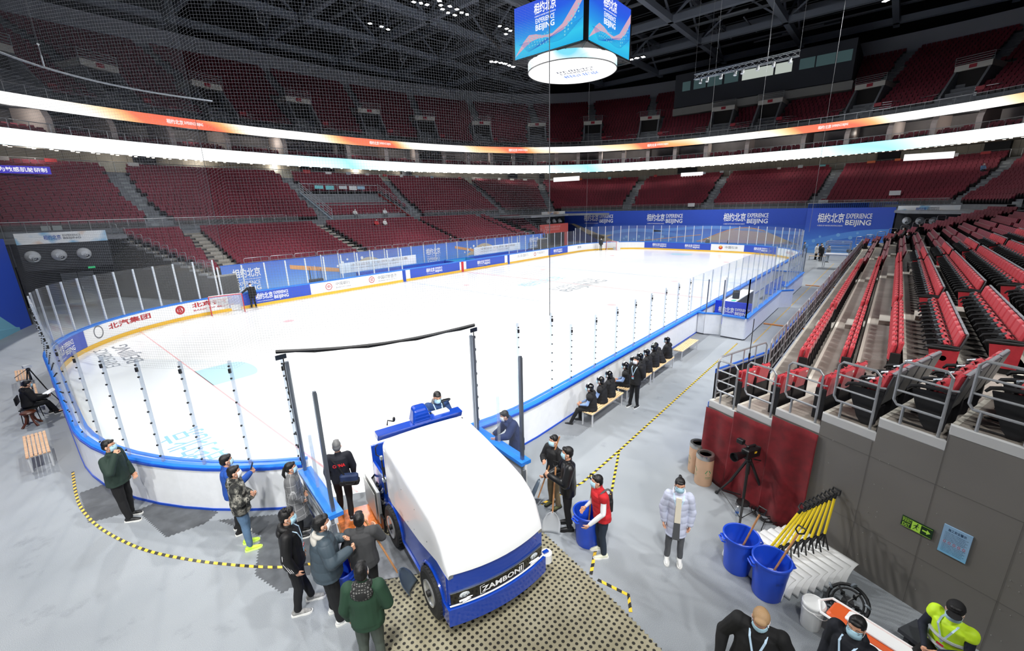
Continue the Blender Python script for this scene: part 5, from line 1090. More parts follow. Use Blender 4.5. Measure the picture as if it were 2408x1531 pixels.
# ================= props =================
m_wood=MX('bench_wood',lambda t:t.ramp(t.noise(3,t.coord('Object',(1,8,8)),4),[(.3,'dcb888'),(.7,'ecd2a6')]),.5); m_woodR=MX('bench_wood_warm',lambda t:t.ramp(t.noise(3,t.coord('Object',(8,1,8)),4),[(.3,'c99068'),(.7,'e0bb92')]),.5); m_wm=M('bench_white_metal','d9dadb',.4,.3)
def bench(loc,rz,L,W,lab,mat=m_wood,ns=5,grp=None):
    t=thing('slatted_bench',lab,'bench',loc,rz,grp); w=W/ns
    for i in range(ns): mb=MB(); mb.cbox((0,-W/2+w*(i+.5),.435),(L,w-.018,.03),0,.004); mb.build('slat',mat,t)
    mb=MB(); mb.cbox((0,-W/2+.04,.405),(L-.1,.03,.03)); mb.cbox((0,W/2-.04,.405),(L-.1,.03,.03)); [mb.cbox((s*(L/2-.06),0,.405),(.03,W-.04,.03)) for s in (-1,1)]; mb.build('frame',m_wm,t)
    for sx in (-1,1):
        for sy in (-1,1): mb=MB(); mb.cbox((sx*(L/2-.06),sy*(W/2-.04),.2),(.035,.035,.4)); mb.build('leg',m_wm,t)
    return t
bench((-30.97,-3.3,0),PI/2,1.75,.46,'warm wooden slatted bench nearest the camera, left of the rink corner',m_woodR,6)
bench((-30.88,2.3,0),PI/2,1.7,.40,'wooden slatted bench behind the seated man with papers',m_woodR,5)
bench((-30.95,5.0,0),PI/2,1.7,.40,'wooden slatted bench beside the small camera tripod, farthest of three',m_woodR,5)
for x,lab in ((-19.4,'pale wooden bench under the three nearest people in helmets'),(-17.2,'pale wooden bench behind the standing person in black'),(-15.1,'pale wooden bench under the three farthest people in helmets'),(-12.3,'empty pale wooden bench at the end of the bench row')): bench((x,-14.0,0),0,1.95,.40,lab)
bench((26.3,-14.2,0),PI/2,1.6,.4,'small pale bench beyond the penalty boxes near the blue wall')
# rustic stool
t=thing('carved_stool','dark brown carved wooden stool beside the seated man','stool',(-31.0,-.25,0)); m_br=M('stool_brown','5b2c16',.35,var=.2,vs=8)
mb=MB(); mb.lathe([(.02,.40),(.17,.41),(.19,.44),(.17,.47),(.0,.475)],(0,0,0),16); mb.build('seat',m_br,t,smooth=True)
for i in range(4):
    a=i*PI/2+.5; c,s=math.cos(a),math.sin(a); mb=MB(); mb.path([(.1*c,.1*s,.42),(.09*c,.09*s,.28),(.13*c,.13*s,.14),(.25*c,.25*s,.0)],[.04,.03,.028,.035],8); mb.build('leg',m_br,t,smooth=True)
# folding chair under seated man
t=thing('folding_chair','dark folding chair under the seated man in black','chair',(-30.95,.25,0),-.2); mb=MB(); mb.cbox((0,0,.44),(.42,.42,.04),0,.01); mb.build('seat',m_black,t); mb=MB(); mb.cbox((-.21,0,.75),(.03,.42,.25),0,.01); mb.build('backrest',m_black,t)
for sx in (-1,1):
    for sy in (-1,1): mb=MB(); mb.tube((sx*.17,sy*.19,.43),(sx*.2,sy*.2,0),.012,n=6); mb.build('leg',m_black,t)
def tripod(loc,h,spread,name,lab,cat,rz=0,thick=.014):
    t=thing(name,lab,cat,loc,rz)
    for i in range(3):
        a=2*PI*i/3+.3; c,s=math.cos(a),math.sin(a); mb=MB(); mb.tube((.04*c,.04*s,h),(spread*.55*c,spread*.55*s,h*.42),thick*1.3,n=7); mb.tube((spread*.5*c,spread*.5*s,h*.47),(spread*c,spread*s,.02),thick,n=7); mb.ball((spread*c,spread*s,.025),thick*1.8,8,5); mb.build('leg',m_black,t)
    mb=MB(); mb.tube((0,0,h*.75),(0,0,h+.1),thick*1.8,n=8); mb.ball((0,0,h+.04),(.06,.06,.05),10,6); mb.build('tripod_head',m_black,t); return t
t=tripod((-30.72,1.5,0),1.35,.5,'camera_tripod','black tripod with a small camcorder, left of the rink corner','tripod'); mb=MB(); mb.cbox((0,0,1.5),(.22,.1,.1),.3,.01); mb.build('camcorder',M('camcorder_white','c9ccd0',.4),t); mb=MB(); mb.tube((0,0,1.42),(-.35,-.25,1.25),.01,n=5); mb.build('pan_handle',m_black,t)
# tv camera on tripod
t=tripod((-21.45,-18.45,0),1.15,.62,'tv_camera','large black broadcast camera on a heavy tripod in front of the red curtains','tv camera',.9,.022)
mb=MB(); mb.path([(.55*math.cos(2*PI*i/3+.3),.55*math.sin(2*PI*i/3+.3),.16) for i in range(3)],.014,5,True); mb.lathe([(.05,.14),(.13,.15),(.13,.18),(.05,.19)],(0,0,0),12); mb.build('spreader',m_black,t)
CA=2.75-.9
def camT(mb): mb.T=Matrix.Translation((0,0,1.36))@Matrix.Rotation(CA,4,'Z')@Matrix.Rotation(-.08,4,'Y')
mb=MB(); camT(mb); mb.cbox((-.02,0,0),(.42,.16,.2),0,.02); mb.cbox((-.27,0,.02),(.12,.12,.16),0,.015); mb.cbox((.0,0,.15),(.26,.05,.03),0,.01); mb.cbox((.1,0,.125),(.03,.04,.05)); mb.cbox((-.1,0,.125),(.03,.04,.05)); mb.build('camera_body',m_black,t)
mb=MB(); camT(mb); mb.lathe([(.05,.18),(.065,.22),(.065,.3),(.075,.32),(.075,.4),(.085,.43),(.09,.5),(.08,.5),(.06,.44)],(0,0,0),20,(1,0,0)); mb.build('lens',M('lens_black','0e0f11',.25),t,smooth=True)
mb=MB(); camT(mb); mb.cbox((.05,-.2,.16),(.1,.14,.1),0,.01); mb.tube((.05,-.05,.12),(.05,-.2,.16),.012,n=6); mb.build('viewfinder',m_black,t); mb=MB(); camT(mb); mb.cbox((-.05,.085,.03),(.07,.005,.04)); mb.build('warning_label',M('label_yellow','e2b52c',.5),t)
mb=MB(); camT(mb); mb.tube((-.1,.05,-.15),(-.55,.16,-.28),.013,n=6); mb.tube((-.1,-.05,-.15),(-.5,-.22,-.28),.013,n=6); mb.cbox((-.5,.16,-.22),(.09,.06,.07),0,.01); mb.build('pan_handle',m_black,t)
mb=MB(); r_=random.Random(3)
for k in range(7):
    cx,cy=-21.25+r_.uniform(-.15,.2),-18.95+r_.uniform(-.2,.15); R_=r_.uniform(.18,.34); mb.path([(cx+R_*math.cos(a)*(1+.1*math.sin(3*a+k)),cy+R_*.8*math.sin(a),.02+.012*k) for a in np.linspace(0,6.1,22)],.009,5)
mb.path([(-21.5,-18.9,.02),(-21.9,-18.9,.02),(-22.2,-19.1,.02),(-22.0,-19.45,.02),(-21.7,-19.5,.02)],.008,5); tag(mb.build('camera_cable',m_black,smooth=True),'tangle of black camera cable on the floor by the red curtain','cable')
t=thing('water_bottle','small clear water bottle with blue label near the tv camera feet','bottle',(-21.72,-18.41,0)); mb=MB(); mb.lathe([(.03,0),(.033,.02),(.033,.14),(.014,.185),(.014,.2)],(0,0,0),14); mb.build('bottle_body',glass('bottle_clear','d7e6f2',.25),t,smooth=True); mb=MB(); mb.lathe([(.0335,.06),(.0335,.115)],(0,0,0),14,cap=False); mb.build('label',M('label_blue','3c6fc4',.4),t); mb=MB(); mb.lathe([(.016,.2),(.016,.22)],(0,0,0),10); mb.build('cap',m_wt,t)
# recycling bins
m_bin=M('bin_tan','cfa98a',.55,var=.04)
for (x,y),lab in (((-20.62,-17.22),'tan cylindrical recycling bin standing against the blue skirt'),((-21.0,-17.5),'tan cylindrical recycling bin in front of the other one, nearer the tv camera')):
    t=thing('recycling_bin',lab,'bin',(x,y,0),2.2); mb=MB(); mb.lathe([(.185,.0),(.19,.02),(.19,.68)],(0,0,0),32); mb.build('bin_body',m_bin,t,smooth=True); mb=MB(); mb.lathe([(.195,.66),(.2,.7),(.185,.76),(.13,.76),(.125,.72)],(0,0,0),32,cap=False); mb.build('steel_rim',M('steel_brushed','b9b8b4',.25,.9),t,smooth=True); mb=MB(); mb.lathe([(.001,.71),(.127,.71)],(0,0,0),24); mb.build('bin_opening',M('liner_dark','1b1c1e',.5),t)
    cyl=lambda a0:(lambda X,Y:np.stack([.1925*np.cos(a0+X/.19),.1925*np.sin(a0+X/.19),Y],1)); mg=M('print_green','3f8a58',.5)
    for a0 in (.0,1.7):
        tri=[]
        for i in range(3):
            p,q=[Vector((.065*math.cos(PI/2+2*PI*(i+e)/3),.36+.065*math.sin(PI/2+2*PI*(i+e)/3))) for e in (.12,.88)]; d=(q-p).normalized(); n_=Vector((-d.y,d.x))*.009; tri.append((np.array([tuple(p-n_),tuple(q-n_),tuple(q+n_),tuple(p+n_)]),[(0,1,2,3)]))
        put_text('recycling_mark',tri+[fit_text('可回收物',-.06,.06,.235,.262,0),fit_text('Recyclable',-.055,.055,.205,.225,0)],cyl(a0),mg,t)
# blue barrel buckets
m_blue=M('bucket_blue','1f4fd0',.35); 
def barrel(loc,rz,lab):
    t=thing('blue_bucket',lab,'bucket',loc,rz); mb=MB(); mb.lathe([(.001,.012),(.215,.0),(.225,.02),(.245,.35),(.262,.5),(.275,.66),(.295,.665),(.298,.70),(.285,.71),(.268,.70),(.262,.66),(.245,.5),(.215,.05),(.001,.045)],(0,0,0),40); mb.build('bucket_body',m_blue,t,smooth=True)
    for s in (-1,1): mb=MB(); mb.path([(-.07,s*.28,.58),(-.07,s*.335,.60),(.07,s*.335,.60),(.07,s*.28,.58)],.016,6); mb.cbox((0,s*.3,.64),(.16,.05,.03),0,.008); mb.build('handle',m_blue,t,smooth=True)
    put_text('embossed_label',[fit_text('BRUTE',-.06,.06,.40,.45,.02)],lambda X,Y:np.stack([.262*np.cos(3.3+X/.26),.262*np.sin(3.3+X/.26),Y],1),M('bucket_emboss','1a3fa8',.4),t) if 'front' in lab else None
    return t
barrel((-23.16,-18.78,0),.6,'blue plastic barrel bucket standing nearer the seated camera, holding a scoop'); barrel((-23.42,-19.3,0),.6,'blue plastic barrel bucket in front of the pile of snow shovels')
barrel((-24.28,-16.4,0),1.2,'blue plastic barrel bucket held by the man in red vest'); barrel((-28.0,-13.95,0),.3,'blue plastic barrel bucket behind the man with the wooden pole')
m_hw=M('handle_wood','b98558',.5,var=.15,vs=12)
def dhandle(mb,p,d,w=.06):
    d,x,y=basis(d); p=Vector(p); mb.path([p,p+d*.05+x*w,p+d*.13+x*w,p+d*.13-x*w,p+d*.05-x*w,p],.013,6)
def scoop(a,b,lab,blade=True,mat=None,bd=None):
    t=thing('grain_scoop',lab,'shovel',tuple(a)); A=Vector((0,0,0)); B=Vector(b)-Vector(a); d=(B-A).normalized(); mb=MB(); mb.tube(A+d*.0,B,.016,n=8); mb.build('wooden_shaft',m_hw,t,smooth=True); mb=MB(); dhandle(mb,B,d); mb.build('grip',m_black,t,smooth=True)
    return t
def shovelblade(t,p,d,side,w,L,mat,name='blade',curv=.05):
    "curved scoop blade starting at p along d, widening to w"
    d=Vector(d).normalized(); s=Vector(side).normalized(); n=d.cross(s).normalized(); V=[]; K,J=8,8
    for k in range(K+1):
        u=k/K; hw=w/2*(.25+.75*min(1,u*2.2)**.6)
        for j in range(J+1): q=j/J*2-1; V.append(tuple(Vector(p)+d*(L*u)+s*(hw*q)+n*(curv*(q*q)-.0*u)+n*(-.03*math.sin(PI*u*.5))))
    f=[(k*(J+1)+j,k*(J+1)+j+1,(k+1)*(J+1)+j+1,(k+1)*(J+1)+j) for k in range(K) for j in range(J)]
    o=mkobj(name,V,f,mat,t,smooth=True); m=o.modifiers.new('s','SOLIDIFY'); m.thickness=.006; return o
m_scb=M('scoop_blue_grey','4f6f9a',.4); m_clr=M('scoop_clear','b9bec4',.25)
for (x,y),dx,lab in (((-23.16,-18.78),(.1,-.16),'wooden handled scoop standing in the rear blue bucket'),((-23.42,-19.3),(.22,-.2),'wooden handled scoop standing in the blue bucket before the shovels')):
    t=scoop((x-.02,y,.3),(x+dx[0]*1.1,y+dx[1]*1.3,1.15),lab); shovelblade(t,(0,0,.08),(-.15,.2,-1),(1,.6,0),.28,.3,m_scb)
# row of snow scrapers leaning on the grey wall
m_yel2=M('shaft_yellow','f2d62c',.4); m_wpl=M('blade_white','eef0f1',.4)
def scraper(i,lab,g):
    o=.28+.155*i; tc=2.86-.035*i; foot=Vector(wallpt(tc,0,o)); top=Vector(wallpt(2.82,1.34-.0*i,.08+.115*i)); t=thing('snow_scraper',lab,'snow shovel',tuple(foot),0,g)
    sd=(Vector(wallpt(1,0))-Vector(wallpt(0,0))).normalized(); out=(Vector(wallpt(0,0,1))-Vector(wallpt(0,0,0))).normalized(); up=Vector((0,0,1))
    b0=out*.03+up*.30; T=top-foot; dn=(T-b0).normalized(); L=(T-b0).length
    mb=MB(); mb.tube(b0+dn*.22,b0+dn*(L-.10),.021,n=8); mb.build('yellow_shaft',m_yel2,t,smooth=True)
    mb=MB(); p=b0+dn*(L-.1); mb.tube(p-dn*.06,p+dn*.03,.023,n=8); q=sd; mb.path([p,p+dn*.04+q*.06,p+dn*.12+q*.06,p+dn*.12-q*.06,p+dn*.04-q*.06,p],.014,6); mb.build('grip',m_black,t,smooth=True)
    mb=MB(); c=b0+dn*.24
    for e in (-.17,-.06,.06,.17): mb.tube(c,b0+sd*e+out*.06-up*.04,.013,n=6)
    mb.tube(b0-sd*.17,b0+sd*.17,.012,n=6); mb.build('fork_bracket',m_black,t)
    K=9; V=[]; W_=.56
    for k in range(K+1):
        a=PI/2*1.12*k/K-.15; p=out*(.0+.26*math.sin(a))+up*(.02+.30*math.cos(a)-.0)
        for q in (-1,-.33,.33,1): V.append(tuple(Vector((p.x,p.y,max(.015,p.z)))+sd*W_*q))
    f=[(k*4+j,k*4+j+1,(k+1)*4+j+1,(k+1)*4+j) for k in range(K) for j in range(3)]
    ob=mkobj('blade',V,f,m_wpl,t,smooth=True); m=ob.modifiers.new('s','SOLIDIFY'); m.thickness=.008; return t
for i in range(9): scraper(i,'white bladed snow shovel with yellow shaft, %s'%['nearest the red curtain','second from the curtain','third from the curtain','fourth from the curtain','in the middle of the leaning row','fourth from the corner end','third from the corner end','second from the corner end','last at the corner end of the row'][i],'yellow snow shovels leaning on the wall')
t=thing('white_pail','white plastic pail with lid and wire handle before the shovels','pail',(-23.65,-19.93,0)); mb=MB(); mb.lathe([(.001,.005),(.125,0),(.13,.02),(.145,.33),(.155,.34),(.155,.36),(.146,.365),(.15,.41),(.158,.415),(.158,.43),(.15,.44)],(0,0,0),32); mb.build('pail_body',M('pail_white','dfe1e1',.45),t,smooth=True); mb=MB(); mb.lathe([(.155,.44),(.14,.455),(.132,.447),(.001,.447)],(0,0,0),32,cap=False); mb.build('lid',M('pail_white'),t,smooth=True); mb=MB(); mb.path([(-.155*math.cos(a),-.02-.17*math.sin(a),.36-.1*math.sin(a)) for a in np.linspace(0,PI,14)],.006,5); mb.build('wire_handle',m_wt,t)
t=thing('bucket_dolly','black round bucket dolly with grey casters leaning on the wall','dolly',(-23.12,-20.32,.26)); mb=MB(); ax=Vector((-.6,.25,.75)); d,xa,ya=basis(ax)
mb.path([(xa*math.cos(a)+ya*math.sin(a))*.26 for a in np.linspace(0,2*PI,28,endpoint=False)],.025,6,True); mb.path([(xa*math.cos(a)+ya*math.sin(a))*.2+d*.0 for a in np.linspace(0,2*PI,28,endpoint=False)],.015,6,True)
for i in range(5): a=2*PI*i/5; mb.cbox(tuple((xa*math.cos(a)+ya*math.sin(a))*.13),(.05,.05,.05)); mb.tube(d*.0,(xa*math.cos(a)+ya*math.sin(a))*.25,.02,n=6)
mb.lathe([(.08,-.015),(.08,.015)],(0,0,0),16,tuple(d)); mb.build('dolly_frame',m_black,t)
for i in range(5): a=2*PI*i/5+.4; p=(xa*math.cos(a)+ya*math.sin(a))*.26+d*.08; mb=MB(); mb.lathe([(.045,-.014),(.045,.014)],tuple(p),16,tuple(xa*math.cos(a+1)+ya*math.sin(a+1))); mb.tube(p,p-d*.06,.012,n=5); mb.build('caster_wheel',M('caster_grey','6f7880',.4),t)
# orange and white rescue stretcher
t=thing('rescue_stretcher','orange and white rescue stretcher lying by the grey wall','stretcher',(-23.8,-20.75,.45),-1.85); mb=MB(); mb.cbox((.1,0,0),(1.5,.34,.08),0,.03); mb.build('stretcher_pad',M('stretcher_orange','e0602c',.5),t); mb=MB(); mb.cbox((.1,0,.06),(1.1,.2,.06),0,.02); mb.cbox((.55,.0,.1),(.22,.16,.1),0,.03); mb.build('white_pad',m_wt,t); mb=MB(); mb.path([(.9,-.2,0),(1.0,-.1,0),(1.0,.1,0),(.9,.2,0),(-.7,.2,0),(-.8,0,0),(-.7,-.2,0)],.02,6,True); mb.build('tube_frame',m_wt,t)
for sx in (-.5,.7): mb=MB(); mb.tube((sx,-.15,-.02),(sx,-.15,-.44),.015,n=6); mb.tube((sx,.15,-.02),(sx,.15,-.44),.015,n=6); mb.build('stretcher_leg',m_rail,t)
# goals
def goal(loc,rz,lab):
    t=thing('goal',lab,'goal',loc,rz); m_gr=M('goal_red','c8303a',.4); mb=MB()
    for s in (-1,1): mb.tube((s*.915,0,0),(s*.915,0,1.22),.03,n=8)
    mb.tube((-.915,0,1.22),(.915,0,1.22),.03,n=8); mb.build('goal_frame',m_gr,t); mb=MB()
    for s in (-1,1): mb.path([(s*.915,0,1.22),(s*.85,-.5,1.2),(s*.75,-.62,1.1)],.02,6)
    mb.path([(-.915,0,.03),(-.85,-.9,.03),(-.4,-1.1,.03),(.4,-1.1,.03),(.85,-.9,.03),(.915,0,.03)],.025,6); mb.path([(-.8,-.55,1.18),(0,-.6,1.19),(.8,-.55,1.18)],.02,6); mb.build('back_frame',m_wt,t)
    v=[(-.915,0,1.22),(.915,0,1.22),(.8,-.58,1.15),(-.8,-.58,1.15),(-.85,-1.0,.03),(.85,-1.0,.03),(-.915,0,.03),(.915,0,.03)]
    V=[];UV=[];F=[]
    for q,du,dv in (((3,2,1,0),1.8,.6),((4,5,2,3),1.8,1.2),((6,4,3,0),1.,1.2),((5,7,1,2),1.,1.2)):
        n=len(V); V+=[v[i] for i in q]; UV+=[(0,0),(du,0),(du,dv),(0,dv)]; F.append((n,n+1,n+2,n+3))
    if 'goal_net_cord' not in MATS: MATS['goal_net_cord']=netmat('goal_net_cord',.05,.016,'f4f6f8')
    mkobj('goal_net',V,F,MATS['goal_net_cord'],t,uv=UV); mb=MB(); mb.cbox((0,-.98,.2),(1.6,.03,.36)); mb.build('skirt_pad',m_wt,t); return t
goal((-21.65,12.1,.01),PI*.93,'hockey goal pushed against the far left boards beside a man in black'); goal((26.4,10.3,.01),PI/2-.2,'small hockey goal at the far end beside a standing man')
# ---- penalty boxes and scorer bench on the near side ----
def pwall(pts,h,lab,glassh=1.75,gl=True,posts=True):
    t=thing('box_wall',lab,'rink box wall'); P=[Vector(p) for p in pts]
    for a,b in zip(P,P[1:]):
        d=(b-a).normalized(); n=Vector((-d.y,d.x))*.05; q=[tuple(a-n),tuple(b-n),tuple(b+n),tuple(a+n)]; mb=MB(); mb.poly(q,.06,h-.06); mb.build('board_panel',m_bw,t); n2=n*2.2; q=[tuple(a-n2),tuple(b-n2),tuple(b+n2),tuple(a+n2)]; mb=MB(); mb.poly(q,h-.06,h); mb.build('cap_rail',m_cap,t)
        mb=MB(); q=[tuple(a-n),tuple(b-n),tuple(b+n),tuple(a+n)]; mb.poly(q,0,.06); mb.build('base_strip',m_dgrey,t)
        if gl:
            L=(b-a).length; k=max(1,round(L/1.1))
            for i in range(k):
                p,q2=a+d*L*i/k+d*.02,a+d*L*(i+1)/k-d*.02; nn=n*.12; mb=MB(); mb.poly([tuple(p-nn),tuple(q2-nn),tuple(q2+nn),tuple(p+nn)],h,h+glassh); mb.build('glass_pane',m_gl,t)
            for i in range(k+1): p=a+d*L*i/k; mb=MB(); mb.cbox((p.x,p.y,h+glassh/2),(.05,.05,glassh+.05)); mb.build('post',m_post,t)
    return t
pwall([(-8.7,-14.4),(-8.75,-15.4),(-.7,-15.35)],1.1,'white penalty box wall with tall glass nearest the camera'); pwall([(.9,-15.35),(8.1,-15.3),(8.1,-13.4)],1.1,'white penalty box wall with tall glass farther along')
pwall([(-8.72,-13.3),(-8.78,-13.62)],1.1,'short white return panel at the open penalty box door',gl=False)
t=thing('box_door','white penalty box door swung open with tall posts','door',(-8.8,-13.62,0),-1.2); mb=MB(); mb.box(0,-.03,.05,.75,.03,1.05); mb.build('door_panel',m_bw,t); mb=MB(); mb.box(-.02,-.06,1.05,.77,.06,1.11); mb.build('cap_rail',m_cap,t); mb=MB(); [mb.cbox((x,0,1.9),(.05,.05,1.65)) for x in (.03,.72)]; mb.build('post',m_alu,t)
t=thing('box_door','white penalty box door standing open at the middle gap','door',(-.68,-15.35,0),-.75); mb=MB(); mb.box(0,-.03,.05,.85,.03,1.05); mb.build('door_panel',m_bw,t); mb=MB(); mb.box(-.02,-.05,1.05,.87,.05,1.11); mb.build('cap_rail',m_cap,t); mb=MB(); [mb.cbox((x,0,1.9),(.05,.05,1.65)) for x in (.03,.82)]; mb.box(.05,-.006,1.1,.8,.006,2.7); mb.build('door_glass',m_gl,t)
t=thing('partition','bright blue partition with white lettering inside the penalty box','partition',(0,0,0)); mb=MB(); mb.box(-6.3,-15.1,0,-6.22,-13.35,1.25); mb.build('panel',M('partition_blue','1a3fe0',.4),t); put_text('lettering',logo(.85,.75,.42),lambda X,Y:np.stack([0*X-6.33,-13.5-X,Y],1),m_wt,t)
t=thing('scorer_table','white scorer table behind the boards in the penalty box area','table',(0,0,0)); mb=MB(); mb.box(-6.1,-14.0,.95,-.9,-13.4,1.0); mb.build('table_top',m_wt,t); mb=MB(); mb.box(-6.1,-14.0,0,-.9,-13.92,.95); mb.build('table_skirt',M('skirt_navy','0d1530',.7),t)
t=thing('equipment_bag','black boxy equipment bag on the scorer table','bag',(-3.9,-13.75,1.0),.2); mb=MB(); mb.cbox((0,0,.2),(.55,.35,.4),0,.03); mb.build('bag_body',m_black,t); mb=MB(); mb.path([(-.12,0,.4),(-.1,0,.47),(.1,0,.47),(.12,0,.4)],.015,6); mb.build('bag_handle',m_dgrey,t)
mb=MB(); mb.box(-4.9,-13.95,1.0,-4.5,-13.75,1.02); tag(mb.build('green_folder',M('folder_green','54c0a0',.5)),'small green folder on the scorer table','folder')
t=thing('box_chair','grey office chair inside the penalty box','chair',(-7.3,-14.95,0)); mb=MB(); mb.cbox((0,0,.45),(.5,.5,.1),0,.02); mb.build('seat',M('chair_grey','6c6963',.7),t); mb=MB(); mb.cbox((0,-.22,.8),(.5,.08,.5),0,.02); mb.build('backrest',m_black,t); mb=MB(); mb.tube((0,0,0),(0,0,.42),.03,n=6); mb.lathe([(.25,0),(.2,.03)],(0,0,0),12); mb.build('stand',m_black,t)
for i,(x,lab) in enumerate(((-1.4,'orange plank threshold on the floor beside the near penalty box end'),(-7.9+16.6,'orange plank threshold on the floor by the far penalty box end'))):
    x=(-5.1,8.7)[i]; mb=MB(); mb.box(x,-17.9,.0,x+.18,-15.5,.04); tag(mb.build('floor_plank',M('plank_orange','c07a3a',.5)),lab,'plank')
for i in range(3): # blue barriers and penalty bench clutter
    x=(2.2,4.3,6.2)[i]; t=thing('blue_seat_bench','blue padded bench inside the far penalty box, %s'%['first','second','third'][i],'bench',(x,-14.4,0)); mb=MB(); mb.cbox((0,0,.42),(1.6,.4,.1),0,.02); mb.build('seat',M('pad_blue','2f63c4',.4),t); mb=MB(); mb.cbox((0,.2,.7),(1.6,.06,.5),0,.02); mb.build('backrest',M('pad_blue'),t); mb=MB(); mb.cbox((-.7,0,.18),(.05,.35,.36)); mb.cbox((.7,0,.18),(.05,.35,.36)); mb.build('bench_leg',m_post,t)
# stick racks on the far side
for (x,y),lab in (((-14.6,14.3),'black rack of hockey sticks left of the left team bench'),((13.4,14.6),'black rack of hockey sticks right of the right team bench'),((14.6,14.8),'second black rack of sticks right of the right team bench')):
    t=thing('stick_rack',lab,'rack',(x,y,0)); mb=MB(); mb.box(-.5,-.2,.6,.5,.2,1.15); [mb.tube((s*.45,0,0),(s*.45,0,1.9),.025,n=6) for s in (-1,1)]; mb.build('rack_frame',M('rack_dark','1d2630',.5),t); r_=random.Random(x)
    for i in range(5): mb=MB(); xx=-.36+.18*i; mb.tube((xx,.05,.7),(xx+r_.uniform(-.06,.06),.0,2.1+r_.uniform(-.15,.15)),.018,n=5); mb.build('hockey_stick',[m_black,m_gy,m_post][i%3],t)
# thin antenna stand on the near corner of the stand
t=thing('antenna_stand','thin black antenna stand on the near corner platform of the near-side stand','stand',(-20.1,-17.95,1.9)); mb=MB(); mb.tube((0,0,.2),(0,0,1.9),.008,n=6); mb.tube((0,0,.2),(.0,.0,.9),.014,n=6); mb.cbox((0,0,1.05),(.05,.03,.12)); mb.build('mast',m_black,t)
for i in range(3): a=2.1*i; mb=MB(); mb.tube((0,0,.25),(.38*math.cos(a),.38*math.sin(a),.01),.009,n=5); mb.build('stand_leg',m_black,t)
# media tables with blue skirt on the far deck
t=thing('media_desk','long media desk with blue pleated skirt above the banner wall','desk',(0,0,5.0)); mb=MB(); mb.box(42.0,-21,.72,42.9,-10.5,.77); mb.build('desk_top',m_wt,t); mb=MB()
for i in range(50): mb.tube((41.98,-21+.21*i,0),(41.98,-21+.21*i,.74),.09,n=6)
mb.build('pleated_skirt',M('skirt_blue','2450a8',.7),t)
for i,(x,y,z) in enumerate(((44.6,23.4,5.9),(44.8,5.6,5.9),(44.8,-12.0,5.9),(43.9,-19.3,6.8),(40.5,-24.3,6.0),(38.4,-26.1,6.0))): mb=MB(); mb.cbox((x-.9,y,z),(.04,1.1,.55),-.1); tag(mb.build('white_card',m_wt),'white notice card on the rail above the banner wall, %s from the left'%['first','second','third','fourth','fifth','sixth'][i],'card')
for i,(x,y) in enumerate(((-27.9,25.6),(-27.3,25.9))): mb=MB(); mb.cbox((x,27.35,5.45),(.5,.04,.62)); tag(mb.build('pale_notice',M('pale_notice','b9c2bd',.6)),'pale notice board on the rail above the left tunnel, %s one'%('left','right')[i],'notice')
# white railed landing and barrier at the far end of the near-side stand
t=thing('access_landing','white railed access landing at the far front corner of the near-side stand','landing',(19.6,-16.3,0)); mb=MB(); mb.box(-.6,-.9,1.3,.9,.9,1.4); mb.build('deck',m_post,t); mb=MB()
for h in (1.7,2.0,2.3,2.5):
    mb.tube((-.6,.9,h),(.9,.9,h),.02,n=5); mb.tube((-.6,-.9,h),(-.6,.9,h),.02,n=5); mb.tube((.9,-.9,h),(.9,.9,h),.02,n=5)
for x,y in ((-.6,.9),(.9,.9),(-.6,-.9),(.9,-.9)): mb.tube((x,y,0),(x,y,2.5),.025,n=5)
mb.build('rail_frame',m_rail,t)
t=tripod((22.8,-17.0,0),1.2,.55,'tv_camera','black tv camera on a tripod far away by the blue wall','tv camera',0,.03); mb=MB(); mb.cbox((0,0,1.4),(.6,.25,.3),.5,.03); mb.build('camera_body',m_black,t)
tripod((31.0,-3.9,0),1.4,.4,'light_tripod','tiny dark tripod far behind the end glass','tripod',0,.025)
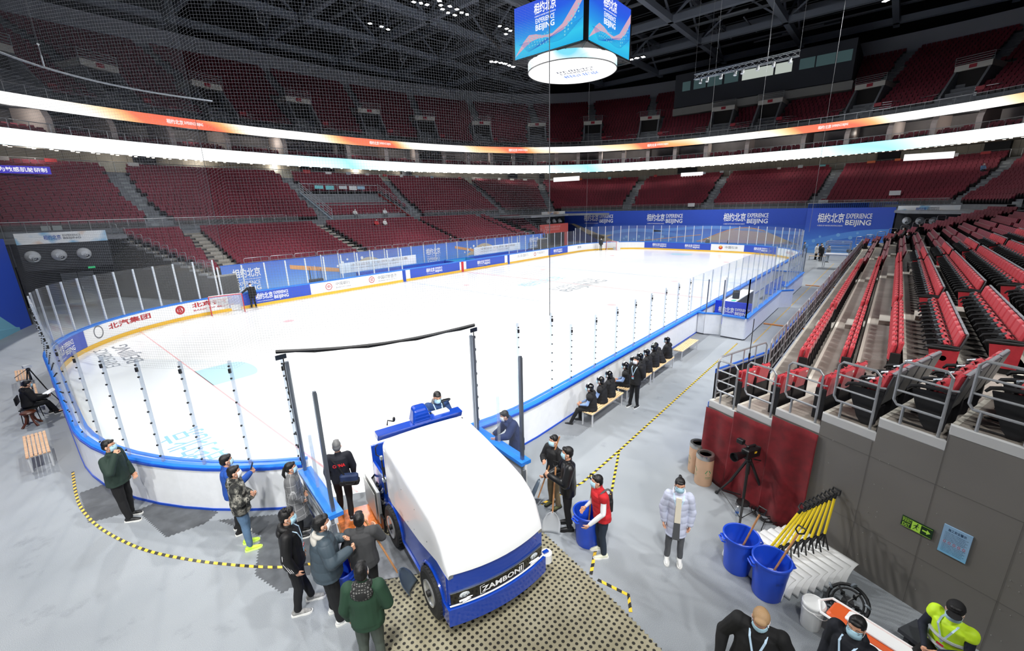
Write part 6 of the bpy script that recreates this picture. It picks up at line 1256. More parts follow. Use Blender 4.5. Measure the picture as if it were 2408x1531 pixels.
# ================= ice resurfacing machine =================
def ice_machine():
    t=thing('ice_resurfacer','blue and white ice resurfacing machine parked in the open rink gate','ice resurfacer',(-26.08,-14.73,0),2.868)
    m_bl=M('machine_blue','0f3fa8',.22,coat=.6); m_wh=M('machine_white','f1f3f5',.3,coat=.4); HW=.89; YF=1.40
    bulge=lambda x:.13*(1-(x/HW)**2)
    # white hood shell
    # stations: y, ztop, zbottom, half width, forward shift factor
    ST=[(-1.30,2.10,.92,.86,0),(-1.0,2.12,.90,.89,0),(-.3,2.06,.98,.89,0),(.4,1.98,1.05,.89,0),(.85,1.90,1.14,.885,.1),(1.08,1.80,1.18,.88,.4),(1.22,1.66,1.15,.875,.7),(1.32,1.46,1.13,.87,.9),(1.38,1.28,1.11,.86,1),(1.40,1.17,1.09,.85,1)]
    V=[];F=[];N=28
    for y,zt,zb,hw,b in ST:
        r=min(.16,(zt-zb)*.5); sec=[(-hw,zb),(-hw,(zb+zt-r)/2)]+[(-hw+r-r*math.cos(a),zt-r+r*math.sin(a)) for a in np.linspace(0,PI/2,6)]
        top=[(x,zt+.02*(1-(x/(hw-r))**2)) for x in np.linspace(-hw+r,hw-r,12)[1:-1]]; sec=sec+top+[(-x,z) for x,z in sec[::-1]]
        # front edge dips in the middle
        V+=[(x,y+b*bulge(x),z-(b*.05*(1-(x/HW)**2) if z<=zb+.001 or b>=.9 else 0)) for x,z in sec]; n=len(sec)
    for i in range(len(ST)-1):
        for j in range(n-1): F.append((i*n+j,i*n+j+1,(i+1)*n+j+1,(i+1)*n+j))
    F.append(tuple(range(n-1,-1,-1))); F.append(tuple((len(ST)-1)*n+j for j in range(n)))
    F+= [((i+1)*n,(i+1)*n+n-1,i*n+n-1,i*n) for i in range(len(ST)-1)]
    o=mkobj('hood',V,F,m_wh,t,smooth=True); o.data.set_sharp_from_angle(angle=.9)
    # raised trapezoid crease on the hood
    def on_hood(x,y):
        zs=[(s[0],s[1]) for s in ST]; 
        for (y0,a),(y1,b_) in zip(zs,zs[1:]):
            if y0<=y<=y1: return a+(b_-a)*(y-y0)/(y1-y0)
        return zs[-1][1]
    P=[(-.66,.45),(-.52,1.05),(-.40,1.19),(.40,1.19),(.52,1.05),(.66,.45)]; pts=[]
    for a,b in zip(P,P[1:]):
        for k in range(8): x=a[0]+(b[0]-a[0])*k/8; y=a[1]+(b[1]-a[1])*k/8; pts.append((x,y+.4*bulge(x)*(1 if y>.9 else .0)*(y-.9)/.3,on_hood(x,y)+.004))
    mb=MB(); mb.path(pts,[.003]+[.013]*(len(pts)-2)+[.003],6); mb.build('hood_crease',m_wh,t,smooth=True)
    # blue side panels with wheel arches
    def arch(cy,r,n=10): return [(cy+r*math.cos(a),.38+r*math.sin(a)) for a in np.linspace(0,PI,n)]
    prof=[(1.36,.30)]+[(1.36,1.12),(.9,1.16),(-.3,1.0),(-1.3,.95),(-1.3,.42)]+[(-1.42+0*1,.42)][:0]
    low=[(-1.30,.38)]+arch(-1.0,.44)[::-1][2:]+[( -.5,.28),(.33,.28)]+arch(.82,.46)[::-1]+[(1.33,.30)]
    prof=[(1.36,.34),(1.36,1.12),(.9,1.16),(-.3,1.0),(-1.3,.95)]+low
    for s in (-1,1): mb=MB(); mb.extr(prof,lambda q,y,z,s=s:(s*.845+q,y,z),-.03,.03); mb.build('side_panel',m_bl,t)
    mb=MB(); mb.box(-.80,-1.3,.4,.80,1.34,1.0); mb.build('chassis',m_black,t)
    for s in (-1,1):
        mb=MB(); mb.path([(s*.875,y,z) for y,z in [(1.28,.5)]+arch(.82,.475)+[(.3,.36),(-.45,.36)]+arch(-1.0,.455)[:8]],.028,6); mb.build('fender_trim',m_bl,t,smooth=True)
        mb=MB(); mb.extr([(-1.2,.92),(-1.2,1.95),(-.75,1.98),(-.45,1.5),(-.52,.98)],lambda q,y,z,s=s:(s*.865+q,y,z),-.02,.02); mb.build('side_fairing',m_wh,t,bevel=.01)
        mb=MB(); mb.extr([(-.45,1.02),(-.5,1.75),(.7,1.7),(.95,1.22),(.6,1.16)],lambda q,y,z,s=s:(s*.872+q,y,z),-.006,.006); mb.build('side_window_panel',M('panel_pearl','cfd6dc',.15,.3),t)
        mb=MB(); [mb.ball((s*.885,y,z),.012,6,4) for y,z in ((.2,1.15),(.3,1.6),(-.1,1.1),(.75,1.3),(-.3,1.62))]; mb.build('panel_bolt',M('bolt_steel','9aa0a4',.3,.8),t)
    def band2(z0,z1,off,th,hw,name,mat,z0m=None,z1m=None):
        K=24; V=[];
        for i in range(K+1):
            x=-hw+2*hw*i/K; q=1-(x/HW)**2; y=YF-.02+bulge(x)+off; d0=(z0m-z0)*q if z0m is not None else 0; d1=(z1m-z1)*q if z1m is not None else 0
            V+=[(x,y,z0+d0),(x,y,z1+d1),(x,y-th,z1+d1),(x,y-th,z0+d0)]
        F=[(i*4+j,i*4+(j+1)%4,i*4+4+(j+1)%4,i*4+4+j) for i in range(K) for j in range(4)]+[(3,2,1,0),(K*4,K*4+1,K*4+2,K*4+3)]
        o=mkobj(name,V,[f[::-1] for f in F],mat,t,smooth=True); o.data.set_sharp_from_angle(angle=.6); return o
    band2(.62,1.18,0,.2,.86,'front_panel',m_bl); band2(.28,.58,.07,.25,.90,'bumper',m_bl); band2(.60,.612,.035,.02,.86,'bumper_lip',m_wt); band2(.62,.82,.02,.1,.84,'black_grille',M('grille_black','08090b',.12,coat=.5)); band2(.825,.838,.028,.06,.85,'chrome_line',m_chr)
    fz=lambda o:(lambda X,Y:np.array([(-x,YF-.02+bulge(x)+o,y) for x,y in zip(X,Y)]))
    m_w2=M('badge_white','f4f5f6',.3); W_=.40
    put_text('front_lettering',[fit_text('ZAMBONI',-W_+.03,W_-.03,.672,.768,.03,1.0)],fz(.028),m_w2,t)
    put_text('badge_frame',[(np.array([(-W_,.645),(W_,.645),(W_,.653),(-W_,.653)]),[(0,1,2,3)]),(np.array([(-W_,.787),(W_,.787),(W_,.795),(-W_,.795)]),[(0,1,2,3)]),(np.array([(-W_,.645),(-W_+.01,.645),(-W_+.01,.795),(-W_,.795)]),[(0,1,2,3)]),(np.array([(W_-.01,.645),(W_,.645),(W_,.795),(W_-.01,.795)]),[(0,1,2,3)])],fz(.03),m_w2,t)
    for s in (-1,1):
        x=s*.62; y=YF-.02+bulge(x)+.01; mb=MB(); mb.ball((x,y,.755),(.10,.03,.045),16,8); mb.build('headlight',M('lamp_lens','dfe6ea',.08,.4),t,smooth=True)
        mb=MB(); [mb.ball((x-.05+.05*i,y+.025,.755),.016,8,6) for i in range(3)]; mb.build('headlight_bulb',m_chr,t,smooth=True)
        mb=MB(); mb.path([(x-.11,y+.018,.68),(x,y+.024,.675),(x+.11,y+.014,.68)],.013,6); mb.path([(x-.08,y+.02,.645),(x+.06,y+.02,.64)],.008,5); mb.build('light_bar',M('bar_white','f6f8fa',.2,emit=.4),t,smooth=True)
    # wheels
    m_ty=M('tyre_rubber','232425',.75,bump=.3,bs=60)
    for s in (-1,1):
        for y in (.82,-1.0):
            mb=MB(); mb.lathe([(.20,-.10),(.34,-.12),(.39,-.10),(.398,-.05),(.398,.05),(.39,.10),(.34,.12),(.20,.10)],(s*.84,y,.40),36,(s,0,0),cap=False)
            for k in range(30):
                a=2*PI*k/30
                for q in (-.055,.055): mb.T=Matrix.Translation((s*.84+q,y,.40))@Matrix.Rotation(a,4,'X'); mb.cbox((0,0,.394),(.075,.04,.02)); mb.T=None
            w=mb.build('wheel',m_ty,t)
            mb=MB(); mb.lathe([(.21,.10),(.215,.125),(.19,.12),(.16,.06),(.10,.05),(.09,.09),(.07,.10),(.0,.10)],(s*.84,y,.40),28,(s,0,0)); mb.build('wheel_rim',M('rim_chrome','d5d8da',.28,.65),w,smooth=True)
            mb=MB(); [mb.tube((s*.90,y+.13*math.cos(a),.40+.13*math.sin(a)),(s*.915,y+.13*math.cos(a),.40+.13*math.sin(a)),.024,n=8) for a in np.linspace(0,2*PI,8,endpoint=False)]; mb.lathe([(.055,.08),(.05,.15),(.0,.16)],(s*.84,y,.40),14,(s,0,0)); mb.build('wheel_hub',m_black,w)
    # guide roller front right (viewer right = -x)
    mb=MB(); mb.lathe([(.085,-.09),(.095,-.08),(.095,.08),(.085,.09)],(-.97,YF-.02,.50),20); mb.build('guide_roller',M('roller_white','e8eaeb',.4),t,smooth=True); mb=MB(); mb.cbox((-.88,YF-.06,.56),(.16,.08,.05)); mb.cbox((-.95,YF-.02,.61),(.1,.06,.02)); mb.build('roller_bracket',m_bl,t)
    # rear dash bar, cowl, steering wheel, mirror handle
    mb=MB(); mb.extr([(-1.36,2.06),(-1.30,2.20),(-1.52,2.22),(-1.56,2.08)],lambda q,y,z:(q,y,z),-.86,.92); mb.build('dash_bar',m_bl,t,bevel=.015)
    mb=MB(); mb.hexa([(-.20,-1.62,2.18),(.20,-1.62,2.18),(.20,-1.28,2.18),(-.20,-1.28,2.18),(-.14,-1.56,2.52),(.14,-1.56,2.52),(.14,-1.36,2.48),(-.14,-1.36,2.48)]); o=mb.build('instrument_cowl',m_bl,t,bevel=.05)
    o.location=(.02,0,0)
    mb=MB(); [mb.tube((-.19+.02,-1.29+.0,2.26+.07*k),(.19,-1.29,2.26+.07*k),.008,n=5) for k in range(3)]; mb.build('cowl_rib',m_bl,t); mb=MB(); mb.box(-.62,-1.60,2.2,-.28,-1.42,2.235); mb.build('console_plate',M('console_white','e4e6e8',.4),t)
    mb=MB(); mb.path([(-.60+.17*math.cos(a),-1.72+.13*math.sin(a),2.32+.1*math.sin(a)) for a in np.linspace(0,2*PI,24,endpoint=False)],.016,6,True); mb.tube((-.60,-1.72,2.32),(-.60,-1.6,2.15),.02,n=6); [mb.tube((-.60,-1.72,2.32),(-.60+.16*math.cos(a),-1.72+.12*math.sin(a),2.32+.095*math.sin(a)),.01,n=5) for a in (.5,2.6,4.7)]; mb.build('steering_wheel',m_black,t,smooth=True)
    mb=MB(); mb.path([(.50,-1.6,2.25),(.62,-1.62,2.3),(.64,-1.62,2.2)],.014,6); mb.ball((.5,-1.6,2.3),(.03,.03,.05),8,6); mb.build('lever',m_black,t)
    mb=MB(); mb.box(-.84,-1.30,1.3,.2,-1.27,2.06); mb.box(-.84,-2.2,.4,.84,-1.3,.95); mb.build('rear_frame',m_black,t); mb=MB(); mb.box(-.82,-1.75,.95,-.1,-1.35,2.0); mb.build('white_tank',m_wh,t,bevel=.02)
    mb=MB(); mb.box(-.85,-2.3,.42,-.8,-1.3,1.5); mb.box(.8,-2.3,.42,.85,-1.3,1.15); mb.box(-.85,-2.3,.42,.85,-2.25,1.5); mb.build('rear_body',m_bl,t); mb=MB(); mb.cbox((-.42,-2.0,1.42),(.5,.5,.12),0,.03); mb.cbox((-.42,-2.27,1.7),(.5,.1,.5),0,.03); mb.build('driver_seat',m_black,t)
    mb=MB(); mb.path([(.93,-1.36,2.0),(.98,-1.36,1.95),(.98,-1.36,1.8),(.93,-1.36,1.75)],.012,6); mb.path([(.9,-1.34,1.75),(.9,-1.3,1.3),(.9,-1.28,.95)],.016,6); mb.build('grab_handle',m_black,t); mb=MB(); mb.cbox((.9,-1.33,1.72),(.05,.06,.07)); mb.cbox((.9,-1.3,1.25),(.06,.08,.06)); mb.build('handle_clamp',m_chr,t)
    # conditioner
    mb=MB(); mb.box(.95,-2.4,.12,1.02,-1.55,.85); mb.box(1.04,-2.38,.2,1.06,-1.6,.8); mb.build('conditioner_plate',M('plate_silver','b4b6b4',.35,.6),t,bevel=.02)
    mb=MB(); r_=random.Random(5)
    for i in range(10): y=-2.3+.07*i; mb.path([(.55+r_.uniform(0,.25),y,.5+r_.uniform(0,.5)),(.75,y+.05,.6+r_.uniform(0,.4)),(.92,y+.02,.45+r_.uniform(0,.3))],.022,6)
    mb.cbox((.7,-2.0,.35),(.45,.7,.3),0,.03); mb.cbox((0,-2.6,.25),(1.9,.5,.35),0,.04); mb.build('conditioner_mechanism',m_black,t); mb=MB(); [mb.tube((.62+.1*i,-1.9,.6),(.62+.1*i,-1.9,.95),.03,n=8) for i in range(3)]; mb.tube((.55,-2.1,.8),(.9,-1.6,.8),.03,n=8); mb.build('hydraulic_ram',m_chr,t)
    mb=MB(); mb.box(.96,-1.55,.05,1.0,-1.35,.35); mb.build('side_squeegee',m_black,t)
    return t
ice_machine()
# ================= people =================
TMP=bpy.data.scenes.new('tmp'); TVL=TMP.view_layers[0]
def ell(mb,c,r,R=None):
    q=MB(); q.ball((0,0,0),r,14,10); R=R or Matrix.Identity(3); mb.add([tuple(R@Vector(p)+Vector(c)) for p in q.v],q.f)
def cap(mb,a,b,ra,rb=None):
    rb=ra if rb is None else rb; mb.tube(a,b,ra,rb,n=12); ell(mb,a,(ra*.99,)*3); ell(mb,b,(rb*.99,)*3)
def loft(mb,secs,n=18):
    "secs: (centre, rx, ry) horizontal ellipses"
    v=[]
    for c,rx,ry in secs:
        for j in range(n): a=2*PI*j/n; v.append((c[0]+rx*math.cos(a),c[1]+ry*math.sin(a),c[2]))
    f=[(i*n+j,i*n+(j+1)%n,(i+1)*n+(j+1)%n,(i+1)*n+j) for i in range(len(secs)-1) for j in range(n)]+[tuple(range(n-1,-1,-1)),tuple(range((len(secs)-1)*n,len(secs)*n))]
    if secs[0][0][2]>secs[-1][0][2]: f=[q[::-1] for q in f]
    mb.add(v,f)
def solid(mb,name,mat,parent,vox,smooth=2,folds=0,seed=0,top=False,quilt=0):
    me=bpy.data.meshes.new('t'); me.from_pydata(mb.v,[],mb.f); ob=bpy.data.objects.new('t',me); TMP.collection.objects.link(ob)
    m=ob.modifiers.new('r','REMESH'); m.mode='VOXEL'; m.voxel_size=vox; m.use_smooth_shade=True
    if smooth: s=ob.modifiers.new('s','SMOOTH'); s.iterations=smooth; s.factor=.5
    TVL.update(); dg=TVL.depsgraph; m2=bpy.data.meshes.new_from_object(ob.evaluated_get(dg)); bpy.data.objects.remove(ob); bpy.data.meshes.remove(me); m2.name=name
    if folds or quilt:
        n=len(m2.vertices); co=np.zeros(n*3); m2.vertices.foreach_get('co',co); co=co.reshape(-1,3); no=np.zeros(n*3); m2.vertices.foreach_get('normal',no); no=no.reshape(-1,3); x,y,z=(co*1.0).T; r=np.random.RandomState(seed)
        d=np.zeros(n)
        for k in range(7):
            a=r.uniform(-1,1,3); a[2]*=.7; a/=np.linalg.norm(a); fr=r.uniform(14,46); d+=np.sin((co@a)*fr+r.uniform(0,6)+1.5*np.sin(co@a[::-1]*11+k))*(20/fr)
        d=np.tanh(d*.6); co+=no*(d*folds)[:,None]
        if quilt: co+=no*(np.abs(np.sin(z*PI/quilt))**.5*.009-.0045)[:,None]
        m2.vertices.foreach_set('co',co.ravel()); m2.update()
    m2.polygons.foreach_set('use_smooth',np.ones(len(m2.polygons),bool)); m2.materials.clear(); m2.materials.append(mat)
    o=bpy.data.objects.new(name,m2); COL.objects.link(o)
    if parent: o.parent=parent
    return o
m_skin=M('skin','dba486',.5,var=.04); m_hair=M('hair_black','0d0c0d',.45,bump=.5,bs=90); m_mask=M('mask_blue','b4dcee',.7); m_maskw=M('mask_white','eef1f3',.7)
def cloth(name,col='121214',rough=.8,**k): return M('cloth_'+name,col,rough,bump=.12,bs=220,**k)
c_blk=cloth('black','121214'); c_pant=cloth('trouser_black','0e0f12'); c_navy=cloth('navy','16233f'); c_shoeb=M('shoe_black','18191b',.5); c_sole=M('sole_white','e8e8e4',.6); c_soleb=M('sole_black','151515',.6)
def plaid(bg,l1,sc,w=.08):
    def fn(t):
        s=t.new('ShaderNodeSeparateXYZ'); t.link(t.coord('Object',sc),s.inputs[0]); f=None
        for i in (0,1,2):
            q=t.math('LESS_THAN',t.math('FRACT',s.outputs[i]),w); f=q if f is None else t.math('MAXIMUM',f,q)
        return t.mix(f,t.ramp(t.noise(60,t.coord()),[(.3,bg),(.7,l1 if False else bg)]),l1)
    return fn
def camo(t):
    c=t.coord('Object'); n=t.noise(9,c,3,.6); return t.ramp(n,[(.0,'1d1e1e'),(.42,'3c3d3a'),(.5,'75746c'),(.58,'a8a59a'),(.66,'2c2d2c')],'CONSTANT')
def P3(v): return Vector(v)
def person(label,loc,yaw,H=1.75,pose=None,top=None,pants=c_pant,shoe=c_shoeb,sole=c_sole,hair='short',haircol=None,mask=m_mask,vox=.006,look=(0,0),grp=None,seed=1,extra=(),name='person',skin=None,catg='person'):
    S=H/1.75; p=dict(hip=(0,0,.93),ch=(0,0,1.28),nk=(0,0,1.47),hl=(-.09,0,.90),hr=(.09,0,.90),kl=(-.10,.02,.50),kr=(.10,.02,.50),al=(-.11,-.02,.09),ar=(.11,-.02,.09),fl=0.,fr=0.,sl=(-.185,0,1.42),sr=(.185,0,1.42),el=(-.25,-.03,1.14),er=(.25,-.03,1.14),wl=(-.25,.06,.89),wr=(.25,.06,.89),cl=.35,cr=.35,fat=1.)
    p.update(pose or {}); q={k:(Vector(v)*S if hasattr(v,'__len__') else v) for k,v in p.items()}
    top=dict(dict(m=c_blk,hem=.80,th=.026,sleeve=1,hood=0,flare=0,fold=.006,quilt=0),**(top or {})); sk=skin or m_skin; fat=q['fat']
    B=MB(); up=(q['nk']-q['ch']).normalized()
    # head frame
    hy,hp=math.radians(look[0]),math.radians(look[1]); R=Matrix.Rotation(hy,3,'Z')@Matrix.Rotation(hp,3,'X'); hc=q['nk']+up*.07*S+R@Vector((0,.02,.10))*S
    HV=lambda v:tuple(hc+R@(Vector(v)*S))
    ell(B,HV((0,-.005,.035)),(.078*S,.098*S,.095*S),R); ell(B,HV((0,.015,-.03)),(.066*S,.078*S,.082*S),R); ell(B,HV((0,.045,-.08)),(.04*S,.04*S,.03*S),R); cap(B,HV((0,.088,.01)),HV((0,.104,-.022)),.010*S,.015*S)
    for s in (-1,1): ell(B,HV((s*.078,-.005,-.012)),(.012*S,.022*S,.033*S),R); ell(B,HV((s*.03,.082,-.055)),(.02*S,.014*S,.008*S),R)
    ell(B,HV((0,.085,.028)),(.05*S,.012*S,.008*S),R)
    cap(B,tuple(q['nk']-up*.05*S),HV((0,-.01,-.06)),.058*S,.052*S)
    loft(B,[(tuple(q['hip']-Vector((0,0,.08*S))),.13*S,.09*S),(tuple(q['hip']),.155*S,.105*S),(tuple((q['hip']+q['ch'])/2),.135*S,.10*S),(tuple(q['ch']),.155*S,.105*S),(tuple(q['nk']-up*.05*S),.10*S,.07*S)] if q['ch'].z-q['hip'].z>.15*S else [(tuple(q['hip']),.14*S,.1*S),(tuple(q['hip']+Vector((0,0,.1))),.14*S,.1*S)])
    cap(B,q['hip'],q['ch'],.11*S,.12*S); cap(B,q['ch'],q['nk']-up*.05*S,.11*S,.07*S)
    for s,a,e,w,c in (('l','sl','el','wl','cl'),('r','sr','er','wr','cr')):
        cap(B,q[a],q[e],.05*S,.04*S); cap(B,q[e],q[w],.04*S,.027*S); cap(B,q['nk']-up*.06*S,q[a],.05*S,.055*S)
        d=(q[w]-q[e]).normalized(); sgn=-1 if s=='l' else 1; n=Vector((-sgn,.25,0)); n=(n-d*n.dot(d)).normalized(); sd=d.cross(n)*(-sgn) ; sd=sd if sd.y>0 or abs(sd.y)<.3 else -sd; cu=q[c]
        W0=q[w]; cap(B,W0,W0+d*.03*S,.026*S,.03*S)
        for j in range(4):
            o=(j-1.5)*.021*S; cap(B,W0+d*.025*S+sd*o*.8,W0+d*.085*S+sd*o,.0145*S,.012*S)
            L=(.062,.074,.070,.055)[3-j]*S if sd.dot(Vector((0,1,0)))>0 else (.062,.074,.070,.055)[j]*S; k0=W0+d*.09*S+sd*o*1.1; d1=(d*math.cos(cu)+n*math.sin(cu)); d2=(d*math.cos(cu*2.4)+n*math.sin(cu*2.4)); k1=k0+d1*L*.55+sd*o*.1; cap(B,k0,k1,.0095*S,.0085*S); cap(B,k1,k1+d2*L*.5,.0085*S,.0072*S)
        tb=W0+d*.03*S+sd*.03*S; t1=tb+(d*.6+sd*.7+n*.25).normalized()*.04*S; cap(B,tb,t1,.012*S,.0105*S); cap(B,t1,t1+(d*.9+sd*.15+n*.5).normalized()*.03*S,.010*S,.0085*S)
    for h,k,a in (('hl','kl','al'),('hr','kr','ar')): cap(B,q[h],q[k],.075*S,.052*S); cap(B,q[k],q[a],.048*S,.036*S)
    for a,f in (('al','fl'),('ar','fr')): d=Vector((math.sin(-q[f]),math.cos(q[f]),0)); cap(B,q[a]-Vector((0,0,.045*S)),q[a]+d*.12*S-Vector((0,0,.055*S)),.033*S,.026*S)
    root=solid(B,name,sk,None,vox,1); root.location=loc; root.rotation_euler=(0,0,yaw); tag(root,label,catg,grp)
    cv=max(vox*1.6,.010)
    # trousers
    T=MB(); loft(T,[(tuple(q['hip']+Vector((0,0,.06*S))),.165*S*fat,.12*S*fat),(tuple(q['hip']-Vector((0,0,.03*S))),.175*S*fat,.13*S*fat),(tuple(q['hip']-Vector((0,0,.09*S))),.15*S*fat,.11*S*fat)])
    for h,k,a in (('hl','kl','al'),('hr','kr','ar')): cap(T,q[h],q[k],.098*S*fat,.070*S*fat); cap(T,q[k],q[a]+(q[k]-q[a])*.06,.068*S*fat,.056*S*fat)
    solid(T,'trousers',pants,root,cv,2,.006,seed+5)
    # shoes
    for a,f in (('al','fl'),('ar','fr')):
        d=Vector((math.sin(-q[f]),math.cos(q[f]),0)); sdv=Vector((d.y,-d.x,0)); base=q[a]-Vector((0,0,q[a].z if q[a].z<.16*S else .09*S)) ; zz=base.z; Q=MB(); cap(Q,base-d*.045*S+Vector((0,0,.055*S)),base+d*.10*S+Vector((0,0,.042*S)),.045*S,.038*S); cap(Q,base+d*.10*S+Vector((0,0,.04*S)),base+d*.165*S+Vector((0,0,.034*S)),.040*S,.030*S); cap(Q,base+Vector((0,0,.06*S)),base-d*.01*S+Vector((0,0,.11*S)),.046*S,.046*S); solid(Q,'shoe',shoe,root,max(vox*1.2,.008),1)
        o=[]; 
        for u,w in ((-.095,.018),(-.085,.038),(-.03,.045),(.04,.040),(.10,.05),(.16,.046),(.195,.028),(.205,.008)): o.append((u,w))
        out=[base+d*u*S+sdv*w*S for u,w in o]+[base+d*u*S-sdv*w*S for u,w in o[::-1]]; Q=MB(); n=len(out); Q.add([(*v.xy,zz+.002) for v in out]+[(*v.xy,zz+.032*S) for v in out],[tuple(range(n)),tuple(range(2*n-1,n-1,-1))]+[(i,n+i,n+(i+1)%n,(i+1)%n) for i in range(n)]); Q.build('shoe_sole',sole,root)
    # top garment
    t=top['th']*S; J=MB(); hem=q['hip'].copy(); hz=top['hem']*S; sp=(q['ch']-q['hip']); low=[]
    seated=abs(q['kl'].y-q['hl'].y)>.22*S
    if not seated and hz<q['hip'].z:
        kn=(q['kl']+q['kr'])/2
        for z in np.linspace(hz,q['hip'].z,5)[:-1]:
            u=(q['hip'].z-z)/max(.01,(q['hip'].z-kn.z)); c=q['hip'].lerp(kn,min(1,max(0,u))*.8); low.append(((c.x,c.y,z),(.172*fat+top['flare']*u)*S+t,(.125*fat+top['flare']*u)*S+t))
    low.append((tuple(q['hip']),.172*S*fat+t,.13*S*fat+t)); low.append((tuple(q['hip']+sp*.45),.155*S*fat+t,.12*S*fat+t)); low.append((tuple(q['ch']),.17*S*(.5+.5*fat)+t,.118*S*(.5+.5*fat)+t)); low.append((tuple(q['ch']+(q['nk']-q['ch'])*.6),.165*S+t,.105*S+t)); low.append((tuple(q['nk']-up*.03*S),.09*S+t,.075*S+t))
    low=[l for i,l in enumerate(low) if i==0 or l[0][2]>low[i-1][0][2]+.004]; loft(J,low); cap(J,q['hip'],q['ch'],.115*S*fat+t,.12*S+t); cap(J,q['ch'],q['nk']-up*.05*S,.115*S+t,.07*S+t)
    for a,e,w in (('sl','el','wl'),('sr','er','wr')):
        cap(J,q['nk']-up*.07*S,q[a],.065*S+t*.6,.062*S+t*.6)
        if top['sleeve']: cap(J,q[a],q[e],.060*S+t,.048*S+t); cap(J,q[e],q[e].lerp(q[w],.96),.048*S+t,.036*S+t*.7)
        else: cap(J,q[a],q[a].lerp(q[e],.12),.062*S+t,.058*S+t)
    cap(J,q['nk']-up*.03*S,q['nk']+up*.025*S,.066*S+t*.3,.062*S+t*.2)
    jk=solid(J,top.get('name','jacket'),top['m'],root,cv,2,top['fold'],seed,quilt=top['quilt'])
    if not top['sleeve']:
        for a,e,w in (('sl','el','wl'),('sr','er','wr')): J=MB(); cap(J,q[a],q[e],.056*S,.05*S); cap(J,q[e],q[e].lerp(q[w],.94),.05*S,.036*S); solid(J,'sleeve',top['sm'],root,cv,2,.005,seed+9)
    if top['hood']:
        J=MB(); n0=q['nk']; hs=top.get('hs',1.); [cap(J,tuple(n0+(R@Vector((.085*math.cos(a),.075*math.sin(a)-.02,.012-.03*math.sin(a))))*S),tuple(n0+(R@Vector((.085*math.cos(a+.45),.075*math.sin(a+.45)-.02,.012-.03*math.sin(a+.45))))*S),.034*S*hs,.034*S*hs) for a in np.arange(PI*.95,PI*2.05,.45)]; ell(J,tuple(n0+Vector((0,-.105,-.045))*S),(.11*S*hs,.05*S*hs,.085*S*hs)); solid(J,'hood',top.get('hm',top['m']),root,cv,2,.004,seed+2)
    # hair / helmet / cap
    hm=haircol or m_hair
    if hair!='none':
        Hh=MB(); base=[((0,-.018,.052),(.086,.100,.088))]
        if hair in('short','pony','long','bun'): base+=[((0,-.045,.0),(.083,.072,.085)),((0,.055,.098),(.062,.04,.03))]
        if hair=='spiky': base+=[((0,-.045,.01),(.083,.07,.08)),((0,.05,.11),(.07,.05,.038))]+[((.05*math.cos(i*2.4)*((i%3)/2),.02+.05*math.sin(i*2.4),.128+.006*(i%2)),(.02,.02,.025)) for i in range(9)]
        if hair=='bald': base=[((0,-.03,.03),(.083,.09,.08)),((0,-.05,.0),(.082,.065,.07))]
        for c,r in base: ell(Hh,HV(c),tuple(x*S for x in r),R)
        if hair=='pony': cap(Hh,HV((0,-.12,.02)),HV((.02,-.15,-.10)),.028*S,.03*S); cap(Hh,HV((.02,-.15,-.10)),HV((.03,-.12,-.22)),.03*S,.012*S)
        if hair=='bun': cap(Hh,HV((0,-.08,.11)),HV((0,-.14,.09)),.03*S,.026*S); cap(Hh,HV((0,-.15,.08)),HV((0,-.16,-.06)),.026*S,.012*S)
        if hair=='long':
            for s in (-1,1): cap(Hh,HV((s*.07,-.03,0)),HV((s*.075,-.01,-.13)),.03*S,.022*S)
            cap(Hh,HV((0,-.08,0)),HV((0,-.09,-.15)),.07*S,.05*S)
        if hair=='bald': # keep the crown bare: cut by a slightly larger skin dome
            pass
        solid(Hh,'hair',hm,root,max(vox*1.2,.007),1,.003,seed+3)
        if hair=='bald': D=MB(); ell(D,HV((0,.02,.06)),(.08*S,.092*S,.083*S),R); solid(D,'bald_crown',sk,root,max(vox,.007),1)
    if 'helmet' in extra:
        Q=MB(); ell(Q,HV((0,-.012,.055)),(.108*S,.128*S,.105*S),R); ell(Q,HV((0,-.05,.0)),(.100*S,.085*S,.10*S),R); solid(Q,'helmet',M('helmet_black','0b0b0d',.15,coat=.5),root,.008,2); Q=MB()
        for i in range(5): ell(Q,HV((-.06+.03*i,.03-.01*(i%2),.150)),(.009*S,.03*S,.012*S),R)
        for s in (-1,1): ell(Q,HV((s*.104,.0,.0)),(.012*S,.03*S,.035*S),R)
        Q.build('helmet_vent',M('vent_grey','c8ccd0',.3),root,smooth=True)
    if 'cap' in extra:
        Q=MB(); ell(Q,HV((0,-.008,.062)),(.094*S,.112*S,.09*S),R); solid(Q,'cap_crown',c_blk,root,.008,2); Q=MB(); ell(Q,HV((0,.13,.05)),(.075*S,.075*S,.012*S),R); Q.build('cap_brim',c_blk,root,smooth=True)
    if mask is not None:
        Q=MB(); V=[];K,J2=9,9
        for k in range(K):
            for j in range(J2):
                u=-1+2*j/(J2-1); z=.028-.112*k/(K-1); r=.098-.010*abs(k-4)/4*1.; a=u*1.12; V.append(HV((r*math.sin(a)*.86,r*math.cos(a)*(1.06+.10*math.sin(PI*k/(K-1)))+.008,z-.012*u*u)))
        o=mkobj('face_mask',V,[(k*J2+j,k*J2+j+1,(k+1)*J2+j+1,(k+1)*J2+j) for k in range(K-1) for j in range(J2-1)],mask,root,smooth=True); s=o.modifiers.new('s','SOLIDIFY'); s.thickness=.004; s.offset=1
        Q=MB()
        for s in (-1,1): Q.path([HV((s*.074,.045,.012)),HV((s*.084,.01,.012)),HV((s*.088,-.018,.0)),HV((s*.078,.035,-.06))],.0022,4)
        Q.build('mask_loop',m_maskw,root)
    Q=MB()
